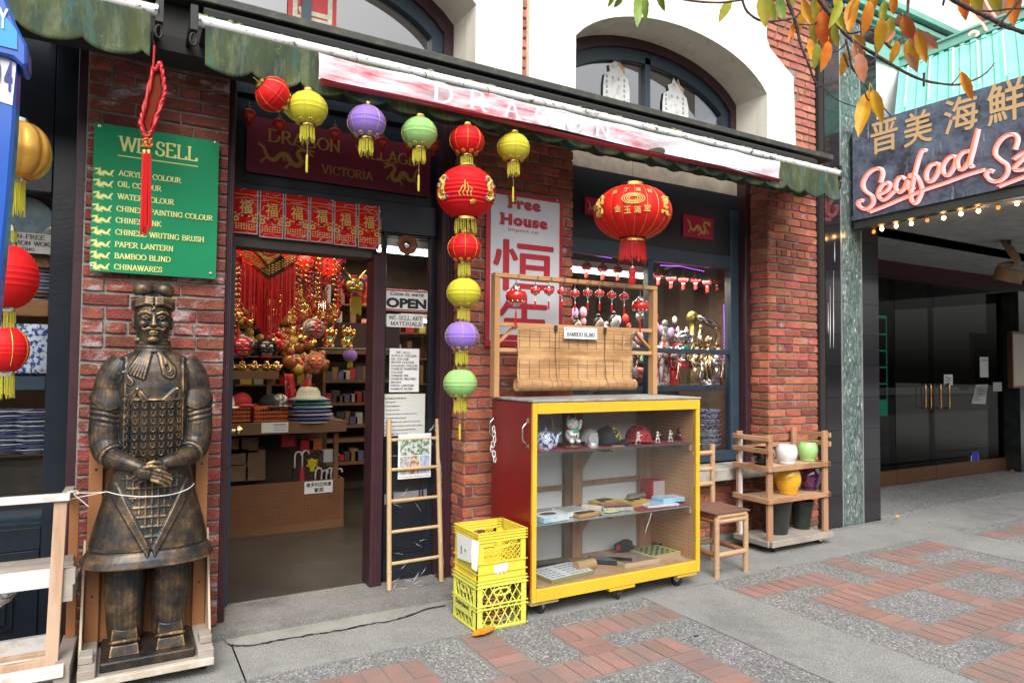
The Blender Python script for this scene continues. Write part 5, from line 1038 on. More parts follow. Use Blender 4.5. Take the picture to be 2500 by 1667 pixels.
b = MB(); b.box(CX0-.004,CX0,CY0+.03,CY0+.06,1.165,1.19); b.box(CX0-.004,CX0,CY0+.03,CY0+.06,1.01,1.035); b.build('handle_plate',steel,ca)
b = MB(); b.tube([(CX0-.005-.035*min(1,sin(pi*i/12)*1.6),CY1-.05,1.03+.135*i/12) for i in range(13)],.006,8); b.build('handle',steel,ca,smooth=True)
ch = mat('white_chain',(.6,.6,.58),.4); t = thing('chain','pale plastic chain hanging from the rear handle of the red case side','chain',(CX0-.03,CY1-.08,1.05))
for i in range(7):
    c = Vector((CX0-.03+.008*sin(i*1.3),CY1-.08+.01*sin(i*2.),1.09-.032*i)); M = Matrix.Rotation(pi/2*(i % 2)+.4,4,'Z'); b = MB(); b.tube([c+M @ Vector((.012*cos(a),0,.022*sin(a))) for a in [2*pi*q/12 for q in range(12)]],.0042,6,closed=True); b.build('link',ch,t,smooth=True)
def castor(parent,x,y,z,r=.036,ang=0.,m=None):
    M = Matrix.Translation((x,y,0)) @ Matrix.Rotation(ang,4,'Z'); b = MB()
    b.box(-.03,.03,-.03,.03,z-.006,z,M); b.bar(M @ Vector((0,-.018,z-.006)),M @ Vector((.022,-.018,r)),.003,.03); b.bar(M @ Vector((0,.018,z-.006)),M @ Vector((.022,.018,r)),.003,.03); b.build('castor_fork',steel,parent)
    b = MB(); b.lathe([(0,-.012),(r*.8,-.012),(r,-.008),(r,.008),(r*.8,.012),(0,.012)],M @ Vector((.022,0,r)),18,M.to_3x3().to_4x4() @ Matrix.Rotation(pi/2,4,'X')); b.build('wheel',black_rubber,parent,smooth=40)
for x,y,an in ((CX0+.10,CY0+.06,.5),(2.82,CY0+.03,.9),(CX1-.13,CY0+.05,2.),(CX0+.1,CY1-.08,1.),(CX1-.1,CY1-.1,1.)):
    castor(ca,x,y,CZ0-.022,.038,an)
b = MB(); b.box(CX0+.0,CX0+.2,CY0,CY0+.1,CZ0-.022,CZ0-.001); b.build('foot_block',mat('block_yellow',(.4,.33,.08),.7,col2=(.35,.28,.2),ns=9),ca,bevel=.003); MB().box(2.72,2.93,CY0-.01,CY0+.09,CZ0-.022,CZ0-.001).build('foot_block',yel,ca,bevel=.003); MB().box(CX1-.2,CX1-.02,CY0-.005,CY0+.1,CZ0-.022,CZ0-.001).build('foot_block',yel,ca,bevel=.003)
# ---- things on the top shelf; s(x, depth) puts one on shelf height z at the measured place
def on(x,y,z,Y): p = P(x,y,Y); return Vector((p.x,Y,z))
c = on(1331,1080,S1,CY0+.13); t = thing('teapot','blue and white china teapot with wicker handle, left end of the top shelf','teapot',c); b = MB(); b.lathe([(.055,0),(.06,.008),(.066,.05),(.062,.085),(.05,.105),(.035,.112),(.01,.118),(.008,.128),(.014,.135),(.0,.142)],c,26); b.build('body',blue_w,t,smooth=50)
b = MB(); b.tube([c+Vector((.06,0,.02)),c+Vector((.085,0,.05)),c+Vector((.095,0,.085)),c+Vector((.12,0,.1))],[.022,.014,.01,.008],10); b.build('spout',mat('pale_blue_china',(.45,.6,.68),.15,coat=.5),t,smooth=True)
b = MB(); b.tube([c+Vector((-.055+.0*i,0,.1)) if i < 0 else c+Vector((.055*cos(a)*1.05,0,.1+.1*min(1,1.5*sin(a)))) for i,a in enumerate([pi*q/14 for q in range(15)])],.005,8); b.build('handle',mat('wicker',(.42,.33,.22),.7,col2=(.2,.15,.1),ns=160,lo=.45,hi=.55),t,smooth=True)
c = on(1397,1084,S1,CY0+.12)+Vector((0,0,.03)); lucky_cat('white porcelain lucky cat with raised paw and gold base on the top shelf',c,.185,porc,redg,grnb,goldc)
def cap(label,c,m,brim_m,r=.085,rz=0.,deco=None):
    t = thing('baseball_cap',label,'cap',c,'caps on the top shelf'); M = Matrix.Rotation(rz,4,'Z'); b = MB(); b.ball(c+Vector((0,0,.02)),(r,r*1.05,r*1.12),22,14)
    b.v = [(x,y,max(z,c.z+.003)) for x,y,z in b.v]; b.build('crown',m,t,smooth=True)
    b = MB(); b.ball(c+Vector((0,0,.02+r*1.12)),.008,8,6); b.build('button',m,t)
    def f(u,v):
        a = -1.1+2.2*u; q = r*(.95+.75*v*cos(a*.8)); p = Vector((q*cos(a),q*sin(a),.012-.018*v+.012*cos(a)*v+.012)); return c+(M @ p)
    MB().grid(f,14,6,thick=(0,0,.003)).build('brim',brim_m,t,smooth=True)
    if deco:
        b = MB(); rr = random.Random(5)
        for q in range(30):
            az = rz+rr.uniform(-1.0,.9); el = .15+rr.random()*.9; rad = r*1.02; p = lambda a,e: c+Vector((rad*cos(a)*cos(e),rad*1.05*sin(a)*cos(e),.02+rad*1.12*sin(e))); b.tube([p(az,el),p(az+rr.uniform(-.2,.2),min(1.3,el+rr.uniform(-.15,.2)))],[.005,.002],4)
        b.build('embroidery',deco,t)
    return t
navyf = mat('black_cloth',(.012,.014,.02),.8,bump=.2,bs=200); redf = mat('red_cloth',(.42,.025,.03),.75,bump=.2,bs=200)
cap('white cap seen from the side between the lucky cat and the dark cap',on(1440,1078,S1,CY0+.23),mat('white_cloth',(.6,.6,.6),.8),navyf,.075,2.6)
cap('black cap with yellow dragon embroidery on the top shelf',on(1483,1084,S1,CY0+.17),navyf,navyf,.092,-.5,mat('yellow_thread',(.6,.55,.12),.6))
cap('red cap with dark dragon pattern on the top shelf',on(1558,1080,S1,CY0+.20),redf,redf,.09,-2.2,mat('dark_thread',(.1,.03,.08),.6))
c = on(1447,1087,S1,CY0+.08); t = thing('ornament','silver round money ornament in front of the white cap','ornament',c); b = MB(); b.lathe([(.035,0),(.037,.01),(.03,.03),(0,.03)],c,16); b.lathe([(.018,-.01),(.036,-.01),(.038,0),(.036,.01),(.018,.01)],c+Vector((0,0,.058)),22,Matrix.Rotation(pi/2,4,'X')); b.lathe([(0,-.004),(.02,-.004),(.02,.004),(0,.004)],c+Vector((0,0,.058)),16,Matrix.Rotation(pi/2,4,'X'))
for q in range(10): b.ball(c+Vector((.036*cos(q*.63),-.008,.058+.036*sin(q*.63))),.006,6,5)
b.build('ornament',mat('silvered',(.65,.65,.66),.25,metal=.6),t,smooth=40)
def monk(label,c,h,m,pose=0):
    t = thing('monk_figurine',label,'figurine',c,'small white monk figurines'); V = lambda x,y,z: c+Vector((x,y,z))*h; b = MB(); b.ball(V(0,0,.86),.13*h,12,10); b.ball(V(0,0,.56),(.13*h,.11*h,.2*h),12,10)
    q = pose; b.tube([V(-.08,0,.42),V(-.16-.05*q,-.05,.25),V(-.12-.1*q,0,.08)],[.08*h,.065*h,.05*h],8); b.tube([V(.08,0,.42),V(.15+.05*q,-.04,.25),V(.2,0,.08)],[.08*h,.065*h,.05*h],8); b.tube([V(-.1,0,.68),V(-.2,-.1,.58),V(-.05-.1*q,-.2,.64)],[.055*h,.05*h,.04*h],8); b.tube([V(.1,0,.68),V(.22,-.06,.6+.1*q),V(.16+.1*q,-.16,.74)],[.055*h,.05*h,.04*h],8)
    b.ball(V(-.15-.1*q,-.03,.05),(.08*h,.1*h,.05*h),8,6); b.ball(V(.2,-.03,.05),(.08*h,.1*h,.05*h),8,6); b.build('figure',m,t,smooth=True); MB().box(c.x-.25*h,c.x+.25*h,c.y-.15*h,c.y+.15*h,c.z,c.z+.03*h).build('plinth',mat('grey_plinth',(.2,.21,.21),.5),t)
wp = mat('white_resin',(.68,.68,.66),.35)
monk('white fighting monk figurine in front of the red cap',on(1558,1080,S1,CY0+.1),.085,wp,1); monk('white crouching monk figurine right of the red cap',on(1605,1078,S1,CY0+.12),.078,wp,.5); monk('upright white monk figurine beside the dark red carving',on(1636,1074,S1,CY0+.14),.082,wp,0)
c = on(1662,1072,S1,CY0+.16); t = thing('carving','dark red resin carving at the right end of the top shelf','ornament',c); b = MB(); b.ball(c+Vector((0,0,.03)),(.045,.035,.032),12,8); b.ball(c+Vector((-.003,0,.066)),(.03,.025,.03),12,8); b.ball(c+Vector((.0,0,.094)),(.02,.018,.016),10,8)
for q in range(9): b.ball(c+Vector((.04*cos(q*.7),.03*sin(q*.7),.015+.012*(q % 3))),.012,6,5)
b.build('carving',mat('oxblood',(.08,.006,.012),.2,coat=.6),t,smooth=True)
b = MB(); c = on(1508,1087,S1,CY0+.05); b.box(c.x-.05,c.x+.05,c.y-.012,c.y+.012,c.z,c.z+.01); tag(b.build('wooden_strip',cw),'small wooden strip lying on the top shelf in front of the dark cap','wood piece')
# ---- middle shelf
def flatbox(name,label,cat,x,y,z,Y,w_,d_,h_,rz,m,m2=None,inner=None,lid='top'):
    c = on(x,y,z,Y); t = thing(name,label,cat,c); M = Matrix.Translation(c) @ Matrix.Rotation(rz,4,'Z')
    MB().box(-w_/2,w_/2,-d_/2,d_/2,0,h_,M).build('box',m,t,bevel=.0015)
    if m2: MB().box(-w_/2+.006,w_/2-.006,-d_/2+.006,d_/2-.006,h_+.0003,h_+.0015,M).build(lid,m2,t)
    return t,M
pb_ = floral('pale_blue_print',(.35,.58,.72),(.68,.72,.74),12); wb = mat('white_box',(.66,.67,.68),.5)
t,M = flatbox('paper_box','white and pale blue box with oval window, left on the middle shelf','box',1340,1275,S2,CY0+.12,.2,.16,.03,.1,pb_,wb); b = MB(); b.lathe([(.06,0),(.058,.001),(0,.001)],M @ Vector((0,.01,.032)),20,sx=1,sy=.6); b.build('window',mat('dim_window',(.05,.06,.07),.2),t)
flatbox('paper_box','clear topped white box behind the blue box, middle shelf','box',1395,1258,S2,CY0+.2,.2,.16,.028,.12,wb,mat('grey_lid',(.35,.37,.38),.2))
t,M = flatbox('tool_box','wooden tray of small black tools on the middle shelf','tray',1420,1262,S2,CY0+.14,.18,.15,.018,.15,mat('tray_wood',(.5,.26,.08),.5),None); b = MB()
for q in range(14): b.box(-.08+.0115*q,-.073+.0115*q,-.055,.05,.0185,.026,M)
b.build('tool',blk,t)
t = thing('paper_fan','yellow paper sheet spread beside a clear roll, middle of the shelf','paper',on(1470,1255,S2,CY0+.16)); c = on(1462,1262,S2,CY0+.15); b = MB(); b.add([c+Vector(v) for v in ((-.06,.12,.004),(.0,.13,.01),(.14,-.01,.006),(.12,-.06,.002),(.03,-.07,.002))],[(0,1,2,3,4)]); b.build('sheet',mat('pale_yellow_paper',(.6,.56,.25),.6),t)
t = thing('clear_roll','rolled clear mat lying in the middle of the second shelf','roll',on(1450,1262,S2,CY0+.12)); c = on(1447,1262,S2,CY0+.13); b = MB(); b.lathe([(.012,-.07),(.027,-.07),(.028,.07),(.012,.07)],c+Vector((0,0,.028)),20,Matrix.Rotation(.5,4,'Z') @ Matrix.Rotation(pi/2,4,'X'),cap=False); b.build('roll',mat('frosted',(.5,.46,.36),.25,coat=.3),t,smooth=40)
t,M = flatbox('brush_set','oval brocade box of writing brushes, right of the clear roll','brush set',1500,1248,S2,CY0+.17,.22,.13,.024,-.25,floral('brocade',(.3,.34,.25),(.5,.5,.42),60),mat('dark_lining',(.07,.04,.04),.5)); b = MB()
for q in range(4): b.tube([M @ Vector((-.09,-.04+.025*q,.03)),M @ Vector((.08,-.035+.02*q,.032))],[.006,.004],6)
b.build('brush',mat('brush_wood',(.2,.05,.04),.4),t)
for (x,y,Yo,w_,rz,lb) in ((1475,1232,.3,.19,.3,'wooden calligraphy box with brushes, back of the middle shelf'),(1545,1238,.22,.2,.25,'open yellow calligraphy box with ink stone, middle shelf')):
    t,M = flatbox('calligraphy_box',lb,'box',x,y,S2,CY0+Yo,w_,.14,.034,rz,mat('orange_wood',(.48,.26,.07),.5),mat('yellow_lining',(.5,.38,.08),.6)); b = MB(); b.ball(M @ Vector((.03,0,.038)),(.045,.03,.004),14,6); b.tube([M @ Vector((-.08,-.04,.038)),M @ Vector((-.02,.05,.038))],.005,6); b.tube([M @ Vector((-.06,-.05,.038)),M @ Vector((.0,.04,.038))],.005,6); b.build('ink_stone',blk,t)
t,M = flatbox('paper_box','red and white carton standing at the back right of the middle shelf','carton',1596,1228,S2,CY0+.36,.14,.11,.13,.0,mat('white_carton',(.5,.42,.42),.5),None); MB().box(-.0702,-.05,-.0552,.0552,.001,.129,M).build('red_side',redm,t); MB().box(-.0703,.0703,-.056,.056,.1302,.1312,M).build('lid',redm,t)
flatbox('paper_pad','pale pad with blue writing spread at the right of the middle shelf','pad',1600,1238,S2,CY0+.17,.26,.2,.012,-.1,wb,pb_); flatbox('paper_box','pale blue box on top of the pad, right end of the middle shelf','box',1635,1232,S2+.013,CY0+.17,.22,.13,.028,-.05,mat('sky_box',(.3,.55,.72),.4),pb_)
t = thing('stone_weight','grey carved stone behind the calligraphy boxes','ornament',on(1553,1218,S2,CY0+.38)); c = on(1553,1225,S2,CY0+.38); b = MB()
for q in range(6): b.ball(c+Vector((-.06+.024*q,.0,.02)),(.022,.03,.022),8,6)
b.build('stone',mat('grey_stone',(.18,.18,.17),.6),t,smooth=True)
# ---- bottom deck
D = CZ0+.076
t,M = flatbox('letter_box','olive tray of white paper labels, bottom left of the case','tray',1370,1432,D,CY0+.17,.36,.24,.026,.12,mat('olive_box',(.25,.24,.09),.6),wb); b = MB()
for q in range(8):
    for j in range(5):
        if q != 3: b.box(-.16+.04*q,-.13+.04*q,-.1+.04*j,-.08+.04*j,.0285,.0292,M)
b.build('label',mat('grey_print',(.3,.32,.36),.6),t)
flatbox('dark_box','low dark box behind the olive tray in the case','box',1345,1385,D,CY0+.36,.25,.1,.03,-.1,blk,mat('dark_olive',(.12,.12,.06),.6))
t = thing('bamboo_pot','turned bamboo brush pot lying on its side on the case floor','brush pot',on(1428,1400,D,CY0+.14)); c = on(1428,1400,D,CY0+.16); b = MB(); b.lathe([(0,-.075),(.034,-.075),(.037,-.07),(.035,-.062),(.033,-.058),(.036,-.05),(.034,-.04),(.034,.045),(.037,.055),(.034,.06),(.037,.068),(.036,.075),(0,.075)],c+Vector((0,0,.037)),26,Matrix.Rotation(.1,4,'Z') @ Matrix.Rotation(pi/2,4,'Y')); b.build('pot',mat('bamboo_lacquer',(.42,.27,.12),.3,coat=.3),t,smooth=50)
flatbox('game_board','grey game case with dark edge beside the brush pot','board game',1490,1385,D,CY0+.22,.1,.3,.03,.9,blk,mat('case_grey',(.12,.12,.13),.4))
t,M = flatbox('game_board','brown wooden board game box on the case floor','board game',1545,1382,D,CY0+.17,.3,.2,.03,.0,mat('game_wood',(.5,.38,.22),.6),mat('brown_felt',(.22,.15,.12),.7))
t,M = flatbox('chess_set','chess board box with green edge, bottom right of the case','chess set',1600,1365,D,CY0+.22,.28,.22,.034,.1,mat('chess_wood',(.45,.32,.16),.6),mat('chess_green',(.35,.42,.12),.5),lid='board'); b = MB()
for q in range(8):
    for j in range(8):
        if (q+j) % 2: b.box(-.12+.028*q,-.092+.028*q,-.09+.023*j,-.067+.023*j,.0362,.0368,M)
b.build('square',mat('chess_dark',(.05,.05,.06),.5),t)
flatbox('dark_box','small dark game box at the far right of the case floor','box',1625,1345,D,CY0+.36,.2,.07,.04,-.1,blk,mat('case_grey'  ,(.12,.12,.13),.4))
t = thing('slipper','black slipper with red lining at the back of the case floor','shoe',on(1520,1330,D,CY0+.4)); c = on(1525,1335,D,CY0+.4); b = MB(); b.ball(c+Vector((0,0,.025)),(.095,.035,.028),16,8); b.ball(c+Vector((-.05,0,.045)),(.04,.03,.03),10,8); b.ball(c+Vector((.03,.03,.04)),(.07,.03,.04),12,8); b.build('shoe',navyf,t,smooth=True); b = MB(); b.ball(c+Vector((-.075,-.02,.04)),(.02,.015,.02),8,6); b.build('lining',redm,t)
b = MB(); b.tube([P(1593,1245,CY0+.05),P(1575,1300,CY0+.05),P(1567,1330,CY0+.08)],.0012,4); tag(b.build('cord',silver),'thin silver cord hanging below the middle shelf','cord')
# ================================================================== frame of charms standing on the case
YF_ = 3.88
fw = mat('frame_wood',(.5,.29,.13),.6,col2=(.4,.2,.08),ns=6,stretch=(1,1,.12),bump=.15)
fx = mat('frame_wood_rail',(.52,.31,.14),.6,col2=(.4,.2,.08),ns=7,stretch=(.12,1,1),bump=.15)
L0 = P(1209,800,YF_).x; R0_ = P(1594,820,YF_).x; T0 = P(1209,665,YF_).z; T1 = P(1594,700,YF_).z; ZT = (T0+T1)/2
rk = thing('charm_rack','raw wooden rack on top of the case, hung with red charms and a bamboo blind','rack',((L0+R0_)/2,YF_,1.3))
MB().box(L0-.02,L0+.02,YF_-.03,YF_+.03,1.30,ZT-.031).build('post',fw,rk,bevel=.003); MB().box(R0_-.02,R0_+.02,YF_-.03,YF_+.03,1.30,ZT-.031).build('post',fw,rk,bevel=.003)
MB().box(L0-.02,R0_+.02,YF_-.03,YF_+.03,ZT-.03,ZT).build('top_rail',fx,rk,bevel=.003)
z2 = P(1400,799,YF_).z; z3 = P(1400,858,YF_).z
for z in (z2,z3): MB().box(L0+.021,R0_-.021,YF_-.015,YF_+.015,z-.013,z+.013).build('rail',fx,rk,bevel=.002)
for s_,xx in ((1,L0+.02),(-1,R0_-.02)): b = MB(); b.bar((xx+s_*.0,YF_+.02,z2-.13),(xx+s_*.13,YF_+.02,z2-.02),.015,.03,up=(0,1,0)); b.build('brace',fw,rk)
def charm(label,big=False):
    t = thing('lantern_charm',label,'charm',group='red lantern charms on the rack'); r = .07 if big else .0345; h = r*(.78 if big else .72)
    lac = mat('red_lacquer',(.55,.012,.006),.12,coat=.8); MB().lathe([(r*cos(a)*1.0,h*sin(a)) for a in [-1.2+2.4*i/12 for i in range(13)]],n=22).build('body',lac,t,smooth=True)
    b = MB(); b.lathe([(r*.55,h*.85),(r*.5,h*1.0),(r*.34,h*1.05),(r*.34,h*1.3),(r*.1,h*1.4)],n=16); b.lathe([(r*.1,-h*1.35),(r*.34,-h*1.2),(r*.36,-h*1.0),(r*.6,-h*.82)],n=16)
    for q in range(10): a = 2*pi*q/10; b.ball((r*.78*cos(a),r*.78*sin(a),h*.64),r*.1,5,4); b.ball((r*.78*cos(a),r*.78*sin(a),-h*.64),r*.1,5,4)
    b.build('fittings',silver,t,smooth=50)
    b = MB(); b.tube([(0,0,h*1.35),(0,0,h*1.35+.03)],.002 if not big else .003,5); b.ball((0,0,h*1.4+.012),.005,6,5); b.build('chain',silver,t)
    b = MB(); b.tube([(.006*cos(a),0,h*1.4+.035+.008*sin(a)) for a in [2*pi*q/10 for q in range(10)]],.002,5,closed=True); b.build('hook',steel,t)
    b = MB(); z0 = -h*1.35; b.tube([(0,0,z0),(0,0,z0-.035)],.0018,4); b.lathe([(.003,0),(.005,-.012),(.004,-.02)],(0,0,z0-.022),8); b.build('ferrule',silver if not big else redg,t)
    b = MB(); fringe(b,.0045,z0-.035,z0-(.085 if not big else .14),12,4); b.tube([(0,0,z0-.035),(0,0,z0-(.08 if not big else .13))],.005,8); b.build('tassel',RF,t)
    return t
xs_ = [1307,1340,1372,1404,1435,1464,1494,1524]; ys_ = [710,711,712,717,715,717,721,724]
nth = ['first','second','third','fourth','fifth','sixth','seventh','eighth']
pc = None
for i,(x,y) in enumerate(zip(xs_,ys_)):
    lb = 'small red lantern charm on the rack, '+nth[i]+' from the left between the two big ones'
    if i == 0: pc = charm(lb); o = pc
    else: o = dup(pc,label=lb)
    o.location = P(x,y,YF_-.045)
pc = charm('larger red lantern charm at the left end of the rack',True); pc.location = P(1260,723,YF_-.05)
o = dup(pc,label='larger red lantern charm at the right end of the rack'); o.location = P(1563,747,YF_-.05); o.scale = (.9,.9,.9)
b = MB()
for x in xs_+[1260,1563]:
    a = P(x,700,YF_).x; b.tube([(a+.006*cos(q),YF_-.034,ZT-.012+.01*sin(q)) for q in [pi*2*i/10 for i in range(10)]],.0018,5,closed=True)
b.build('screw_eye',steel,rk)['kind'] = 'stuff'
# bamboo blind: slats are thin rods, laid in one loop
YB_ = 3.835; bx0 = P(1264,860,YB_).x; bx1 = P(1543,870,YB_).x; bz1 = P(1300,803,YB_).z; bz0 = P(1300,925,YB_).z
bb = thing('bamboo_blind','half rolled bamboo blind hanging from the wooden rack','blind',((bx0+bx1)/2,YB_,bz0)); slm = mat('bamboo_slat',(.55,.33,.15),.5,col2=(.33,.17,.07),ns=14,stretch=(.25,1,1),lo=.4,hi=.65,var=.3)
sm_ = MB().box(0,1,-.002,.002,-.0031,.0031).mesh('slat',slm); n_ = int((bz1-bz0)/0.0066)
for i in range(n_): o = bpy.data.objects.new('slat',sm_); COL.objects.link(o); o.parent = bb; r = random.Random(i); o.location = (bx0-(bx0+bx1)/2+r.uniform(-.004,.003),r.uniform(-.001,.001)+.004*sin(i*.2),bz0+0.0066*(i+.5)-bz0); o.scale = (bx1-bx0+r.uniform(-.004,.004),1,1)
b = MB(); b.box(bx0-.004,bx1+.004,YB_-.006,YB_+.006,bz1,bz1+.018); b.build('head_slat',mat('blind_head',(.42,.22,.1),.5),bb)
rc = P(1262,940,YB_-.005); rrad = .037; b = MB(); pr_ = []
nx = 1; b.lathe([(.0,-.0),(rrad*.3,0),(rrad*.35,.004),(rrad*.6,0),(rrad*.65,.004),(rrad*.95,0)],(bx0-.012,YB_-.005,rc.z),24,Matrix.Rotation(pi/2,4,'Y'),cap=False)
for q in range(30):
    a = 2*pi*q/30; b.bar((bx0-.012,YB_-.005+rrad*cos(a),rc.z+rrad*sin(a)),(bx1+.016,YB_-.005+rrad*cos(a),rc.z+rrad*sin(a)),.0075,.003,up=(0,cos(a),sin(a)))
b.build('roll',slm,bb)
b = MB(); th = mat('blind_thread',(.12,.07,.035),.8); n_ = 13
for q in range(n_):
    x = bx0+.012+(bx1-bx0-.024)*q/(n_-1); b.box(x-.0012,x+.0012,YB_-.004,YB_-.0027,bz0,bz1); b.tube([(x,YB_-.005+(rrad+.003)*cos(a),rc.z+(rrad+.003)*sin(a)) for a in [2*pi*i/16 for i in range(16)]],.0012,4,closed=True)
b.build('thread',th,bb)['kind'] = 'stuff'
b = MB()
for x in (1354,1474):
    xx = P(x,860,YB_).x; b.tube([(xx,YB_-.012,bz1+.02),(xx-.003,YB_-.012,(bz0+bz1)/2),(xx,YB_-.03,bz0),(xx,YB_-.045,rc.z),(xx,YB_-.01,rc.z-rrad-.004)],.002,5); b.box(xx-.01,xx+.01,YB_-.02,YB_-.008,bz1-.01,bz1+.03)
b.tube([(P(1474,860,YB_).x,YB_-.012,bz0),(P(1474,860,YB_).x-.02,YB_-.045,rc.z-.02),(P(1430,950,YB_).x,YB_-.02,rc.z-.06)],.002,5)
b.build('pull_cord',mat('brown_cord',(.04,.025,.015),.7),bb)
t,a,c,z0,z1 = card('notice','small white card BAMBOO BLIND pinned at the top of the blind','notice',1377,798,1458,826,[('BAMBOO BLIND',.08,.22,.92,.58,'serif')],YB_-.028)
b = MB()
for x in (a+.02,c-.02): b.lathe([(.005,0),(.004,.004),(0,.004)],(x,YB_-.028,z1-.014),8,Matrix.Rotation(pi/2,4,'X'))
b.build('pin',steel,t)
# ================================================================== milk crates
def crate(label,x0,y0,z0,m,kind_,H=.275,W_=.333,D_=.31):
    t = thing('milk_crate',label,'crate',(x0+W_/2,y0+D_/2,z0),'stacked yellow milk crates'); X1,Y1 = x0+W_,y0+D_; T = .006
    def side(o,xd,nrm,w,nm='side'):
        b = MB(); o = Vector(o); xd = Vector(xd); nrm = Vector(nrm)
        def R(u0,u1,v0,v1,d=T,off=0.):
            b.prism([(u0,v0),(u1,v0),(u1,v1),(u0,v1)],o-nrm*off,xd,(0,0,1),-nrm*d)
        if kind_ == 'low':   # full lattice
            R(0,.035,0,H); R(w-.035,w,0,H); R(.035,w-.035,0,.02); R(.035,w-.035,H-.03,H)
            rib_ = [.01,H-.008,H-.03,.14,.12]
            n = 9; x0_,x1_,zz0,zz1 = .035,w-.035,.02,H-.03; st = (x1_-x0_)/5
            for s_ in (1,-1):
                for k in range(-9,12):
                    # diagonal bars clipped to the opening
                    xs0 = x0_+st*k; slope = .5*1.0; pts = []
                    a = (xs0,zz0) if s_ > 0 else (xs0,zz1); e = (xs0+(zz1-zz0)*.62,zz1) if s_ > 0 else (xs0+(zz1-zz0)*.62,zz0)
                    t0,t1 = 0,1; dx = e[0]-a[0]
                    t0 = max(0,(x0_-a[0])/dx); t1 = min(1,(x1_-a[0])/dx)
                    if t1-t0 < .03: continue
                    p0 = o+xd*(a[0]+dx*t0)+Vector((0,0,a[1]+(e[1]-a[1])*t0))-nrm*.003; p1 = o+xd*(a[0]+dx*t1)+Vector((0,0,a[1]+(e[1]-a[1])*t1))-nrm*.003; b.bar(p0,p1,.0055,.0055 if s_ > 0 else .005,up=nrm)
            hx = w/2; b.tube([o+xd*(hx+.055*cos(q)*(1 if abs(cos(q)) > .5 else 1))+Vector((0,0,H-.065+.02*sin(q)))-nrm*.003 for q in [2*pi*i/14 for i in range(14)]],.006,5,closed=True)
        else:                # banded upper part, lattice strip, closed lower part
            R(0,.04,0,H); R(w-.04,w,0,H); R(.04,w-.04,0,.105)
            for i in range(3): R(.04,w-.04,H-.014-.017*i,H-.006-.017*i)
            R(.04,w/2-.055,H-.09,H-.055); R(w/2+.055,w-.04,H-.09,H-.055) if False else None
            R(.04,w-.04,.19,.195) ; zz0,zz1 = .105,.19; x0_,x1_ = .04,w-.04; st = (x1_-x0_)/8
            for s_ in (1,-1):
                for k in range(-5,12):
                    xs0 = x0_+st*k; a = (xs0,zz0) if s_ > 0 else (xs0,zz1); e = (xs0+(zz1-zz0),zz1) if s_ > 0 else (xs0+(zz1-zz0),zz0); dx = e[0]-a[0]; t0 = max(0,(x0_-a[0])/dx); t1 = min(1,(x1_-a[0])/dx)
                    if t1-t0 < .03: continue
                    p0 = o+xd*(a[0]+dx*t0)+Vector((0,0,a[1]+(e[1]-a[1])*t0))-nrm*.003; p1 = o+xd*(a[0]+dx*t1)+Vector((0,0,a[1]+(e[1]-a[1])*t1))-nrm*.003; b.bar(p0,p1,.004,.004,up=nrm)
            for s_ in (1,-1):
                for k in range(-2,14):
                    xs0 = x0_+st*.7*k; a = (xs0,.195) if s_ > 0 else (xs0,H-.052); e = (xs0+.035,H-.052) if s_ > 0 else (xs0+.035,.195)
                    if a[0] < x0_ or e[0] > x1_ or w/2-.06 < (a[0]+e[0])/2 < w/2+.06: continue
                    b.bar(o+xd*a[0]+Vector((0,0,a[1]))-nrm*.003,o+xd*e[0]+Vector((0,0,e[1]))-nrm*.003,.004,.004,up=nrm)
            b.tube([o+xd*(w/2+.05*(abs(cos(q))**.6)*(1 if cos(q) > 0 else -1))+Vector((0,0,H-.072+.022*sin(q)))-nrm*.003 for q in [2*pi*i/18 for i in range(18)]],.005,5,closed=True)
            rib_ = [.008,.045,.1,H-.004,H-.02,H-.037,H-.054]
        for z in rib_: R(-.004,w+.004,z,z+.006,.012,-.006)
        for u in (.012,.034,w-.018,w-.04): R(u,u+.003,.012,(.05 if kind_ != 'low' else H-.03),.008,-.004)
        b.build(nm,m,t)
    side((x0,y0,z0),(1,0,0),(0,-1,0),W_,'side'); side((x0,Y1,z0),(1,0,0),(0,1,0),W_); side((x0,y0,z0),(0,1,0),(-1,0,0),D_); side((X1,y0,z0),(0,1,0),(1,0,0),D_)
    b = MB(); b.box(x0+.01,X1-.01,y0+.01,Y1-.01,z0+.003,z0+.009); b.build('base',m,t); return t
yc1 = mat('pale_yellow_plastic',(.66,.66,.10),.35,col2=(.6,.6,.11),ns=4); yc2 = mat('yellow_plastic',(.74,.60,.06),.4,col2=(.68,.55,.06),ns=4); layer(yc2,(.5,.42,.15),14,.6,.75); layer(yc1,(.42,.42,.16),14,.55,.75)
cx0,cy0 = 1.765,3.445
t = crate('lower pale yellow milk crate full of woven coasters, beside the display case',cx0,cy0,0.,yc1,'low',.275)
b = MB(); pl_ = mat('grey_print2',(.5,.5,.2),.5); b.box(cx0-.0105,cx0-.007,cy0+.05,cy0+.26,.075,.15); b.build('nameplate',yc1,t); b = MB(); put_text(b,'Dairyland',(cx0-.0108,cy0+.245,.1),(0,-1,0),(0,0,1),.17,.036,'sans',bold=.03,nrm=(-1,0,0)); b.build('lettering',ink,t)
t = crate('upper bright yellow milk crate with a price paper hung over its corner',cx0+.004,cy0+.004,.276,yc2,'up',.275,.325,.3)
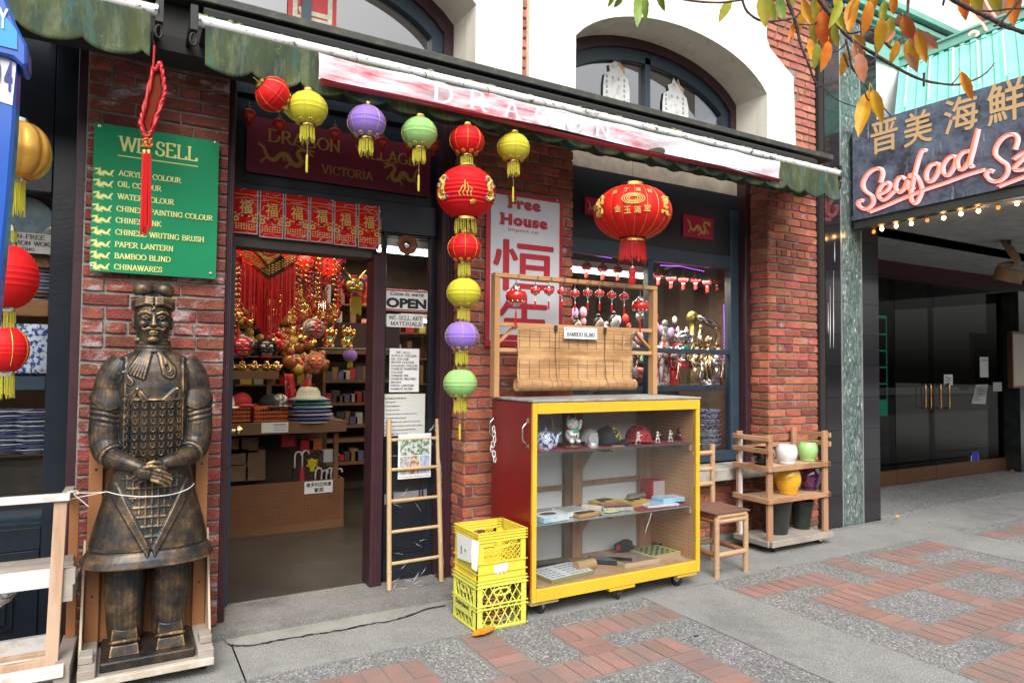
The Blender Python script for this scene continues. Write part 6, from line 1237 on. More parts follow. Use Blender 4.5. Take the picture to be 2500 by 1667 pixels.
b = MB(); r = random.Random(3); pts = [(0,0),(.11,0),(.115,.05),(.09,.03),(.085,.012),(.07,.035),(.06,.01),(.045,.04),(.03,.015),(.015,.03)]; b.prism([(x,-y) for x,y in [(0,-.04),(.09,-.045),(.085,-.0),(.072,.012),(.06,-.005),(.05,.015),(.035,.0),(.02,.02),(.015,-.005),(.0,.01)]],(cx0+.11,cy0-.0035,.276+.05),(1,0,0),(0,0,1),(0,.0008,0)); b.build('torn_label',white,t)
t = thing('price_paper','folded white price paper clipped over the corner of the upper crate','paper',(cx0,cy0+.06,.5)); b = MB(); o_ = Vector((cx0-.012,cy0+.12,.37)); b.add([o_+Vector(v) for v in ((0,.12,.145),(-.004,-.09,.15),(-.012,-.1,.02),(-.006,.1,.0))]+[o_+Vector(v) for v in ((.001,.12,.145),(-.003,-.09,.15),(-.011,-.1,.02),(-.005,.1,.0))],[(0,1,2,3),(7,6,5,4),(0,4,5,1),(1,5,6,2),(2,6,7,3),(3,7,4,0)]); b.add([o_+Vector(v) for v in ((-.004,-.09,.15),(.02,-.132,.14),(.006,-.136,-.02),(-.01,-.1,-.01))],[(0,1,2,3)]); b.build('sheet',white,t)
b = MB(); put_text(b,'1',(cx0-.0195,cy0+.165,.41),(0,-1,0),(0,0,1),.008,.045,nrm=(-1,0,0)); put_text(b,'99',(cx0-.0195,cy0+.12,.43),(0,-1,0),(0,0,1),.024,.018,nrm=(-1,0,0)); b.build('lettering',ink,t)
cst = mat('straw',(.42,.22,.1),.8,col2=(.28,.13,.06),ns=90)
for i in range(9):
    t = thing('coaster',['lowest','second','third','fourth','fifth','sixth','seventh','eighth','topmost'][i]+' woven straw coaster in the pile inside the lower crate'+(' from below' if 0 < i < 8 else ''),'coaster',(0,0,0),'woven coasters in the crate'); cc = Vector((cx0+.15+.004*(i % 3),cy0+.12,.04+.02*i)); b = MB()
    for q in range(3): b.tube([cc+Vector(((.085-.022*q)*cos(a),(.085-.022*q)*sin(a),.004*(q % 2)+.003*sin(a*9+i))) for a in [2*pi*j/24 for j in range(24)]],.0075,5,closed=True)
    b.build('woven_ring',cst,t,smooth=True)
t = thing('plate','grey plate lying in the bottom of the lower crate','plate',(cx0+.2,cy0+.12,.02)); b = MB(); b.lathe([(.05,0),(.11,.015),(.112,.018),(0,.006)],(cx0+.19,cy0+.13,.018),24); b.build('plate',mat('grey_plate',(.35,.33,.32),.4),t,smooth=True)
# ================================================================== bamboo chair
bam = mat('bamboo_cane',(.52,.34,.19),.38,col2=(.40,.25,.14),ns=7,lo=.35,hi=.7,coat=.25); bamd = mat('dark_bamboo',(.32,.14,.06),.4,col2=(.22,.09,.04),ns=9,coat=.2)
def cane(b,a,c,r,nodes=3):
    a = Vector(a); c = Vector(c); b.tube([a,c],r,14); d = (c-a).normalized()
    for i in range(nodes):
        p = a.lerp(c,(i+.5)/nodes); b.tube([p-d*.003,p,p+d*.003],[r*1.0,r*1.09,r*1.0],14)
qx0,qx1,qy0,qy1 = 3.745,4.045,3.535,3.86; sz_ = .455
t = thing('bamboo_chair','bamboo chair with dark slatted seat between the case and the pot rack','chair',(3.9,3.7,0)); cr = .0205
for (x,y,h) in ((qx0,qy0,sz_-.03),(qx1,qy0,sz_-.03),(qx0,qy1,.90),(qx1,qy1,.905)):
    b = MB(); cane(b,(x,y,0),(x,y,h),cr,3 if h < .6 else 4); b.build('leg',bam,t,smooth=50)
for z,m_ in ((.155,bam),(sz_-.06,bam),(sz_-.025,bam)):
    for a,c in (((qx0,qy0),(qx1,qy0)),((qx0,qy1),(qx1,qy1)),((qx0,qy0),(qx0,qy1)),((qx1,qy0),(qx1,qy1))):
        b = MB(); r_ = .0175 if z > .3 else .019; cane(b,(a[0],a[1],z),(c[0],c[1],z),r_,2); b.build('stretcher',bam if a[1] == c[1] else bamd,t,smooth=50)
b = MB()
for i in range(9): y = qy0-.02+(qy1-qy0+.03)*i/9; b.box(qx0-.03,qx1+.03,y+.0015,y+(qy1-qy0+.03)/9-.0015,sz_-.008,sz_+.004)
b.build('seat',mat('seat_slat',(.2,.1,.065),.45,col2=(.13,.065,.045),ns=8,stretch=(.2,1,1)),t,bevel=.0015)
for z in (.60,.715,.84): b = MB(); cane(b,(qx0,qy1,z),(qx1,qy1,z),.018,2); b.build('back_rail',bam,t,smooth=50)
# ================================================================== pot rack with glazed pots
rw_ = mat('rack_wood',(.42,.235,.13),.6,col2=(.3,.15,.08),ns=7,lo=.35,hi=.7,stretch=(1,1,.14),bump=.2,var=.1); rx_ = mat('rack_board',(.46,.27,.15),.6,col2=(.25,.1,.045),ns=6,lo=.42,hi=.66,stretch=(.3,.3,1),bump=.2,var=.12)
pr = thing('plant_pot_rack','rough timber rack on castors holding glazed plant pots, beside the brick pier','rack',(4.9,3.95,0))
rx0,rx1,ry0,ry1 = 4.62,5.33,3.79,4.1
PZ = {}
for nm,x,y,zt__ in (('fl',rx0,ry0,P(1878,1062,ry0).z),('bl',rx0,ry1,P(1795,1052,ry1).z),('fr',rx1,ry0,P(2030,1050,ry0).z),('br',rx1,ry1,P(1945,1042,ry1).z)):
    PZ[nm] = zt__; MB().box(x-.03,x+.03,y-.012,y+.012,.075,zt__).build('post',rw_,pr,bevel=.002)
MB().box(rx0-.02,rx1+.03,ry0-.03,ry1+.02,.075,.1).build('base_board',oldwood,pr,bevel=.003); MB().box(rx0-.03,rx1+.04,ry0-.055,ry0-.031,.055,.105).build('base_edge',oldwood,pr,bevel=.003); MB().box(rx0-.055,rx0-.031,ry0-.03,ry1+.02,.055,.1).build('base_edge',oldwood,pr,bevel=.003)
levels = [P(1880,1222,ry0).z,P(1880,1144,ry0).z]
for z in levels:
    MB().box(rx0-.03,rx1+.03,ry0-.035,ry0-.013,z-.022,z+.018).build('shelf_edge',rx_,pr,bevel=.002)
    MB().box(rx0-.03,rx1+.03,ry0-.01,ry1-.015,z-.005,z+.006).build('shelf',mat('shelf_ply',(.45,.3,.19),.6,col2=(.6,.58,.55),ns=4,lo=.5,hi=.6),pr)
    MB().box(rx1+.0,rx1+.022,ry0-.035,ry1+.02,z-.02,z+.02).build('side_slat',rx_,pr,bevel=.002)
    MB().box(rx0-.055,rx0-.032,ry0-.04,ry1+.03,z-.022,z+.022).build('side_slat',rx_,pr,bevel=.002)
za = levels[1]
for z in (P(1870,1102,ry0).z,P(1870,1072,ry0).z): MB().box(rx0-.055,rx0-.032,ry0-.04,ry1+.03,z-.02,z+.02).build('side_slat',rx_,pr,bevel=.002)
z = P(1950,1082,ry1).z; MB().box(rx0+.0,rx1+.02,ry1+.013,ry1+.03,z-.016,z+.016).build('back_slat',rx_,pr,bevel=.002)
for z in (P(2030,1055,ry0).z-.02,P(2030,1082,ry0).z): MB().box(rx1+.031,rx1+.05,ry0-.03,ry1+.03,z-.02,z+.02).build('side_slat',rx_,pr,bevel=.002)
for x,y,an in ((rx0+.05,ry0-.0,.8),(rx1-.05,ry0,2.4),(rx0+.06,ry1-.03,.4),(rx1-.06,ry1-.03,.4)): castor(pr,x,y,.056,.028,an)
MB().box(rx0-.028,rx0-.006,ry1-.036,ry1-.0135,.08,PZ['bl']-.05).build('white_strip',mat('white_trim',(.7,.7,.7),.4),pr)
def glazed(label,x,yb,Y,r,h,col,saucer=True,z=None):
    m = mat('glaze_%d' % int(col[0]*1000+col[1]*100),col,.1,coat=.9,spec=.7); c = P(x,yb,Y); c.z = z
    t = thing('plant_pot',label,'plant pot',c,'glazed plant pots on the rack'); b = MB(); b.lathe([(r*.6,.012),(r*.72,h*.14),(r*.96,h*.42),(r,h*.62),(r*.93,h*.84),(r*.8,h*.97),(r*.78,h),(r*.72,h),(r*.8,h*.85),(r*.85,h*.5),(0,h*.3)],c,34); b.build('pot',m,t,smooth=60)
    b = MB(); b.lathe([(r*.66,0),(r*.76,.006),(r*.78,.022),(r*.72,.022),(0,.012)],c,30); b.build('saucer',m,t,smooth=60); return t
zz = levels[1]+.006; z3_ = levels[0]+.006
glazed('black glazed pot on the upper rack shelf, left of the white one',1863,1140,ry0+.12,.092,.155,(.006,.006,.007),z=zz)
glazed('white glazed pot with saucer on the upper rack shelf',1921,1136,ry0+.10,.089,.165,(.72,.73,.75),z=zz); glazed('light green glazed pot on the upper rack shelf',1972,1130,ry0+.14,.088,.165,(.33,.58,.2),z=zz)
glazed('big yellow glazed pot on the lower rack shelf',1923,1213,ry0+.13,.112,.215,(.75,.42,.01),z=z3_); glazed('dark purple glazed pot on the lower rack shelf',1976,1204,ry0+.16,.098,.195,(.08,.008,.07),z=z3_)
pg_ = mat('dark_green_plastic',(.018,.024,.02),.35,col2=(.03,.036,.032),ns=12)
for lb,x,Y,r,h in (('big dark green planter on the rack base',1895,ry0+.16,.145,.31),('smaller dark green planter on the rack base, to the right',1958,ry0+.17,.105,.245)):
    c = P(x,1325,Y); c.z = .101; t = thing('planter',lb,'planter',c,'dark planters on the rack base'); b = MB(); b.lathe([(r*.64,0),(r*.66,.015),(r*.9,h*.86),(r*.98,h*.88),(r,h),(r*.93,h),(r*.85,h*.9),(r*.6,.03),(0,.03)],c,34); b.build('planter',pg_,t,smooth=50)
# ================================================================== restaurant: tiled and marble column
random.seed(21)
tile = mat('black_tile',(.014,.013,.016),.12,coat=.4,var=.3); grout = mat('tile_joint',(.06,.06,.06),.7)
def marble():
    m = mat('green_marble',(.1,.13,.12),.22,coat=.3,var=.18); n = m.node_tree; b = n.nodes['Principled BSDF']; L = n.links.new
    g = n.nodes.new('ShaderNodeNewGeometry'); oi = n.nodes.new('ShaderNodeObjectInfo'); ad = n.nodes.new('ShaderNodeVectorMath'); ad.operation = 'MULTIPLY_ADD'; cm = n.nodes.new('ShaderNodeCombineXYZ'); L(oi.outputs['Random'],cm.inputs[0]); L(oi.outputs['Random'],cm.inputs[2]); L(cm.outputs[0],ad.inputs[0]); ad.inputs[1].default_value = (7,0,5); L(g.outputs['Position'],ad.inputs[2])
    mp = n.nodes.new('ShaderNodeMapping'); mp.inputs['Rotation'].default_value = (0,.7,0); mp.inputs['Scale'].default_value = (1,1,.35); L(ad.outputs[0],mp.inputs[0])
    t = n.nodes.new('ShaderNodeTexNoise'); t.inputs['Scale'].default_value = 22; t.inputs['Detail'].default_value = 9; t.inputs['Distortion'].default_value = 2.2; t.inputs['Roughness'].default_value = .62; L(mp.outputs[0],t.inputs[0])
    r = n.nodes.new('ShaderNodeValToRGB'); e = r.color_ramp.elements; e[0].position = .3; e[0].color = (.02,.035,.034,1); e[1].position = .7; e[1].color = (.72,.78,.72,1); a = e.new(.5); a.color = (.09,.13,.12,1); a = e.new(.6); a.color = (.19,.24,.22,1); L(t.outputs['Fac'],r.inputs[0]); L(r.outputs[0],b.inputs['Base Color']); return m
mar = marble(); YT = 4.08; TH = .3065
col = thing('tiled_column','tall column of black tiles with a green marble strip between metal trims, beside the restaurant','column',(6.2,YT,0))
core(col,5.77,6.61,YT+.012,4.5,0,5.7,'core',grout); core(col,6.60,6.612,YT+.012,5.2,0,2.9,'core',grout)
def tiles(x0,x1,m,name,zoff=0):
    me = MB().box(x0+.0015,x1-.0015,0,.012,.0015,TH-.0015).mesh(name,m); z = 0
    for i in range(19): o = bpy.data.objects.new(name,me); COL.objects.link(o); o.parent = col; o.location = Vector((0,YT+random.uniform(0,.001),TH*i+zoff))-col.location
tiles(5.77,6.0,tile,'tile'); tiles(6.012,6.322,mar,'marble_slab',.005); tiles(6.334,6.611,tile,'tile',.002)
for x in (6.001,6.323): MB().box(x,x+.010,YT-.004,YT+.011,0,5.7).build('metal_trim',mat('bright_trim',(.7,.72,.75),.3,metal=.8),col)
me = MB().box(6.611,6.623,.0015,.34,.0015,TH-.0015).mesh('tile',tile)
for k in range(3):
    for i in range(9): o = bpy.data.objects.new('tile',me); COL.objects.link(o); o.parent = col; o.location = Vector((0,YT+.013+.345*k,TH*i))-col.location
b = MB(); r = random.Random(5)
for x,y0,y1 in ((2027,700,850),(2035,660,850),(2022,740,815),(2038,590,640)):
    a = P(x,y1,YT-.001); c = P(x,y0,YT-.001); b.tube([a,a.lerp(c,.3),a.lerp(c,.7),c],[.0008,.004,.002,.0008],4)
b.build('paint_drip',white,col)
# ---- facade above, cornice
rs = thing('restaurant','restaurant front with dark recessed entrance, white plaster and green cornice above','building',(8,4.1,0))
plas = mat('white_plaster',(.72,.72,.71),.85,col2=(.6,.6,.58),ns=3,bump=.4,bs=50); layer(plas,(.3,.3,.29),5,.66,.72); cgm = mat('cornice_green',(.20,.46,.38),.5,col2=(.16,.38,.32),ns=3)
MB().box(6.612,13.5,4.1,4.4,2.955,7.5).build('upper_wall',plas,rs)
zc = 4.68
for (z0,z1,d,m_) in ((zc,zc+.12,.03,cgm),(zc+.12,zc+.30,.012,cgm),(zc+.30,zc+.335,.05,cgm),(zc+.337,zc+.37,.09,cgm),(zc+.372,zc+.41,.06,mat('dark_green',(.03,.1,.08),.5)),(zc+.412,zc+.46,.13,cgm),(zc+.462,zc+.50,.1,MC.get('dark_green')),(zc+.502,zc+.56,.17,cgm)):
    MB().box(6.0 if d > .04 else 6.33,13.5,4.1-d,4.0995,z0,z1).build('cornice_moulding',m_ or cgm,rs)
# recess
sof = mat('soffit_plaster',(.36,.37,.36),.95,col2=(.28,.29,.28),ns=6,bump=1.,bs=25)
MB().prism([(6.15,4.06),(7.0,1.3),(14,1.3),(14,5.7),(6.612,5.7),(6.612,4.06)],(0,0,2.955),(1,0,0),(0,1,0),(0,0,.04)).build('soffit',sof,rs)
drk = mat('dark_marble',(.018,.022,.02),.15,col2=(.03,.04,.036),ns=7,coat=.3)
MB().box(6.612,13.5,5.32,5.4,2.70,2.953).build('red_beam',mat('dark_red_paint',(.07,.008,.012),.4),rs)
MB().box(11.6,13.5,5.0,5.3,0,2.69).build('side_wall',drk,rs); MB().box(6.62,13.5,8.0,8.05,0,2.9).build('back_wall',mat('brown_dark',(.03,.02,.015),.7),rs)
MB().box(6.62,6.66,5.4,8,0,2.9).build('inner_wall',mat('brown_dark'  ,(.03,.02,.015),.7),rs); MB().box(6.62,13.5,5.41,8,2.7,2.75).build('inner_ceiling',mat('brown_dark',(.03,.02,.015),.7),rs)
YE = 5.22; dg_ = glass('dark_glass',(.22,.22,.21),.45); brz = mat('bronze_kick',(.14,.065,.03),.4,metal=.5); brass = mat('brass',(.75,.45,.15),.25,metal=1.)
kx = [P(2146,1190,YE).x-.6,P(2187,1100,YE).x,P(2283,1100,YE).x,P(2400,1050,YE).x,P(2456,1100,YE).x+.15]
for i,(xa,xb,lb) in enumerate(((kx[0],kx[1],'fixed dark glass pane left of the restaurant doors'),(kx[1],kx[2],'left dark glass restaurant door with brass pull handles'),(kx[2],kx[4],'right dark glass restaurant door with brass handles and taped papers'))):
    t = thing('glass_door' if i else 'fixed_window',lb,'door' if i else 'window',((xa+xb)/2,YE,0),'dark glass entrance doors'); MB().box(xa+.008,xb-.008,YE,YE+.012,.2,2.69).build('pane',dg_,t); MB().box(xa+.006,xb-.006,YE-.02,YE+.03,.012,.2).build('kick_plate',brz,t,bevel=.003); MB().box(xb-.05,xb+.0,YE+.013,YE+.05,.2,2.69).build('stile',mat('black_frame',(.01,.01,.01),.4),t)
    if i:
        hx = (2255,2268) if i == 1 else (2292,2313)
        for x in hx:
            a = P(x,938,YE-.04); c = P(x,996,YE-.04); b = MB(); b.tube([(a.x,YE-.002,a.z),(a.x,YE-.06,a.z),(a.x,YE-.065,a.z-.02),(a.x,YE-.065,c.z+.02),(a.x,YE-.06,c.z),(a.x,YE-.002,c.z)],.011,8); b.build('handle',brass,t,smooth=50)
card('notice','small framed white notice behind the right restaurant door, above the handles','notice',2305,914,2326,940,[('Please',.2,.6,.8,.8,'sans'),('use other',.15,.38,.85,.55,'sans'),('door',.3,.15,.7,.32,'sans')],YE-.006)
card('notice','tall white paper high on the right restaurant door','notice',2393,871,2413,921,[('Notice',.2,.8,.8,.88,'sans')],YE-.006); 
pp = [(2383,939),(2412,938),(2406,986),(2372,985)]; t = thing('notice','slanting white menu sheet taped on the right restaurant door','notice',P(2390,986,YE-.006)); b = MB(); q = [P(x,y,YE-.006) for x,y in pp]; b.add([tuple(v) for v in q]+[tuple(v+Vector((0,.0015,0))) for v in q],[(0,1,2,3),(7,6,5,4)]); b.build('sheet',mat('grey_card',(.45,.46,.45),.6),t)
b = MB()
for i in range(9): a = P(2384-i*1.0,946+i*4,YE-.0075); c = P(2406-i*.9,946+i*4,YE-.0075); b.box(a.x,a.x+(c.x-a.x)*(.6+.3*((i*7) % 3)/2),YE-.008,YE-.0066,a.z-.003,a.z+.003)
b.build('print_line',ink,t)
card('notice','small grey card on the dark wall right of the restaurant doors','notice',2425,933,2446,955,[],4.995,mat('dim_card',(.3,.31,.3),.6))
t,a,c,z0,z1 = card('sticker','small blue and white sticker at the foot of the right restaurant door','sticker',2371,1112,2390,1141,[],YE-.006,mat('sticker_white',(.5,.6,.65),.4)); MB().box(a+.02,c-.01,YE-.008,YE-.0065,z1-.1,z1+.05).build('blue_top',mat('sticker_blue',(.02,.02,.35),.4),t)
a = P(2466,814,4.97); c = P(2600,940,4.97); t = thing('menu_case','lit cream menu case on the dark wall at the right edge','menu board',(a.x,4.97,c.z)); MB().box(a.x,a.x+.6,4.95,4.998,P(2466,942,4.97).z,a.z).build('panel',mat('cream_panel',(.42,.38,.3),.5),t); b = MB(); b.box(a.x-.03,a.x,4.93,4.998,P(2466,942,4.97).z-.03,a.z+.03); b.box(a.x,a.x+.6,4.93,4.949,a.z,a.z+.03); b.box(a.x,a.x+.6,4.93,4.949,P(2466,942,4.97).z-.03,P(2466,942,4.97).z); b.build('frame',brz,t)
# glowing green board behind the fixed pane, put in for a reflection in the glass
t = thing('reflection_board','tall glowing green strip with food pictures, standing in for a reflection in the left dark glass','poster',P(2155,900,5.5)); xa = P(2140,900,5.5).x; xb = P(2166,900,5.5).x; za = P(2150,1015,5.5).z; zb2 = P(2150,770,5.5).z; MB().box(xa,xb,5.5,5.53,za,zb2).build('board',mat('reflection_green',(.02,.5,.33),.4,emis=(.02,.5,.33),es=2),t)
fc = [((.7,.5,.1),(.1,.3,.05)),((.6,.3,.15),(.7,.5,.4)),((.6,.02,.02),(.5,.4,.35)),((.55,.35,.05),(.6,.1,.05)),((.45,.15,.05),(.2,.3,.1))]
for i in range(5): z = zb2-(zb2-za)*(.03+.165*i); MB().box(xa+.02,xb-.03,5.494,5.4995,z-(zb2-za)*.15,z).build('food_picture',mat('food_%d' % i,fc[i][0],.4,col2=fc[i][1],ns=18),t)
# downlights
dl = mat('downlight_glow',(1,.8,.4),.4,emis=(1,.72,.3),es=12)
for i,(x,y) in enumerate(((2222,652),(2266,659),(2283,660),(2321,672),(2345,699))):
    c = P(x,y,5.8 if i < 4 else 6.2); t = thing('downlight','small warm downlight inside the restaurant, '+['first','second','third','fourth','fifth and lowest'][i]+' from the left','lamp',c,'warm downlights inside the restaurant'); b = MB(); b.lathe([(.05,.02),(.055,0),(.05,-.006),(0,-.006)],c,14); b.build('lens',dl,t)
# ---- marquee sign
O = Vector((6.125,4.03,0)); dS = Vector((.2936,-.956,0)).normalized(); nS = Vector((-.956,-.2936,0)).normalized(); SL = .092
dT = (dS+Vector((0,0,SL)))
sgm = mat('slate_sign',(.045,.062,.10),.45,col2=(.10,.135,.19),ns=9,lo=.35,hi=.7); layer(sgm,(.015,.016,.028),5,.45,.6,seed=5); layer(sgm,(.3,.34,.4),26,.6,.72,stretch=(1,1,.12),seed=2)
t = thing('restaurant_sign','dark slate marquee sign with gold Chinese characters and pink neon script Seafood','sign',O+Vector((0,0,2.94)))
def SP(u,z): return O+dT*u+Vector((0,0,z))
b = MB(); q = [SP(0,2.94),SP(2.7,2.94),SP(2.7,3.862),SP(0,3.862)]; b.add([tuple(v) for v in q]+[tuple(v-nS*.12) for v in q],[(0,1,2,3),(7,6,5,4)]+[(i,i+4,(i+1) % 4+4,(i+1) % 4) for i in range(4)]); b.build('board',sgm,t,bevel=.004)
b = MB(); q = [SP(0,2.86),SP(2.7,2.86),SP(2.7,2.935),SP(0,2.935)]; b.add([tuple(v-nS*.02) for v in q]+[tuple(v-nS*.14) for v in q],[(0,1,2,3),(7,6,5,4)]+[(i,i+4,(i+1) % 4+4,(i+1) % 4) for i in range(4)]); b.build('lower_channel',mat('dark_green_channel',(.015,.02,.014),.5),t)
ochre = mat('ochre_letter',(.46,.30,.14),.6)
b = MB()
def sgn(x,y,off=0.):
    return PN(x,y,O+nS*off,nS)
for ch,x0_,y0_,x1_,y1_ in (('晋',2127,380,2192,298),('美',2208,362,2276,276),('海',2306,332,2388,242),('鮮',2412,310,2502,205)):
    a = sgn(x0_,y0_); c = sgn(x1_,y0_-(x1_-x0_)*.18); e = sgn(x0_,y1_+(x1_-x0_)*.0+12); put_text(b,ch,a+nS*.001,dT.normalized(),(0,0,1),(c-a).length,e.z-a.z+.02,bold=.016,nrm=nS,d=.004)
b.build('lettering',ochre,t)
neonw = mat('neon_backing',(.8,.5,.5),.4,emis=(1,.3,.36),es=.34); neono = mat('neon_tube',(.7,.08,.03),.4,emis=(1,.09,.04),es=1.5)  # painted letter strokes given a pink glow of their own behind the tubes
Z5 = lambda pts: [(1950+x*.3508,250+y*.3508) for x,y in pts]
strokes = [[(575,560),(590,500),(575,465),(530,468),(480,510),(452,570),(468,620),(515,655),(525,700),(490,738),(445,740),(420,712),(432,685),(455,688)],
 [(572,640),(620,615),(642,580),(625,560),(590,575),(562,620),(562,660),(590,682),(630,660),(668,620)],
 [(745,535),(715,520),(688,550),(680,600),(705,628),(740,600),(765,545),(760,590),(785,612),(805,590)],
 [(895,340),(872,335),(848,375),(820,470),(800,560),(785,650),(800,700),(830,695),(862,620),(850,560),(818,510),(785,505),(780,530)],
 [(968,425),(925,440),(895,490),(898,545),(930,550),(965,510),(985,450),(968,425)],
 [(1085,372),(1045,392),(1010,445),(1015,500),(1048,508),(1082,460),(1100,400),(1085,372)],
 [(1195,340),(1150,350),(1112,400),(1115,460),(1150,465),(1190,410),(1215,330),(1255,188),(1230,300),(1195,440),(1225,440)],
 [(1300,470),(1180,505),(1030,560),(880,610),(740,665),(600,725),(495,765)],
 [(1510,330),(1528,260),(1500,225),(1440,240),(1385,300),(1372,365),(1410,405),(1455,440),(1455,500),(1410,545),(1350,550),(1310,515),(1325,478),(1360,485)],
 [(1500,400),(1540,370),(1600,345),(1560,400),(1500,465),(1560,470),(1620,440)],[(1395,588),(1480,555),(1600,510)]]
def smooth_pts(pts,k=4):
    S = []
    for i in range(len(pts)-1):
        p0,p1,p2,p3 = pts[max(i-1,0)],pts[i],pts[i+1],pts[min(i+2,len(pts)-1)]
        for j in range(k): t_ = j/k; S.append(.5*((2*p1)+(p2-p0)*t_+(2*p0-5*p1+4*p2-p3)*t_*t_+(3*p1-p0-3*p2+p3)*t_**3))
    return S+[pts[-1]]
for st in strokes:
    w3 = smooth_pts([sgn(x,y,.012) for x,y in Z5(st)]); b = MB(); N = len(w3); 
    rads = [.018]*N; b.tube([p for p in w3],rads,6); b.v = [tuple(O+(Vector(v)-O)-nS*((Vector(v)-O).dot(nS)-.012)*.75) for v in b.v]; b.build('letter_backing',neonw,t)
    b = MB(); b.tube([sgn(0,0)*0+p+nS*.035-dS*.012 for p in w3],.0065,6); b.build('neon_tube',neono,t)
l = bpy.data.lights.new('neon_glow','AREA'); l.energy = 3; l.size = 1.2; l.size_y = .4; l.shape = 'RECTANGLE'; l.color = (1,.25,.2)
# marquee bulbs
bulbm = mat('bulb_glow',(1,.7,.35),.3,emis=(1,.55,.2),es=16); bulbd = mat('bulb_dim',(.4,.25,.12),.2,emis=(1,.4,.1),es=.6)
for i,(x,y,on_) in enumerate(((2153,559,1),(2188,552,1),(2225,546,1),(2264,538,0),(2304,532,1),(2346,522,1),(2389,515,1),(2437,507,0),(2483,497,1),(2133,566,0))):
    c = PN(x,y,O-nS*.16,nS); t = thing('bulb',('lit' if on_ else 'dark')+' marquee bulb under the restaurant sign, '+['first','second','third','fourth','fifth','sixth','seventh','eighth','ninth','outermost'][i]+' from the left','bulb',c,'marquee bulbs under the restaurant sign'); b = MB(); b.ball(c,(.017,.017,.021),10,8); b.build('glass_bulb',bulbm if on_ else bulbd,t,smooth=True); b = MB(); b.lathe([(.012,.018),(.013,.05),(.016,.055),(.016,.075)],c,10); b.build('socket',mat('copper_socket',(.5,.2,.06),.4,metal=.7),t)
# ---- sea-green ribbed panel with neon tubes
T0 = P(2197,166,4.095); T1 = T0+dS*2.2+Vector((0,0,.34)); B0 = sgn(2177,283); dB = dT
cor = mat('mint_panel',(.22,.60,.50),.45,col2=(.26,.66,.55),ns=4)
pt = thing('ribbed_panel','sea-green ribbed metal panel with unlit white neon tubes above the restaurant sign','panel',B0)
def fp(u,v):
    a = B0-nS*.1+dB*(2.3*u)+Vector((0,0,-.02)); c = T0.lerp(T1,u*1.06); n = Vector((-.8,-.3,.3)); return a.lerp(c,v)+n*.02*(1 if (u*26) % 1 < .5 else 0)
MB().grid(fp,260,2).build('sheet',cor,pt)
b = MB(); b.bar(T0-dS*.02+Vector((0,0,.03)),T1+Vector((0,0,.03)),.1,.09); b.bar(T0-dS*.02+Vector((0,-.02,.085)),T1+Vector((0,-.02,.085)),.13,.02); b.build('coping',mat('coping_green',(.16,.4,.33),.4,col2=(.3,.34,.34),ns=4,lo=.5,hi=.7),pt)
wt = mat('white_neon',(.85,.88,.86),.3,emis=(1,1,1),es=.15)
for i in range(11):
    u = .04+.085*i; b = MB(); a = Vector(fp(u,.12)); c = Vector(fp(u,.86)); n = Vector((-.8,-.3,.3)).normalized()*.05; b.tube([a+n,c+n,c+n+dS*.1 if i % 2 == 0 else c+n],.007,6); b.build('neon_tube',wt,pt)
b = MB(); b.tube([Vector(fp(i/30,.9+.015*(i % 2)))+Vector((-.03,-.01,0)) for i in range(30)],.003,4); b.build('wire',ironm,pt)
# neon figure behind the coping at the top right corner
t = thing('neon_figure','pink neon tubes of a figure sign behind the coping, top right corner','neon sign',P(2400,60,3.4)); pkn = mat('pink_neon',(.9,.35,.28),.4,emis=(1,.3,.22),es=1.2)
for st in (((2375,0),(2368,20),(2384,45),(2400,60),(2408,75)),((2405,0),(2415,20),(2430,40)),((2366,85),(2375,77),(2388,80),(2384,88)),((2440,52),(2450,40),(2462,35))): b = MB(); b.tube(smooth_pts([P(x,y,3.35) for x,y in st]),.011,6); b.build('neon_tube',pkn,t)
b = MB(); b.add([P(x,y,3.42) for x,y in ((2380,-30),(2480,-60),(2480,40),(2410,90),(2375,30))]+[P(x,y,3.46) for x,y in ((2380,-30),(2480,-60),(2480,40),(2410,90),(2375,30))],[(0,1,2,3,4),(9,8,7,6,5)]+[(i,i+5,(i+1) % 5+5,(i+1) % 5) for i in range(5)]); b.build('backing',mat('brown_panel',(.1,.04,.03),.6,col2=(.25,.12,.06),ns=5),t)
# steamer basket relief hung under the soffit
bt = PN(2465,655,Vector((8.6,3.6,0)),Vector((-.9,-.4,0)).normalized()); t = thing('steamer_sign','big model of a bamboo steamer with dumplings hung at the restaurant ceiling','model',bt); sz = (bt-CAM).dot(_f)/FPX
tanm = mat('model_tan',(.33,.2,.1),.6,col2=(.22,.12,.06),ns=4); Mt = Matrix.Rotation(radians(62),4,'X')
b = MB(); b.lathe([(30*sz,-22*sz),(31*sz,8*sz),(27*sz,8*sz),(26*sz,-10*sz),(0,-10*sz)],bt+Vector((0,0,-10*sz)),28,Matrix.Rotation(.35,4,'X')); b.build('basket',tanm,t,smooth=40)
b = MB()
for q in range(6): b.ball(bt+Vector((14*sz*cos(q),12*sz*sin(q),-12*sz)),(8*sz,8*sz,6*sz),10,8)
b.build('dumpling',mat('dumpling',(.35,.33,.25),.5),t,smooth=True)
b = MB(); b.lathe([(38*sz,0),(34*sz,6*sz),(20*sz,12*sz),(0,14*sz)],bt+Vector((4*sz,0,36*sz)),26,Matrix.Rotation(1.1,4,'X') @ Matrix.Rotation(.2,4,'Y')); b.build('lid',tanm,t,smooth=40)
b = MB(); b.tube([bt+Vector((-50*sz,0,4*sz)),bt+Vector((0,-.02,10*sz))],[5*sz,7*sz],8); b.build('arm',tanm,t); b = MB(); b.tube([bt+Vector((0,0,40*sz)),bt+Vector((0,0,75*sz))],.02,8); b.build('hanger',ironm,t)
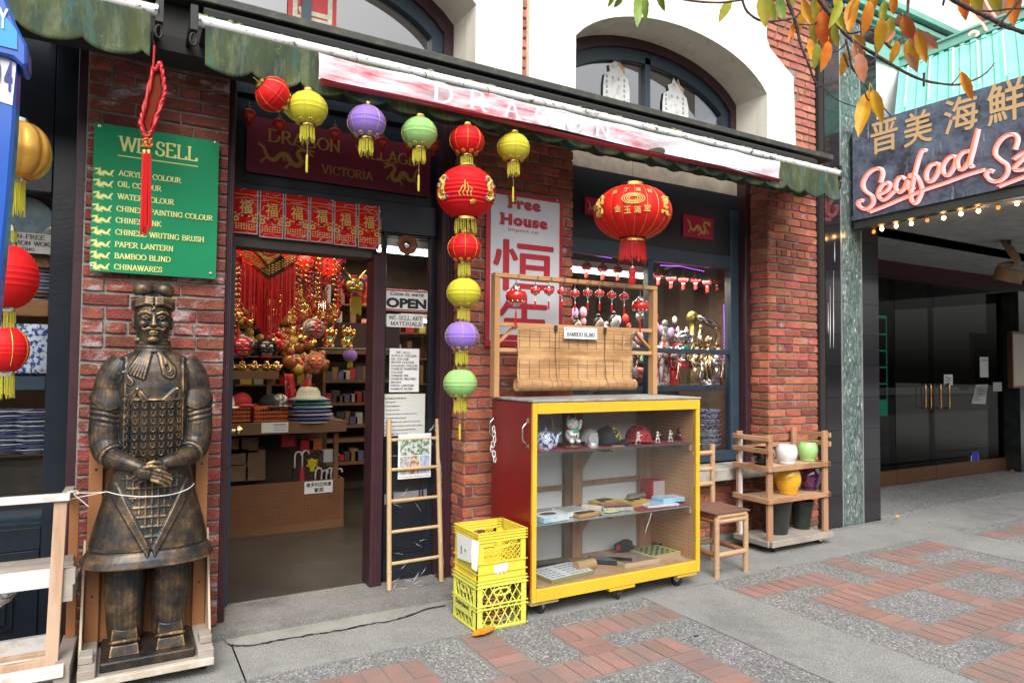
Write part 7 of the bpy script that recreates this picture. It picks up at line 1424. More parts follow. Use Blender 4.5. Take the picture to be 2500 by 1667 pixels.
# ================================================================== cherry tree: branches close to the camera, top right
barkm = mat('cherry_bark',(.045,.028,.022),.75,col2=(.12,.085,.07),ns=60,bump=.5,bs=300)
lfm = mat('autumn_leaf',(.72,.21,.012),.5,col2=(.68,.34,.02),ns=16,lo=.35,hi=.65,var=.2,hue=.035); lf2 = mat('pink_leaf',(.62,.2,.1),.5,col2=(.55,.32,.2),ns=20,var=.15); lf3 = mat('yellow_green_leaf',(.30,.33,.03),.5,col2=(.5,.33,.03),ns=12,var=.2); lf4 = mat('green_leaf',(.14,.24,.03),.5,col2=(.2,.3,.04),ns=12,var=.15)
for m_ in (lfm,lf2,lf3,lf4): m_.node_tree.nodes['Principled BSDF'].inputs['Transmission Weight'].default_value = 0
YTREE = 1.75
tr = thing('cherry_tree','autumn cherry tree branches with orange leaves reaching in from the top right','tree',(4.3,-1.0,0))
def TP(x,y,d=0.):
    dep = 2.3+d; v = _ray(x,y)/FPX; return CAM+v*dep
def branch(pts,r0,r1,d=0.,k=4):
    w3 = smooth_pts([TP(x,y,d+i*.01) for i,(x,y) in enumerate(pts)],k); N = len(w3); rr = random.Random(int(pts[0][0])); rad = [(r0+(r1-r0)*i/(N-1))*(1+.18*rr.uniform(-1,1)) for i in range(N)]; b = MB(); b.tube(w3,rad,8); b.build('branch',barkm,tr,smooth=True); return w3
branch([(1985,-40),(2000,0),(2035,45),(2070,90),(2130,130),(2200,172),(2250,195),(2300,205),(2340,207),(2380,195),(2408,178),(2428,155)],.0075,.0022)
branch([(1915,-20),(1930,20),(1945,65),(1955,110),(1975,160),(1990,200),(2010,215),(2045,245),(2100,265)],.0068,.0015,.05)
branch([(2020,-20),(2060,25),(2100,55),(2140,80),(2170,113),(2190,118),(2205,90),(2215,40),(2218,-20)],.006,.0045,.1)
branch([(2045,-10),(2055,40),(2068,80),(2100,78),(2135,70)],.005,.003,.02); branch([(2065,95),(2075,140),(2080,165),(2110,205),(2130,230),(2150,255),(2176,285)],.0045,.002,.03)
branch([(1640,-6),(1700,4),(1760,7),(1800,2),(1816,0)],.0035,.003,-.1); branch([(1812,0),(1825,30),(1860,52),(1905,50),(1945,40),(1965,5),(1960,-20)],.004,.0035,-.08); branch([(1965,120),(2010,132),(2050,122),(2068,100)],.003,.0025,.03); branch([(1950,60),(1985,60),(2012,40)],.003,.002,.05)
branch([(2310,-10),(2360,18),(2410,42),(2450,62),(2500,80)],.007,.007,-.2); branch([(2500,-15),(2470,25),(2440,58),(2425,65)],.0045,.0028,-.2); branch([(2380,25),(2420,28),(2470,22),(2520,22)],.003,.003,-.18); branch([(2306,-5),(2302,15)],.004,.003,-.15)
branch([(1990,212),(2015,205),(2030,190)],.003,.002,.05); branch([(2325,205),(2338,190),(2346,178)],.0025,.0015); branch([(2256,178),(2255,212)],.0045,.0038); branch([(2110,125),(2120,155),(2138,140),(2136,112)],.0032,.003); branch([(2110,222),(2120,245),(2135,235)],.003,.002,.03); branch([(2060,130),(2072,165)],.0045,.004,.02)
# trunk and limbs outside the frame carry them
for pts,r0,r1 in (([(4.3,-1.0,-.1),(4.25,-.95,1.4),(4.1,-.6,2.6),(3.6,.1,3.4)],.13,.05),([(4.1,-.6,2.6),(3.4,.6,3.3),tuple(TP(1985,-40)+Vector((.1,-.2,.3))),tuple(TP(1985,-40))],.05,.0075),([(3.6,.1,3.4),tuple(TP(2020,-160,.1)),tuple(TP(2020,-20,.1))],.03,.006),([(3.6,.1,3.4),tuple(TP(1915,-160,.05)),tuple(TP(1915,-20,.05))],.02,.0068),([(4.1,-.6,2.6),tuple(TP(2250,-80,-.2)),tuple(TP(2310,-10,-.2))],.03,.007),([(3.6,.1,3.4),tuple(TP(1640,-120,-.1)),tuple(TP(1640,-6,-.1))],.01,.0035)):
    b = MB(); w3 = smooth_pts([Vector(p) for p in pts],5); b.tube(w3,[r0+(r1-r0)*i/(len(w3)-1) for i in range(len(w3))],9); b.build('trunk' if r0 > .1 else 'limb',barkm,tr,smooth=True)
def leafmesh(m,seed):
    rr = random.Random(seed); b = MB(); n = 9; curl = rr.uniform(-.25,.25); fold = rr.uniform(.15,.5); vs = []
    for i in range(n+1):
        u = i/n; w_ = .25*sin(pi*min(1,u**.85))**.8*(1-.25*u) if u < .97 else .0; z = -u; y = curl*u*u; 
        for s_ in (-1,-.5,0,.5,1): jag = 1+.05*((i % 2)*2-1)*(abs(s_) == 1); vs.append((w_*s_*jag,y+fold*abs(s_)*w_-.02*sin(u*22)*abs(s_),z))
    fs = [(i*5+j,i*5+j+1,(i+1)*5+j+1,(i+1)*5+j) for i in range(n) for j in range(4)]; b.add(vs,fs); b.tube([(0,curl*0,.14),(0,0,0),(0,curl*.25-.01,-.5),(0,curl*.9,-.95)],[.012,.012,.009,.003],4); return b.mesh('leaf',m,smooth=True)
lms = {k: [leafmesh(m_,s_+i) for i in range(3)] for k,m_,s_ in (('o',lfm,1),('p',lf2,5),('y',lf3,9),('g',lf4,13))}
leaves = [(2055,0,2028,60,'y',.9),(2085,-5,2080,76,'o',1),(2122,2,2112,75,'o',1),(2100,-10,2073,40,'o',.8),(2160,0,2155,60,'y',.8),(2180,-10,2182,30,'o',1.2),(2150,45,2147,118,'o',1.),(2175,40,2172,105,'y',.9),(2195,35,2196,62,'p',1.3),(2205,40,2225,90,'o',1.3),(2185,75,2165,100,'p',1.2),(2225,75,2230,112,'p',1.),(2232,78,2280,112,'p',1.1),(2240,80,2262,140,'o',.9),(2222,90,2232,165,'o',1.1),(2190,100,2178,150,'o',1.1),(1960,0,1978,50,'o',1),(1990,-5,1988,55,'y',1),(2012,20,2018,115,'o',1.1),(2030,20,2060,70,'y',.8),(2022,100,2010,165,'o',1.),(1985,45,1990,100,'y',1),(1975,95,1975,140,'o',.9),(1995,105,1988,162,'y',1.),(2065,125,2056,178,'o',.95),(2085,105,2108,160,'p',1),(2095,130,2108,193,'p',1.1),(2083,85,2112,115,'o',1),(2122,220,2108,320,'o',.9),(2130,218,2152,290,'o',.8),(2346,175,2372,236,'o',.7),(1945,50,1932,98,'o',.8),(1785,0,1760,46,'y',1.2),(1860,-15,1868,55,'y',1.1),(1880,0,1890,48,'y',.9),(1900,-10,1912,45,'g',1),(1500,-8,1486,14,'g',1.),(1520,-8,1502,16,'g',1.2),(1562,-20,1554,58,'g',.8),(1578,-10,1575,46,'g',.8),(1605,-20,1620,22,'g',.9),(2375,-25,2392,25,'y',1.2),(2345,-20,2358,40,'o',1),(2480,-20,2484,50,'o',1.2),(2420,-20,2440,25,'y',1.1),(2010,-30,2000,20,'o',1.),(2040,-30,2045,25,'y',1.),(1940,-30,1930,20,'y',1.),(2135,-30,2130,25,'o',1),(2035,60,2046,108,'y',1.),(2215,130,2236,170,'p',.8),(1968,20,1950,70,'o',.9)]
for i,(x0_,y0_,x1_,y1_,k_,wdt) in enumerate(leaves):
    d = -.12+.28*((i*37) % 10)/10; a = TP(x0_,y0_,d); c = TP(x1_,y1_,d+.02); L_ = (c-a).length*1.2; z = (a-c).normalized(); f_ = (CAM-a).normalized(); x = f_.cross(z).normalized(); rr = random.Random(i); ang = rr.uniform(-.5,.5); y = z.cross(x)
    x2 = x*cos(ang)+y*sin(ang); y2 = z.cross(x2); M = Matrix((x2*L_*wdt*.82,y2*L_,z*L_)).transposed().to_4x4(); o = bpy.data.objects.new('leaf',lms[k_][i % 3]); COL.objects.link(o); o.parent = tr; M.translation = a-tr.location; o.matrix_basis = M
# fallen leaves
fl_ = [(1182,1545,56,.0,'large fallen orange leaf in front of the milk crates'),(2192,1261,16,.4,'small fallen orange leaf at the edge of the restaurant recess'),(2472,1150,16,.2,'small fallen orange leaf at the far right by the dark wall')]
for x,y,wpx,rz,lb in fl_:
    c = G(x,y,.012); L_ = wpx*1.25*(c-CAM).dot(_f)/FPX; o = bpy.data.objects.new('fallen_leaf',lms['o'][1]); COL.objects.link(o); z = Vector((-cos(rz),-sin(rz)-.1,0)).normalized(); y_ = Vector((0,0,1)); x_ = y_.cross(z); M = Matrix((x_*L_*1.1,y_*L_*.45,z*L_)).transposed().to_4x4(); M.translation = c+z*L_*.5+Vector((0,0,.004)); o.matrix_world = M; tag(o,lb,'leaf')
for i,(x,y) in enumerate(((2216,1260),(2322,1270),(2178,1278),(1900,1385),(2268,1275),(2414,1258),(1700,1550),(2180,1352))):
    c = G(x,y,.003); o = bpy.data.objects.new('stain',MB().lathe([(.02,0),(.0,.001)],n=9,sx=1,sy=.5).mesh('stain',mat('gum',(.05,.05,.05),.8))); COL.objects.link(o); o.parent = side; o.location = c
# ================================================================== across the street: plain blocks that shade and fill the reflections
for i,(x0,x1,h,m_) in enumerate(((-22,-9,6.2,'tan'),(-8.8,3,7,'brickish'),(3.2,15,6.4,'grey'),(15.2,32,7.5,'tan'))):
    mm = mat('far_'+m_,{'tan': (.3,.25,.19),'brickish': (.2,.09,.06),'grey': (.22,.22,.22)}[m_],.8); t = thing('building',['tan','brick','grey','long tan'][i]+' building across the street, seen only in reflections','building',((x0+x1)/2,-18,0),'buildings across the street'); MB().box(x0,x1,-24,-18,-.1,h).build('wall',mm,t)
    me = MB().box(-.55,.55,-.02,.02,0,1.7).mesh('window',mat('far_window',(.03,.035,.04),.1))
    for k in range(int((x1-x0)/2.2)):
        for z in (1.2,4.2): o = bpy.data.objects.new('window',me); COL.objects.link(o); o.parent = t; o.location = Vector((x0+1.2+2.2*k,-17.99,z))-t.location
b = MB(); b.box(-60,80,-24,-14,-.6,-.02); kind(b.build('far_pavement',conc))
# ================================================================== bronze warrior
def bronze(pt=True):
    m = bpy.data.materials.new('aged_bronze'); m.use_nodes = True; n = m.node_tree; b = n.nodes['Principled BSDF']; L = n.links.new
    g = n.nodes.new('ShaderNodeNewGeometry'); r = n.nodes.new('ShaderNodeMapRange'); r.inputs[1].default_value = .44; r.inputs[2].default_value = .58; L(g.outputs['Pointiness'],r.inputs[0]) if pt else None; r.inputs[0].default_value = .497
    t = n.nodes.new('ShaderNodeTexNoise'); t.inputs['Scale'].default_value = 11; t.inputs['Detail'].default_value = 8; t.inputs['Roughness'].default_value = .7; L(g.outputs['Position'],t.inputs[0])
    ad = n.nodes.new('ShaderNodeMath'); ad.operation = 'MULTIPLY_ADD'; ad.inputs[1].default_value = 1.15; ad.inputs[2].default_value = -.58; L(t.outputs['Fac'],ad.inputs[0]); s = n.nodes.new('ShaderNodeMath'); s.operation = 'ADD'; L(r.outputs[0],s.inputs[0]); L(ad.outputs[0],s.inputs[1])
    c = n.nodes.new('ShaderNodeValToRGB'); e = c.color_ramp.elements; e[0].position = .12; e[0].color = (.012,.03,.036,1); e[1].position = .92; e[1].color = (.62,.42,.19,1)
    for p,q in ((.32,(.02,.022,.026,1)),(.5,(.075,.052,.033,1)),(.66,(.2,.128,.062,1))): a = e.new(p); a.color = q
    L(s.outputs[0],c.inputs[0]); L(c.outputs[0],b.inputs['Base Color']); b.inputs['Metallic'].default_value = .45; b.inputs['Roughness'].default_value = .38
    bp = n.nodes.new('ShaderNodeBump'); bp.inputs['Strength'].default_value = .15; bp.inputs['Distance'].default_value = .01; L(t.outputs['Fac'],bp.inputs['Height']); L(bp.outputs[0],b.inputs['Normal']); return m
brz_ = bronze(); brp = bronze(False); WX,WY = .145,3.87
st_ = thing('warrior_statue','life-size bronze coloured warrior statue with crossed hands, tied up before the left brick pier','statue',(WX,WY,.085))
B = MB()
def V(x,y,z): return Vector((WX+x,WY+y,z))
prof = [(1.585,.05,.05),(1.56,.085,.07),(1.535,.14,.085),(1.505,.165,.098),(1.46,.176,.112),(1.38,.172,.125),(1.30,.165,.132),(1.2,.162,.137),(1.1,.158,.137),(1.02,.158,.137),(.96,.178,.14),(.85,.205,.155),(.72,.24,.178),(.625,.262,.195),(.612,.262,.195),(.606,.252,.188),(.598,.262,.197),(.57,.282,.212),(.54,.296,.222),(.532,.29,.216),(.54,.24,.17),(.6,.1,.1)]
def ring(z,a,bb,n=48,e=2.4):
    out = []
    for j in range(n):
        t_ = 2*pi*j/n; c,s = cos(t_),sin(t_); out.append(V(a*abs(c)**(2/e)*(1 if c > 0 else -1),bb*abs(s)**(2/e)*(1 if s > 0 else -1),z))
    return out
rings = [ring(z,a,bb) for z,a,bb in prof]; vs = [v for r_ in rings for v in r_]; n = 48
B.add(vs,[(i*n+j,i*n+(j+1) % n,(i+1)*n+(j+1) % n,(i+1)*n+j) for i in range(len(rings)-1) for j in range(n)]+[tuple(range(n)),tuple((len(rings)-1)*n+j for j in range(n))[::-1]])
def frontY(x,z):   # y of the torso front at x, z
    for (z1,a1,b1),(z2,a2,b2) in zip(prof,prof[1:]):
        if z2 <= z <= z1: k = (z1-z)/(z1-z2+1e-9); a = a1+(a2-a1)*k; bb = b1+(b2-b1)*k; break
    else: a,bb = .2,.13
    return -bb*max(0,1-min(1,abs(x/a))**2.4)**(1/2.4)
# arms
for s in (-1,1):
    pa = [V(s*.13,0,1.50),V(s*.165,0,1.455),V(s*.188,0,1.37),V(s*.198,-.005,1.27),V(s*.2,-.012,1.18),V(s*.195,-.03,1.10),V(s*.175,-.075,1.045)]
    B.tube(smooth_pts(pa,3),[.062,.066,.069,.072,.074,.074,.073,.073,.073,.073,.073,.074,.075,.075,.074,.072,.07,.066,.06][:19],20)
    fa = [V(s*.18,-.06,1.05),V(s*.135,-.13,1.035),V(s*.075,-.175,1.02+.008*s),V(s*.03,-.19,1.0+.01*s)]
    B.tube(smooth_pts(fa,3),[.052,.05,.047,.044,.041,.038,.034,.031,.03,.028],16)
    # ringed sleeve
    sp = smooth_pts([V(s*.197,-.003,1.29),V(s*.2,-.008,1.22),V(s*.199,-.018,1.14),V(s*.185,-.045,1.075),V(s*.16,-.095,1.045)],3)
    for i in range(len(sp)-1):
        d = (sp[i+1]-sp[i]).normalized(); d = (d+Vector((s*.25,0,0))).normalized() if i < 7 else d; sd = d.orthogonal().normalized(); up = d.cross(sd); rr = .072-.0015*i; B.tube([sp[i]+(sd*cos(a)+up*sin(a))*rr for a in [2*pi*q/22 for q in range(22)]],.0105,7,closed=True)
    # pointed cap sleeve
    vs = []; N = 26
    for z0,r0 in ((1.375,.068),(1.345,.083),(1.318,.0865)):
        for j in range(N): a = 2*pi*j/N; fr_ = max(0,-sin(a)); vs.append(V(s*.19+r0*cos(a),-.003+r0*1.02*sin(a),z0-(.048*fr_**3 if z0 < 1.36 else 0)))
    for j in range(N): a = 2*pi*j/N; fr_ = max(0,-sin(a)); vs.append(V(s*.19+.07*cos(a),.07*sin(a),1.318-.048*fr_**3+.006))
    B.add(vs,[(i*N+j,i*N+(j+1) % N,(i+1)*N+(j+1) % N,(i+1)*N+j) for i in range(3) for j in range(N)]+[tuple(range(N)),tuple(3*N+j for j in range(N))[::-1]])
    # shoulder straps
    B.tube([V(s*.125,frontY(s*.125,z)-.002,z) for z in (1.53,1.48,1.4,1.34)],.0065,6); B.tube([V(s*.165,frontY(s*.165,z)-.001,z) for z in (1.50,1.45,1.38,1.3,1.2)],.006,6)
    # leg and shoe
    lx = s*.098; B.tube([V(lx,.02,.62),V(lx,.01,.5),V(lx+s*.002,.0,.4),V(lx,.0,.28),V(lx-s*.004,.005,.165)],[.088,.094,.092,.084,.076],22)
    b_ = [(-.058,.1,.19),(.058,.1,.19),(.062,-.165,.19),(-.062,-.165,.19)]
    for dz,k in ((0,1),):
        vs = [V(lx+x,y,.128) for x,y,_ in b_]+[V(lx-.05,.08,.24),V(lx+.05,.08,.24),V(lx+.056,-.15,.172),V(lx-.056,-.15,.172)]+[V(lx-.052,-.06,.222),V(lx+.052,-.06,.222)]
        B.add(vs,[(0,1,2,3),(0,4,5,1),(4,8,9,5),(8,7,6,9),(3,2,6,7),(1,5,9,6,2),(0,3,7,8,4)])
    B.tube([V(lx-.06,-.1,.172),V(lx-.045,-.15,.19),V(lx,-.165,.196),V(lx+.045,-.15,.19),V(lx+.06,-.1,.172)],.009,6)
# hands: palm, four fingers and a thumb each
def hand(c,dx,over):
    c = V(*c); px = Vector((dx,0,-.22)).normalized(); dn = Vector((0,-.25,-1)).normalized()
    B.ball(c,(.044,.026,.034),14,10)
    for i,ln in enumerate((.078,.088,.083,.066)):
        o = c+px*.022+Vector((0,-.008-.003*over,.024-.0165*i)); q = [o,o+px*ln*.45+Vector((0,-.014,-.004)),o+px*ln*.8+Vector((0,-.008,-.014)),o+px*ln+Vector((0,.002,-.024))]; B.tube(smooth_pts(q,2),[.0115,.0115,.011,.0105,.010,.0095,.008],8)
    q = [c+Vector((0,-.01,.02))-px*.01,c+px*.02+Vector((0,-.02,.036)),c+px*.05+Vector((0,-.018,.032))]; B.tube(smooth_pts(q,2),[.0125,.012,.011,.01,.009],8)
hand((.02,-.2,1.0),-1,0); hand((-.03,-.228,.985),1,1)
# neck, collar, head
HX,HZ = -.012,1.70
B.tube([V(-.01,.0,1.54),V(HX,-.005,1.66)],[.06,.056],18)
for i in range(4): B.tube([V(HX+.004+(.074-.003*i)*cos(a),.0+(.068-.003*i)*sin(a)-.004,1.568+.0175*i-.008*sin(a)*-1) for a in [2*pi*q/26 for q in range(26)]],.0125,8,closed=True)
vs = []; N = 28
hp = [(1.595,.032,.04,-.045),(1.605,.052,.055,-.03),(1.625,.067,.075,-.01),(1.66,.078,.09,0),(1.70,.083,.096,.003),(1.74,.084,.098,.005),(1.775,.082,.096,.008),(1.81,.07,.084,.012),(1.835,.04,.05,.015)]
for z,a,bb,oy in hp:
    for j in range(N): t_ = 2*pi*j/N; vs.append(V(HX+a*cos(t_),oy+bb*sin(t_)*(1.0 if sin(t_) > 0 else .97),z))
B.add(vs,[(i*N+j,i*N+(j+1) % N,(i+1)*N+(j+1) % N,(i+1)*N+j) for i in range(len(hp)-1) for j in range(N)]+[tuple(range(N)),tuple((len(hp)-1)*N+j for j in range(N))[::-1]])
FY = -.088
B.tube([V(HX,FY-.002,1.735),V(HX,FY-.012,1.712),V(HX,FY-.022,1.688),V(HX,FY-.014,1.681)],[.008,.0095,.0135,.009],10)
for s in (-1,1):
    B.ball(V(HX+s*.0125,FY-.010,1.685),(.0085,.009,.0075),10,8)
    B.tube([V(HX+s*.012,FY-.010,1.741),V(HX+s*.035,FY-.012,1.753),V(HX+s*.058,FY+.005,1.75),V(HX+s*.07,FY+.025,1.738)],[.0045,.0055,.0045,.003],6)
    B.ball(V(HX+s*.033,FY-.001,1.726),(.0145,.008,.0085),12,8); B.tube([V(HX+s*.017,FY-.005,1.724),V(HX+s*.033,FY-.0105,1.735),V(HX+s*.052,FY+.002,1.727)],.0028,5); B.tube([V(HX+s*.018,FY-.005,1.721),V(HX+s*.034,FY-.008,1.7155),V(HX+s*.05,FY+.002,1.722)],.0026,5)
    B.ball(V(HX+s*.045,FY+.012,1.69),(.023,.018,.022),12,8)
    B.tube(smooth_pts([V(HX+s*.003,FY-.014,1.667),V(HX+s*.022,FY-.0125,1.672),V(HX+s*.04,FY-.006,1.664),V(HX+s*.05,FY+.002,1.672),V(HX+s*.046,FY-.0,1.679)],2),[.0055,.0062,.0062,.006,.0055,.005,.0042,.0035,.003],7)
    B.ball(V(HX+s*.085,.0,1.70),(.011,.02,.033),10,8); B.ball(V(HX+s*.06,-.03,1.615),(.024,.02,.014),10,8)
    # hair: rolled band and the double bun
    for i in range(3): B.tube([V(HX+s*.004,-.093+.006*i,1.79+.014*i),V(HX+s*.035,-.088+.006*i,1.797+.013*i),V(HX+s*.072,-.055,1.785+.012*i),V(HX+s*.09,.0,1.775+.012*i),V(HX+s*.08,.06,1.77+.01*i)],.0105,7)
    B.ball(V(HX+s*.046,.0,1.866),(.049,.046,.044),18,12); B.tube([V(HX+s*.05,-.03,1.828),V(HX+s*.1,-.02,1.826)],.0075,6)
B.tube([V(HX-.105,-.02,1.826),V(HX+.105,-.02,1.828)],.007,8); B.ball(V(HX,.02,1.815),(.078,.08,.035),18,10)
B.tube([V(HX-.02,FY-.011,1.652),V(HX,FY-.015,1.655),V(HX+.02,FY-.011,1.652)],.0042,6); B.tube([V(HX-.016,FY-.010,1.643),V(HX,FY-.015,1.641),V(HX+.016,FY-.010,1.643)],.0055,6); B.ball(V(HX,FY-.002,1.617),(.026,.016,.016),12,8)
B.tube([V(HX,FY-.004,1.78),V(HX-.008,FY-.006,1.76)],.003,5); B.tube([V(HX,FY-.004,1.78),V(HX+.008,FY-.006,1.76)],.003,5)
# scarf ends and the bows, as fans of cords
def fan(o,e,w0,w1,n,r,loop=False):
    o,e = Vector(o),Vector(e); d = (e-o); sd = Vector((-d.z,0,d.x)).normalized()
    for i in range(n):
        k = (i/(n-1)-.5)
        pts = []
        for q in range(6):
            u = q/5; p = o.lerp(e,u)+sd*k*(w0+(w1-w0)*u); p.y = min(frontY(p.x,p.z),-.02)-.004; pts.append(V(p.x,p.y,p.z))
        B.tube(pts,r,6)
def loopf(o,e,w_,n,r):
    o,e = Vector(o),Vector(e); d = e-o; l = d.length; dn = d.normalized(); sd = Vector((-dn.z,0,dn.x))
    for i in range(n):
        k = (i+1)/n; pts = []
        for q in range(15):
            u = q/14; a = pi*u; x = -cos(a)*w_*k; dd_ = l*(1-.12*(1-k)*3) ; p = o+sd*x*min(1,sin(a)*1.2+.25)+dn*(dd_*(.05+.95*min(1,sin(a)**.5))*(1 if k > .3 else .75)); p.y = min(frontY(p.x,p.z),-.02)-.004; pts.append(V(p.x,p.y,p.z))
        B.tube(pts,r,6)
fan((HX-.018,0,1.575),(-.085,0,1.435),.03,.075,6,.0055); loopf((HX+.02,0,1.575),(.075,0,1.43),.034,4,.0055)
for bx,bz in ((-.135,1.455),(-.075,1.375),(.098,1.375)): fan((bx,0,bz),(bx-.045,0,bz-.065),.008,.04,4,.004); loopf((bx+.002,0,bz),(bx+.035,0,bz-.06),.016,3,.004); B.ball(V(bx,frontY(bx,bz)-.006,bz),.008,8,6)
# breast edge, side panels, apron straps
B.tube([V(x,frontY(x,1.325)-.004,1.322) for x in (-.125,-.07,0,.07,.125)],.006,6)
for s in (-1,1):
    B.tube([V(s*.125,frontY(.125,z)-.004,z) for z in (1.33,1.25,1.17,1.12)],.007,6); B.tube([V(s*.125,frontY(.125,1.12)-.004,1.12),V(s*.165,frontY(.16,1.17),1.175)],.006,6)
    vs = []
    for u in range(9):
        x = s*(.155-.15*u/8); z = .93-.31*u/8; 
        for wv_ in (0,1): xx = x+s*wv_*.03*(1-u/12); zz = z-wv_*.035; vs.append(V(xx,frontY(xx,zz)-.006,zz))
    B.add(vs+[v+Vector((0,.02,0)) for v in vs],[(i*2,i*2+1,i*2+3,i*2+2) for i in range(8)]+[(18+i*2+2,18+i*2+3,18+i*2+1,18+i*2) for i in range(8)]+[(i*2,i*2+2,18+i*2+2,18+i*2) for i in range(8)]+[(i*2+3,i*2+1,18+i*2+1,18+i*2+3) for i in range(8)]+[(0,18,19,1),(16,17,35,34)])
for j in range(7):
    z = .945-.045*j; hw = .13*(1-j/7.6); B.tube([V(x,frontY(x,z)-.001,z) for x in [-hw+2*hw*i/8 for i in range(9)]],.0035,5)
for i in range(-4,5):
    x = .027*i; zb = .945-.3*(1-abs(i)/4.6); B.tube([V(x,frontY(x,z)-.001,z) for z in [.96+(zb-.96)*q/6 for q in range(7)]],.003,5)
me = B.mesh('body',brz_,org=st_.location); o = bpy.data.objects.new('body_rough',me); COL.objects.link(o)
md = o.modifiers.new('r','REMESH'); md.mode = 'VOXEL'; md.voxel_size = .0037; md.use_smooth_shade = True; ms = o.modifiers.new('s','SMOOTH'); ms.factor = .4; ms.iterations = 2
dg = bpy.context.evaluated_depsgraph_get(); m2 = bpy.data.meshes.new_from_object(o.evaluated_get(dg)); m2.name = 'body'; bpy.data.objects.remove(o)
if not m2.materials: m2.materials.append(brz_)
o = bpy.data.objects.new('body',m2); COL.objects.link(o); o.parent = st_
# armour plates, each with its raised tongue
b = MB(); b.box(-.0172,.0172,-.004,.004,-.0172,.0165); b.tube([(-.0085,-.005,.012),(-.0085,-.0055,-.002),(-.005,-.006,-.0095),(0,-.006,-.012),(.005,-.006,-.0095),(.0085,-.0055,-.002),(.0085,-.005,.012)],.0028,6,k=1); pm = b.mesh('armour_plate',[brp,mat('bronze_highlight',(.2,.135,.07),.35,metal=.5,col2=(.1,.09,.07),ns=30)])
for r_ in range(9):
    z = 1.295-.038*r_; nc = 7 if r_ < 6 else (7,5,3)[r_-6]
    for c_ in range(nc):
        x = (c_-(nc-1)/2)*.0372-.004; y = frontY(x,z)-.004; e = .004; nx = (frontY(x+e,z)-frontY(x-e,z))/(2*e); o = bpy.data.objects.new('armour_plate',pm); COL.objects.link(o); o.parent = st_; o.location = V(x,y,z)-st_.location; o.rotation_euler = (.2,0,math.atan(nx))
pl = MB(); pl.box(WX-.195,WX+.2,WY-.22,WY+.12,.085,.127); pl.build('plinth',brp,st_,bevel=.006)
# ---- timber dolly and back board
dl_ = thing('timber_dolly','weathered timber dolly with brown back board carrying the warrior statue','dolly',(WX,WY,0)); ob = mat('orange_board',(.36,.15,.055),.55,col2=(.28,.11,.04),ns=5,stretch=(1,1,.2))
MB().box(WX-.27,WX+.27,WY+.125,WY+.143,.11,1.09).build('back_board',ob,dl_)
for s in (-1,1): 
    MB().box(WX+s*.24-.03,WX+s*.24+.03,WY+.09,WY+.1245,.11,1.10).build('upright',ob,dl_,bevel=.002); b = MB(); xx = WX+s*.278; b.add([(xx-.005,WY+.14,.09),(xx-.005,WY-.12,.09),(xx-.005,WY+.11,.62),(xx-.005,WY+.14,.62),(xx+.005,WY+.14,.09),(xx+.005,WY-.12,.09),(xx+.005,WY+.11,.62),(xx+.005,WY+.14,.62)],[(0,1,2,3),(7,6,5,4),(0,4,5,1),(1,5,6,2),(2,6,7,3),(3,7,4,0)]); b.build('side_board',mat('plywood_edge',(.5,.4,.28),.7),dl_)
    MB().box(WX+s*.245-.035,WX+s*.245+.035,WY-.27,WY+.13,.085,.13).build('side_rail',oldwood,dl_,bevel=.004); MB().box(WX+s*.25-.028,WX+s*.25+.028,WY-.2,WY-.1,.131,.165).build('cleat',oldwood,dl_,bevel=.004)
    castor(dl_,WX+s*.25,WY-.19,.058,.028,1.9 if s > 0 else .6); castor(dl_,WX+s*.22,WY+.1,.058,.028,.6)
MB().box(WX-.28,WX+.28,WY-.285,WY-.255,.055,.088).build('front_rail',mat('pale_timber',(.55,.5,.43),.75,col2=(.4,.33,.25),ns=9,bump=.2),dl_,bevel=.003); MB().box(WX-.26,WX+.26,WY-.25,WY+.12,.06,.084).build('deck',oldwood,dl_)
b = MB()
for s in (-1,1):
    for z in (.35,.65,.97): b.ball((WX+s*.24,WY+.0895,z),.006,6,4)
b.build('screw',ironm,dl_)
# white string from the rack round the statue
sx = [P(x,y,Y) for x,y,Y in ((163,1200,3.72),(205,1203,3.72),(252,1201,3.74),(262,1200,3.72),(290,1207,3.685),(330,1211,3.665),(370,1211,3.66),(410,1208,3.665),(445,1199,3.69),(465,1189,3.73),(474,1180,3.8))]
b = MB(); b.tube(smooth_pts(sx,3),.0022,5); b.tube(smooth_pts([P(163,1220,3.72),P(200,1212,3.72),P(255,1201,3.72)],3),.002,5); b.tube(smooth_pts([P(168,1201,3.71),P(185,1197,3.70),P(192,1204,3.70),P(180,1206,3.7),P(195,1218,3.7),P(216,1236,3.7)],3),.002,5); tag(b.build('string',mat('white_string',(.7,.68,.62),.8)),'white string tied from the timber rack round the warrior statue','string')
# ================================================================== pale timber rack at the lower left corner
lr = thing('timber_rack','pale rough timber rack cut by the lower left corner, beside the warrior statue','rack',(-.4,3.8,0))
YA,YBk = 3.62,3.98
def lb_(a,c,w_,h,m_,nm='rail'): b = MB(); b.bar(a,c,w_,h); b.build(nm,m_,lr,bevel=.002)
def at_(x,y,Y): return P(x,y,Y)
pinkw = mat('pine',(.52,.36,.25),.7,col2=(.38,.22,.13),ns=9,lo=.4,hi=.62,stretch=(1,1,.16),bump=.2)
a = at_(149,1222,3.70); c = at_(124,1642,3.70); b = MB(); b.bar((a.x,3.70,a.z),(c.x+.0,3.70,c.z),.05,.035,up=(0,1,0)); b.build('post',pinkw,lr,bevel=.002)
lb_((a.x+.04,3.98,.0),(a.x+.04,3.98,a.z),.04,.03,ob,'post')
lb_((-1.2,3.69,a.z+.018),(a.x+.035,3.69,a.z+.018),.05,.03,whitewood); lb_((a.x+.01,3.70,a.z+.0),(a.x+.02,4.0,a.z+.0),.04,.035,oldwood)
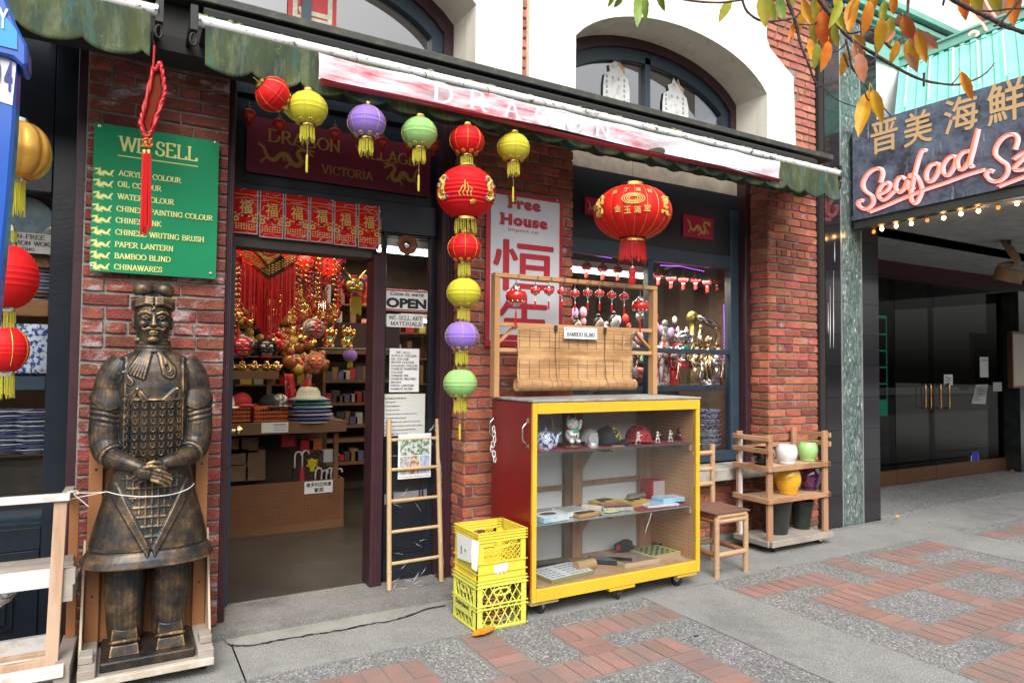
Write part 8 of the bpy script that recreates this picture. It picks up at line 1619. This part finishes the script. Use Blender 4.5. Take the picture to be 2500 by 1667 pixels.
for y,Y,m_,h in ((1372,3.95,oldwood,.03),(1388,3.86,oldwood,.03),(1400,3.78,whitewood,.03),(1418,3.73,whitewood,.055)):
    p = at_(100,y,Y); lb_((-1.2,Y,p.z),(at_(180,y,Y).x if Y > 3.74 else at_(124,y,Y).x,Y,p.z),.05,h,m_)
p = at_(165,1440,3.75); lb_((p.x,3.70,p.z),(p.x+.02,4.0,p.z),.045,.075,oldwood); p = at_(172,1405,3.72); MB().box(p.x-.045,p.x+.02,3.70,3.74,p.z-.035,p.z+.035).build('block',oldwood,lr,bevel=.002)
for y,Y,m_,h in ((1575,3.98,whitewood,.07),(1610,3.93,pinkw,.05),(1635,3.74,pinkw,.07),(1617,3.78,whitewood,.02),(1652,3.6,whitewood,.05)):
    p = at_(60,y,Y); lb_((-1.2,Y,max(.03,p.z)),(at_(118 if y < 1650 else 155,y,Y).x,Y,max(.03,p.z)),.03,h,m_)
p = at_(165,1560,3.8); lb_((at_(150,1640,3.6).x,3.6,.10),(at_(172,1540,4.0).x,4.02,.10),.06,.13,oldwood)
t = thing('bowl','metal bowl just visible on the timber rack at the left edge','bowl',at_(-10,1445,3.85)); c = at_(-8,1452,3.85); b = MB(); b.lathe([(.02,-.06),(.05,-.03),(.075,.0),(.08,.002),(.06,-.03),(0,-.05)],c,20); b.build('bowl',steel,t,smooth=True)
# ================================================================== goods inside the doorway
YI = 6.15
cm = mat('counter_wood',(.17,.085,.036),.6,col2=(.12,.06,.026),ns=4,stretch=(.2,1,1)); pgi = mat('peg_counter',(.17,.07,.024),.6,col2=(.13,.054,.02),ns=4)
ct = thing('counter','wooden shop counter with pegboard bin below, inside the doorway','counter',(1.1,YI,0))
a = P(552,1183,YI); c = P(840,1167,YI); XA2,XB2 = P(540,1250,YI).x,c.x
MB().box(XA2-.4,XB2,YI,YI+.02,.05,c.z).build('front_board',pgi,ct); MB().box(XB2-.02,XB2,YI+.021,YI+.6,.05,c.z).build('end_board',pgi,ct); MB().box(XA2-.4,XB2+.005,YI-.004,YI+.02,.036,.10).build('skirting',cm,ct)
b = MB()
for i in range(40):
    for j in range(11):
        x = XB2-.05-.03*i; z = .16+.032*j
        if x > XA2-.3: b.add([(x+.004*cos(q),YI-.0006,z+.004*sin(q)) for q in [pi/2*k for k in range(4)]],[(0,1,2,3)])
b.build('peg_hole',dark,ct)['kind'] = 'stuff'
z1 = P(700,1030,YI).z; z0 = P(700,1058,YI).z; xr = P(845,1040,YI).x; MB().box(XA2-.5,xr,YI-.01,YI+.03,z0,z1).build('counter_edge',cm,ct); MB().box(XA2-.5,xr,YI+.031,YI+.6,z1-.03,z1-.005).build('counter_top',cm,ct); p = P(818,1100,YI+.1); MB().box(p.x-.02,p.x+.02,YI+.06,YI+.1,.05,z0).build('post',cm,ct); MB().box(XA2-.5,XB2,YI+.62,YI+.64,.05,z0).build('back_board',mat('counter_back',(.05,.03,.02),.7),ct)
card('notice','white WARNING card with a drawing on the counter edge','notice',638,1032,704,1057,[('WARNING',.45,.68,.92,.85,'serif'),('choking hazard for',.45,.42,.95,.55,'sans'),('children under 3',.45,.18,.95,.3,'sans')],YI-.016)
card('notice','white card with Chinese writing on the pegboard bin','notice',743,1176,812,1206,[('維多利亞特產',.06,.55,.95,.9,'sans'),('紫菜',.34,.1,.68,.45,'sans')],YI-.006)
org = mat('orange_plastic',(.5,.1,.02),.4); r = random.Random(9)
def basket(lb,x0,x1,y0,y1):
    a = P(x0,y1,YI+.05); c = P(x1,y0,YI+.05); t = thing('basket',lb,'basket',(a.x,YI+.05,a.z),'orange baskets on the counter'); b = MB(); w_ = c.x-a.x; h = c.z-a.z
    for y in (YI+.05,YI+.28):
        for i in range(14): b.box(a.x+w_*i/13-.003,a.x+w_*i/13+.003,y,y+.006,a.z,c.z)
        for q in (0,.33,.62,.9): b.box(a.x,c.x,y-.001,y+.007,a.z+h*q,a.z+h*q+(.012 if q < .9 else .03))
    for x in (a.x,c.x): b.box(x-.004,x+.004,YI+.05,YI+.28,a.z,c.z)
    b.build('basket',org,t)
basket('orange plastic basket at the left end of the counter',545,612,994,1030); basket('orange plastic basket in the middle of the counter',620,704,994,1030)
for i,(x,y,m_,lb) in enumerate(((552,985,white,'white and black cap in the left orange basket'),(590,980,redf,'red cap in the left orange basket'),(655,985,navyf,'black patterned cap in the middle orange basket'),(682,982,floral('cap_print',(.03,.06,.04),(.5,.4,.4),50),'green and white patterned cap in the middle orange basket'))):
    c = P(x,y,YI+.16); t = thing('baseball_cap',lb,'cap',c,'caps in the orange baskets'); b = MB(); b.ball(c,(.085,.09,.08),14,8); b.ball(c+Vector((.03,-.08,-.03)),(.07,.07,.015),12,6); b.build('cap',m_,t,smooth=True)
hc = [((.3,.22,.26),'dusty pink'),((.06,.12,.3),'dark blue'),((.4,.25,.3),'rose'),((.1,.2,.4),'mid blue'),((.35,.42,.42),'pale grey'),((.08,.3,.3),'teal'),((.2,.35,.55),'sky blue')]
for i,(cl,nm_) in enumerate(hc):
    c = P(757+2*((i*5) % 3),1026-9*i,YI+.12); t = thing('sun_hat',nm_+' cloth hat in the stack on the counter, '+['lowest','second from below','third from below','fourth from below','fifth from below','sixth from below','just under the straw hat'][i],'hat',c,'stack of hats on the counter'); b = MB(); b.lathe([(.0,.02),(.1,.02),(.12,.01),(.2-.006*i,-.008),(.205-.006*i,-.014),(.1,-.002)],c,22,sx=1.05,sy=.8); b.build('hat',mat('hat_'+nm_.replace(' ','_'),cl,.7),t,smooth=True)
c = P(753,966,YI+.12); t = thing('straw_hat','pale straw hat on top of the hat stack','hat',c,'stack of hats on the counter'); b = MB(); b.lathe([(.19,-.03),(.11,-.01),(.1,.04),(.075,.075),(.0,.085)],c,22); b.build('hat',mat('pale_straw',(.45,.45,.36),.7,col2=(.36,.36,.28),ns=80),t,smooth=True)
# flags
for i,(pts,lb) in enumerate(((((693,912),(716,912),(728,990),(700,1005)),'red and white flag hanging left behind the hat stack'),(((756,912),(762,960),(712,990),(700,1000)),'red and white flag drooping right behind the hat stack'))):
    q = [P(x,y,YI+.3) for x,y in pts]; t = thing('flag',lb,'flag',q[0],'flags behind the hats'); b = MB()
    def ff(u,v): return q[0].lerp(q[1],u).lerp(q[3].lerp(q[2],u),v)+Vector((0,.012*sin(u*9),0))
    b.grid(ff,10,6,thick=(0,.002,0)); b.build('cloth',mat('flag_red',(.42,.012,.015),.6,col2=(.5,.48,.47),ns=6,lo=.53,hi=.545),t,smooth=True); b = MB(); b.tube([q[0]+Vector((0,0,.03)),q[3]],.004,6); b.build('stick',cm,t)
# upper wooden display shelf and gilt things
t = thing('shelf','wooden shelf of gilt figures above the orange baskets','shelf',P(600,918,YI+.1)); a = P(550,925,YI+.1); c = P(680,909,YI+.1); MB().box(a.x-.3,c.x,YI+.08,YI+.4,a.z,a.z+.07).build('board',cm,t); MB().box(c.x-.06,c.x-.02,YI+.3,YI+.34,z1,a.z).build('post',cm,t)
SZ2 = a.z+.07
t = thing('glass_shelf','glass shelf with lucky cats at the right of the doorway','shelf',P(845,845,7.0)); a = P(785,848,7.0); c = P(905,843,7.0); MB().box(a.x,c.x+.4,7.0,7.3,a.z-.008,a.z).build('board',mat('pale_edge',(.4,.42,.38),.3),t); SZ3 = a.z
gcat = [lucky_cat('gold lucky cat at the left on the glass shelf in the doorway',Vector((P(803,840,7.1).x,7.12,SZ3)),.24,gold,redg,grnb),lucky_cat('gold lucky cat right of the other one on the glass shelf',Vector((P(847,840,7.1).x,7.12,SZ3)),.25,gold,redg,grnb)]
for i,x in enumerate((563,590,620,650,675)):
    c = Vector((P(x,905,YI+.2).x,YI+.2,SZ2)); t = thing('gilt_ingot','gilt ornament on the wooden shelf, '+nth[i]+' from the left','ornament',c,'gilt ornaments on the wooden shelf'); b = MB(); b.ball(c+Vector((0,0,.03)),(.05,.03,.03),12,8); b.ball(c+Vector((0,0,.06)),(.03,.025,.03),10,8)
    for q in range(6): b.ball(c+Vector((.045*cos(q),.03*sin(q),.045)),.012,6,5)
    b.build('ornament',gold,t,smooth=True)
def lion(lb,c,s_,m_,furm,jaw,beard=None,horns=False):
    t = thing('lion_mask',lb,'mask',c,'festival masks in the doorway'); W = lambda x,y,z: c+Vector((x,y,z))*s_; b = MB(); b.ball(W(0,.1,.1),(.42*s_,.35*s_,.38*s_),18,12); b.ball(W(0,-.15,-.05),(.32*s_,.25*s_,.13*s_),14,8); b.ball(W(0,-.33,.05),.09*s_,8,6); b.build('face',m_,t,smooth=True)
    b = MB(); rr = random.Random(3)
    for q in range(34): a = 2*pi*q/34; b.ball(W(.46*cos(a),.05+.1*rr.random(),.08+.42*sin(a)),rr.uniform(.06,.11)*s_,6,5)
    b.build('fur',furm,t,smooth=True); b = MB(); b.ball(W(0,-.12,-.28),(.28*s_,.22*s_,.08*s_),14,6); b.build('jaw',jaw,t,smooth=True)
    b = MB()
    for q in (-1,1): b.ball(W(.17*q,-.26,.17),.085*s_,10,8)
    b.build('eye',white,t,smooth=True); b = MB()
    for q in (-1,1): b.ball(W(.17*q,-.335,.17),.04*s_,8,6)
    b.build('pupil',blk,t,smooth=True); b = MB()
    for q in range(7): b.lathe([(.025*s_,0),(.003*s_,-.08*s_)],W(-.2+.066*q,-.3,-.14),6)
    b.build('tooth',white,t)
    if beard: b = MB(); 
    if beard:
        for q in range(30): x = -.2+.4*q/29; b.tube([W(x,-.2,-.33),W(x*1.1,-.2,-.75),W(x*1.15,-.18,-1.0-.15*rr.random())],.016*s_,4)
        b.build('beard',beard,t)
    if horns:
        b = MB()
        for q in (-1,1): b.tube(smooth_pts([W(.2*q,0,.4),W(.32*q,-.02,.62),W(.5*q,0,.85)],3),[.07*s_,.065*s_,.06*s_,.05*s_,.04*s_,.025*s_,.008*s_],8)
        b.build('horn',gold,t,smooth=True); b = MB()
        for q in (-1,1): b.add([W(.1*q,-.3,.28),W(.5*q,-.2,.5),W(.5*q,-.18,.3)]+[W(.1*q,-.28,.28),W(.5*q,-.18,.5),W(.5*q,-.16,.3)],[(0,1,2),(5,4,3),(0,3,4,1),(1,4,5,2)])
        b.build('brow',mat('blue_card',(.03,.15,.35),.5),t)
    return t
lion('gold dragon mask with horns and long yellow beard hanging at the right of the doorway',P(866,705,6.2),.22,mat('olive_gold_mask',(.45,.28,.04),.3,metal=.6),redf,redg,mat('beard_yellow',(.55,.45,.06),.6),True)
lion('red lion mask at the left edge of the doorway',P(590,850,6.3),.2,redg,mat('blue_white_fur',(.4,.4,.6),.8,col2=(.5,.05,.05),ns=40),redf); lion('black lion mask next to the red one',P(650,855,6.25),.19,blk,navyf,redg)
lion('white furry lion mask in the middle of the doorway',P(768,805,6.3),.19,floral('lion_white',(.5,.42,.38),(.5,.05,.03),14),mat('cream_fur',(.5,.42,.34),.9),redg); lion('orange furry lion mask below the white one',P(770,885,6.25),.17,mat('orange_fur',(.6,.14,.04),.8),mat('pink_fur',(.55,.32,.25),.9),redg)
# fortune cushion with tassels
c = P(655,600,5.6); t = thing('fortune_cushion','diamond red and gold cushion with the fortune character and a curtain of red tassels','hanging ornament',c); b = MB(); s_ = .17; M = Matrix.Translation(c) @ Matrix.Rotation(pi/4,4,'Y'); b.box(-s_*.7,s_*.7,-.025,.025,-s_*.7,s_*.7,M); b.build('cushion',mat('brocade_gold',(.12,.03,.01),.4,col2=(.45,.25,.05),ns=40),t,bevel=.012); b = MB(); b.lathe([(.085,0),(.08,.006),(0,.006)],(c.x,c.y-.025,c.z),26,Matrix.Rotation(pi/2,4,'X')); b.build('disc',redm,t)
b = MB(); put_text(b,'福',(c.x-.06,c.y-.032,c.z-.06),(1,0,0),(0,0,1),.12,.13,bold=.04,nrm=(0,-1,0)); b.build('lettering',goldp,t)
b = MB(); bb2 = MB(); rr = random.Random(4)
for i in range(46):
    u = i/45; x = c.x-.19+.40*u; top_ = c.z-.04-.13*(1-abs(u-.5)*2); bot = c.z-.46-.30*(1-abs(u-.5)*2)**1.1; y = c.y+rr.uniform(-.04,.03)
    b.tube([(x,y,top_-.1),(x+rr.uniform(-.004,.004),y,bot)],[.0055,.0075],5)
    for q in range(4): bb2.ball((x,y,top_-.02*q),.007,6,5)
b.build('tassel',RF,t)['kind'] = 'stuff'; bb2.build('bead',mat('bead_gold',(.3,.2,.05),.3,metal=.8),t)['kind'] = 'stuff'
for i,(x,y,rp,Y) in enumerate(((628,608,44,5.9),(708,608,26,6.0),(580,600,24,5.8),(745,640,20,6.4),(835,600,22,6.3),(800,650,26,7.2),(780,612,24,6.6),(890,700,26,7.0))):
    o = lantern_proto(['big glowing red lantern behind the fortune cushion','red lantern right of the fortune cushion under the door head','red lantern at the upper left corner of the doorway','small red lantern among the hanging charms','red lantern above the gold dragon mask','red lantern behind the wind chime','red lantern under the door head in the middle','red lantern low behind the beard of the dragon mask'][i],mat('glowing_red_silk',(.7,.015,.008),.5,emis=(1,.03,.01),es=.35),tail=False,r=rp/FPX*dd_of(x,y,Y),h=.9*rp/FPX*dd_of(x,y,Y),nrib=7,strip=0,deco=None,fr_m=RF); o.location = P(x,y,Y); o['group'] = 'red lanterns inside the doorway'
# strings of red and gold charms, wind chimes
rr = random.Random(12); cc_ = [redg,gold,RF,goldp]
for i in range(54):
    x = rr.choice([rr.uniform(690,850),rr.uniform(715,835),rr.uniform(560,600)]); y = rr.uniform(608,650); Y = rr.uniform(5.9,7.6); c = P(x,y,Y); L_ = rr.uniform(.25,.75); t = thing('hanging_charm','string of small red and gold charms hanging in the doorway','charm',c,'red and gold charm strings in the doorway'); b = MB(); b.tube([c+Vector((0,0,.15)),c-Vector((0,0,L_))],.0022,4); b.build('cord',redm,t); b = MB()
    for q in range(int(L_/.045)): b.ball(c-Vector((rr.uniform(-.01,.01),0,.045*q)),(rr.uniform(.006,.017),.009,rr.uniform(.007,.016)),8,6)
    b.build('charm',[redg,RF,goldp,redg,gold][i % 5],t,smooth=True)
    if i % 3 == 0: b = MB(); fringe_o = c-Vector((0,0,L_)); b.tube([fringe_o,fringe_o-Vector((0,0,.12))],[.008,.014],7); b.build('tassel',RF,t)
t = thing('wind_chime','silver tube wind chime hanging in the middle of the doorway','wind chime',P(785,700,6.4)); 
for i in range(5): c = P(778+4*i,708,6.4); b = MB(); b.tube([c,c-Vector((0,0,.18+.02*(i % 2)))],.006,8); b.build('chime_tube',silver,t)
b = MB(); c = P(786,700,6.4); b.lathe([(.045,0),(.045,.015),(.0,.02)],c,14); b.tube([c,c+Vector((0,0,.25))],.002,4); b.build('top_disc',cm,t)
# more crowded goods on the shelves behind: gilt figures and boxes
for k,(x0,x1,y,Y,n_,lbz) in enumerate(((560,700,850,6.9,17,'gilt figure in the crowd behind the lion masks'),(700,760,835,7.4,10,'small gilt figure between the lion masks'),(560,640,775,6.8,10,'amber and gold figure at the left of the doorway'),(640,830,775,7.7,22,'gilt figure on the far shelves behind the charm strings'),(640,780,735,8.0,14,'gilt figure high on the far shelves behind the charm strings'),(700,790,890,6.9,9,'gilt figure behind the flags'))):
    for i in range(n_):
        c = P(x0+(x1-x0)*(i+.5)/n_+rr.uniform(-4,4),y+rr.uniform(-14,14),Y); s_ = rr.uniform(.8,1.6); t = thing('gilt_figure',lbz,'figurine',c,'gilt figures in the doorway'); b = MB(); b.ball(c,(.05*s_,.04*s_,.05*s_),10,8); b.ball(c+Vector((0,0,.065*s_)),.03*s_,8,6); b.ball(c+Vector((.03*s_,-.02,.02)),.022*s_,6,5); b.tube([c+Vector((-.03*s_,0,.03*s_)),c+Vector((-.07*s_,0,.09*s_))],.012*s_,6); b.build('figure',[gold,mat('amber',(.35,.1,.02),.2,coat=.5),redg,goldp][(i*3+k) % 4],t,smooth=True)
t = thing('shelving','tall open shelving of dark goods in the back right of the doorway','shelving',(P(850,950,7.6).x,7.6,0)); xa = P(795,950,7.6).x; xb = P(920,950,7.6).x+.4
for y in (860,930,985,1040,1075,1130): z = P(850,y,7.6).z; MB().box(xa,xb,7.6,7.95,z-.02,z+.02).build('shelf',cm,t)
MB().box(xa-.03,xa,7.6,7.95,.04,2.0).build('side',cm,t); MB().box(xa,xb,7.95,7.97,.04,2.0).build('back',mat('shelving_back',(.06,.04,.035),.7),t)
for i in range(26):
    j = i % 4; y = (930,985,1038,1128)[j]; c = P(802+(i//4)*15+rr.uniform(-2,2),y-4,7.62); h = rr.uniform(.06,.16); w_ = rr.uniform(.03,.055); cl = [(.05,.05,.06),(.35,.02,.02),(.4,.38,.35),(.1,.1,.2),(.2,.1,.05)][i % 5]; o = MB().box(c.x-w_,c.x+w_,7.6,7.75,c.z,c.z+h).build('goods_box',mat('goods_%d' % (i % 5),cl,.4)); tag(o,'small boxed article on the shelving at the back right of the doorway','box','small boxed goods on the back shelving')
hang('p',855,868,17,'small purple lantern hanging in front of the back shelving, inside the doorway',Y=6.5,group='lanterns inside the shop',tail=False)
b = MB(); t = thing('shelving','far shelving against the back wall, behind the hanging charms','shelving',(3,9,0))
for z in (.9,1.25,1.6,1.95,2.3): MB().box(1.2,5.2,8.8,9.15,z-.02,z).build('shelf',cm,t)
for i in range(120):
    z = (.9,1.25,1.6,1.95,2.3)[i % 5]; x = 1.25+(i//5)*.165+rr.uniform(-.03,.03); h = rr.uniform(.08,.26); b.k = i % 4; b.box(x,x+rr.uniform(.06,.14),8.8,9.0,z+.001,z+h)
b.build('goods',[redg,goldp,mat('goods_2',(.4,.38,.35),.4),mat('goods_4',(.2,.1,.05),.4)],t)['kind'] = 'stuff'
# things in the bin
for i,(x,y) in enumerate(((575,1110),(617,1112),(575,1150),(617,1148),(560,1085),(600,1082))):
    c = P(x,y,YI+.45); o = MB().box(c.x-.085,c.x+.085,YI+.3,YI+.5,c.z-.07,c.z+.07).build('cardboard_box',mat('cardboard',(.24,.14,.08),.8,col2=(.2,.11,.06),ns=4),bevel=.003); tag(o,'brown cardboard box under the counter, '+['middle row left','middle row right','bottom row left','bottom row right','top row left','top row right'][i],'box','cardboard boxes under the counter')
for i,(x,y) in enumerate(((720,1115),(738,1112),(770,1155),(785,1160),(797,1155),(808,1152),(820,1156))):
    c = P(x,y,YI+.15); t = thing('umbrella','rolled umbrella with pale hooked handle in the counter bin, '+nth[i]+' from the left','umbrella',c,'umbrellas in the counter bin'); b = MB(); b.tube(smooth_pts([c-Vector((0,0,.1)),c,c+Vector((.01,0,.035)),c+Vector((.035,0,.045)),c+Vector((.055,0,.03)),c+Vector((.056,0,.01))],3),.008,7); b.build('handle',mat('pale_handle',(.55,.5,.5),.3),t,smooth=True); b = MB(); b.tube([c-Vector((0,0,.1)),c-Vector((0,.0,.4))],[.02,.03],8); b.build('canopy',[navyf,redf,mat('blue_cloth',(.03,.06,.25),.7)][i % 3],t)
t = thing('yellow_tassels','bunch of yellow cords in the counter bin','cords',P(762,1150,YI+.1)); b = MB(); c = P(762,1150,YI+.1)
for q in range(26): b.tube([c+Vector((rr.uniform(-.02,.02),0,0)),c+Vector((rr.uniform(-.04,.04),rr.uniform(-.02,.02),rr.uniform(.05,.1))),c+Vector((rr.uniform(-.06,.06),rr.uniform(-.03,.03),rr.uniform(.02,.12)))],.004,4)
b.build('cord',mat('bright_yellow',(.6,.5,.02),.6),t)
for i,(x,y) in enumerate(((745,1085),(765,1080),(700,1072),(800,1110))): c = P(x,y,YI+.3); o = MB().box(c.x-.06,c.x+.06,YI+.22,YI+.36,c.z-.06,c.z+.05).build('packet',[redm,mat('gold_red_box',(.4,.1,.02),.4),redm,mat('clear_bag',(.4,.4,.4),.2)][i],bevel=.004); tag(o,['red packet under the counter, left of centre','orange and red packet under the counter','red packet on the left under the counter','clear bag of goods at the right under the counter'][i],'packet')
# ================================================================== bamboo ladder wrapped in film, leaning by the door
la = mat('ladder_bamboo',(.55,.38,.2),.4,col2=(.45,.3,.15),ns=7,coat=.2,stretch=(1,1,.3)); t = thing('bamboo_ladder','bamboo ladder wrapped in clear film leaning beside the door','ladder',(1.72,4.3,.036))
gl0 = G(950,1455,.036); gr0 = G(1077,1448,.036); tl = P(950,1024,YD-.05); tr_ = P(1068,1022,YD-.05); R_ = .0165
YB0 = 4.27; bl0 = P(950,1455,YB0); br0 = P(1077,1448,YB0); bl0.z = br0.z = .04
for a,c in ((bl0,tl),(br0,tr_)): b = MB(); cane(b,a,c,R_,5); b.build('rail',la,t,smooth=50)
for y in (1078,1155,1235,1313,1392): 
    u = (1455-y)/(1455-1024); a = bl0.lerp(tl,u); c = br0.lerp(tr_,u+.004); b = MB(); cane(b,a+Vector((0,0,.0)),c,.0115,2); b.build('rung',la,t,smooth=50)
def lf(u,v):
    a = bl0.lerp(tl,v*1.0); c = br0.lerp(tr_,v*1.0); p = a.lerp(c,-.03+1.06*u); p.y -= .019+.004*sin(u*25+v*11)*sin(v*47); return p
MB().grid(lf,16,50).build('plastic_wrap',film,t,smooth=True)
b = MB(); rr = random.Random(31)
for i in range(46):
    v = rr.choice([rr.uniform(.86,.99),rr.uniform(.0,.06),rr.uniform(.1,.9),rr.uniform(.1,.9)]); u = rr.choice([rr.uniform(0,.12),rr.uniform(.88,1),rr.uniform(.1,.9)]) if .08 < v < .86 else rr.random(); pts = []; an = rr.uniform(-.7,.7)
    for q in range(6): p = Vector(lf(max(0,min(1,u+.03*q*cos(an))),max(0,min(1,v+.009*q*sin(an)*2+.002*sin(q*2+i))))); p.y -= .004; pts.append(p)
    b.tube(pts,[.0002,.0006,.0009,.0008,.0005,.0002],4)
b.build('crease_glint',glint,t)['kind'] = 'stuff'
t,a,c,z0,z1 = sheet('product_sheet','white product sheet with bamboo pictures taped on the ladder','poster',971,1060,1052,1170,YD-.075,white,.002)
cols = [((.55,.58,.62),(.1,.2,.06),.06,.52,.95,.88),((.3,.3,.32),(.5,.5,.5),.06,.1,.34,.5),((.55,.5,.4),(.3,.12,.06),.35,.1,.64,.5),((.2,.35,.6),(.5,.5,.55),.66,.1,.95,.5)]
for i,(c1,c2,u0,v0,u1,v1) in enumerate(cols): MB().box(a+(c-a)*u0,a+(c-a)*u1,YD-.077,YD-.0755,z0+(z1-z0)*v0,z0+(z1-z0)*v1).build('picture',mat('picture_%d' % i,c1,.5,col2=c2,ns=45,lo=.45,hi=.55),t)
b = MB(); put_text(b,'For Garden, Kitchen, Bathroom and More',(a+.01,YD-.0755,z0+.008),(1,0,0),(0,0,1),c-a-.02,.010,'sans',nrm=(0,-1,0)); b.build('lettering',ink,t)
b = MB(); g = P(940,1200,YD-.006); b.add([P(938,1206,YD-.006),P(1042,1193,YD-.006),P(1042,1218,YD-.006),P(938,1232,YD-.006)]+[P(938,1206,YD-.003),P(1042,1193,YD-.003),P(1042,1218,YD-.003),P(938,1232,YD-.003)],[(0,1,2,3),(7,6,5,4),(0,4,5,1),(2,6,7,3)]); tag(b.build('grey_strip',mat('grey_strip',(.2,.2,.21),.3)),'slanting grey plastic strip on the door panel behind the ladder','strip')
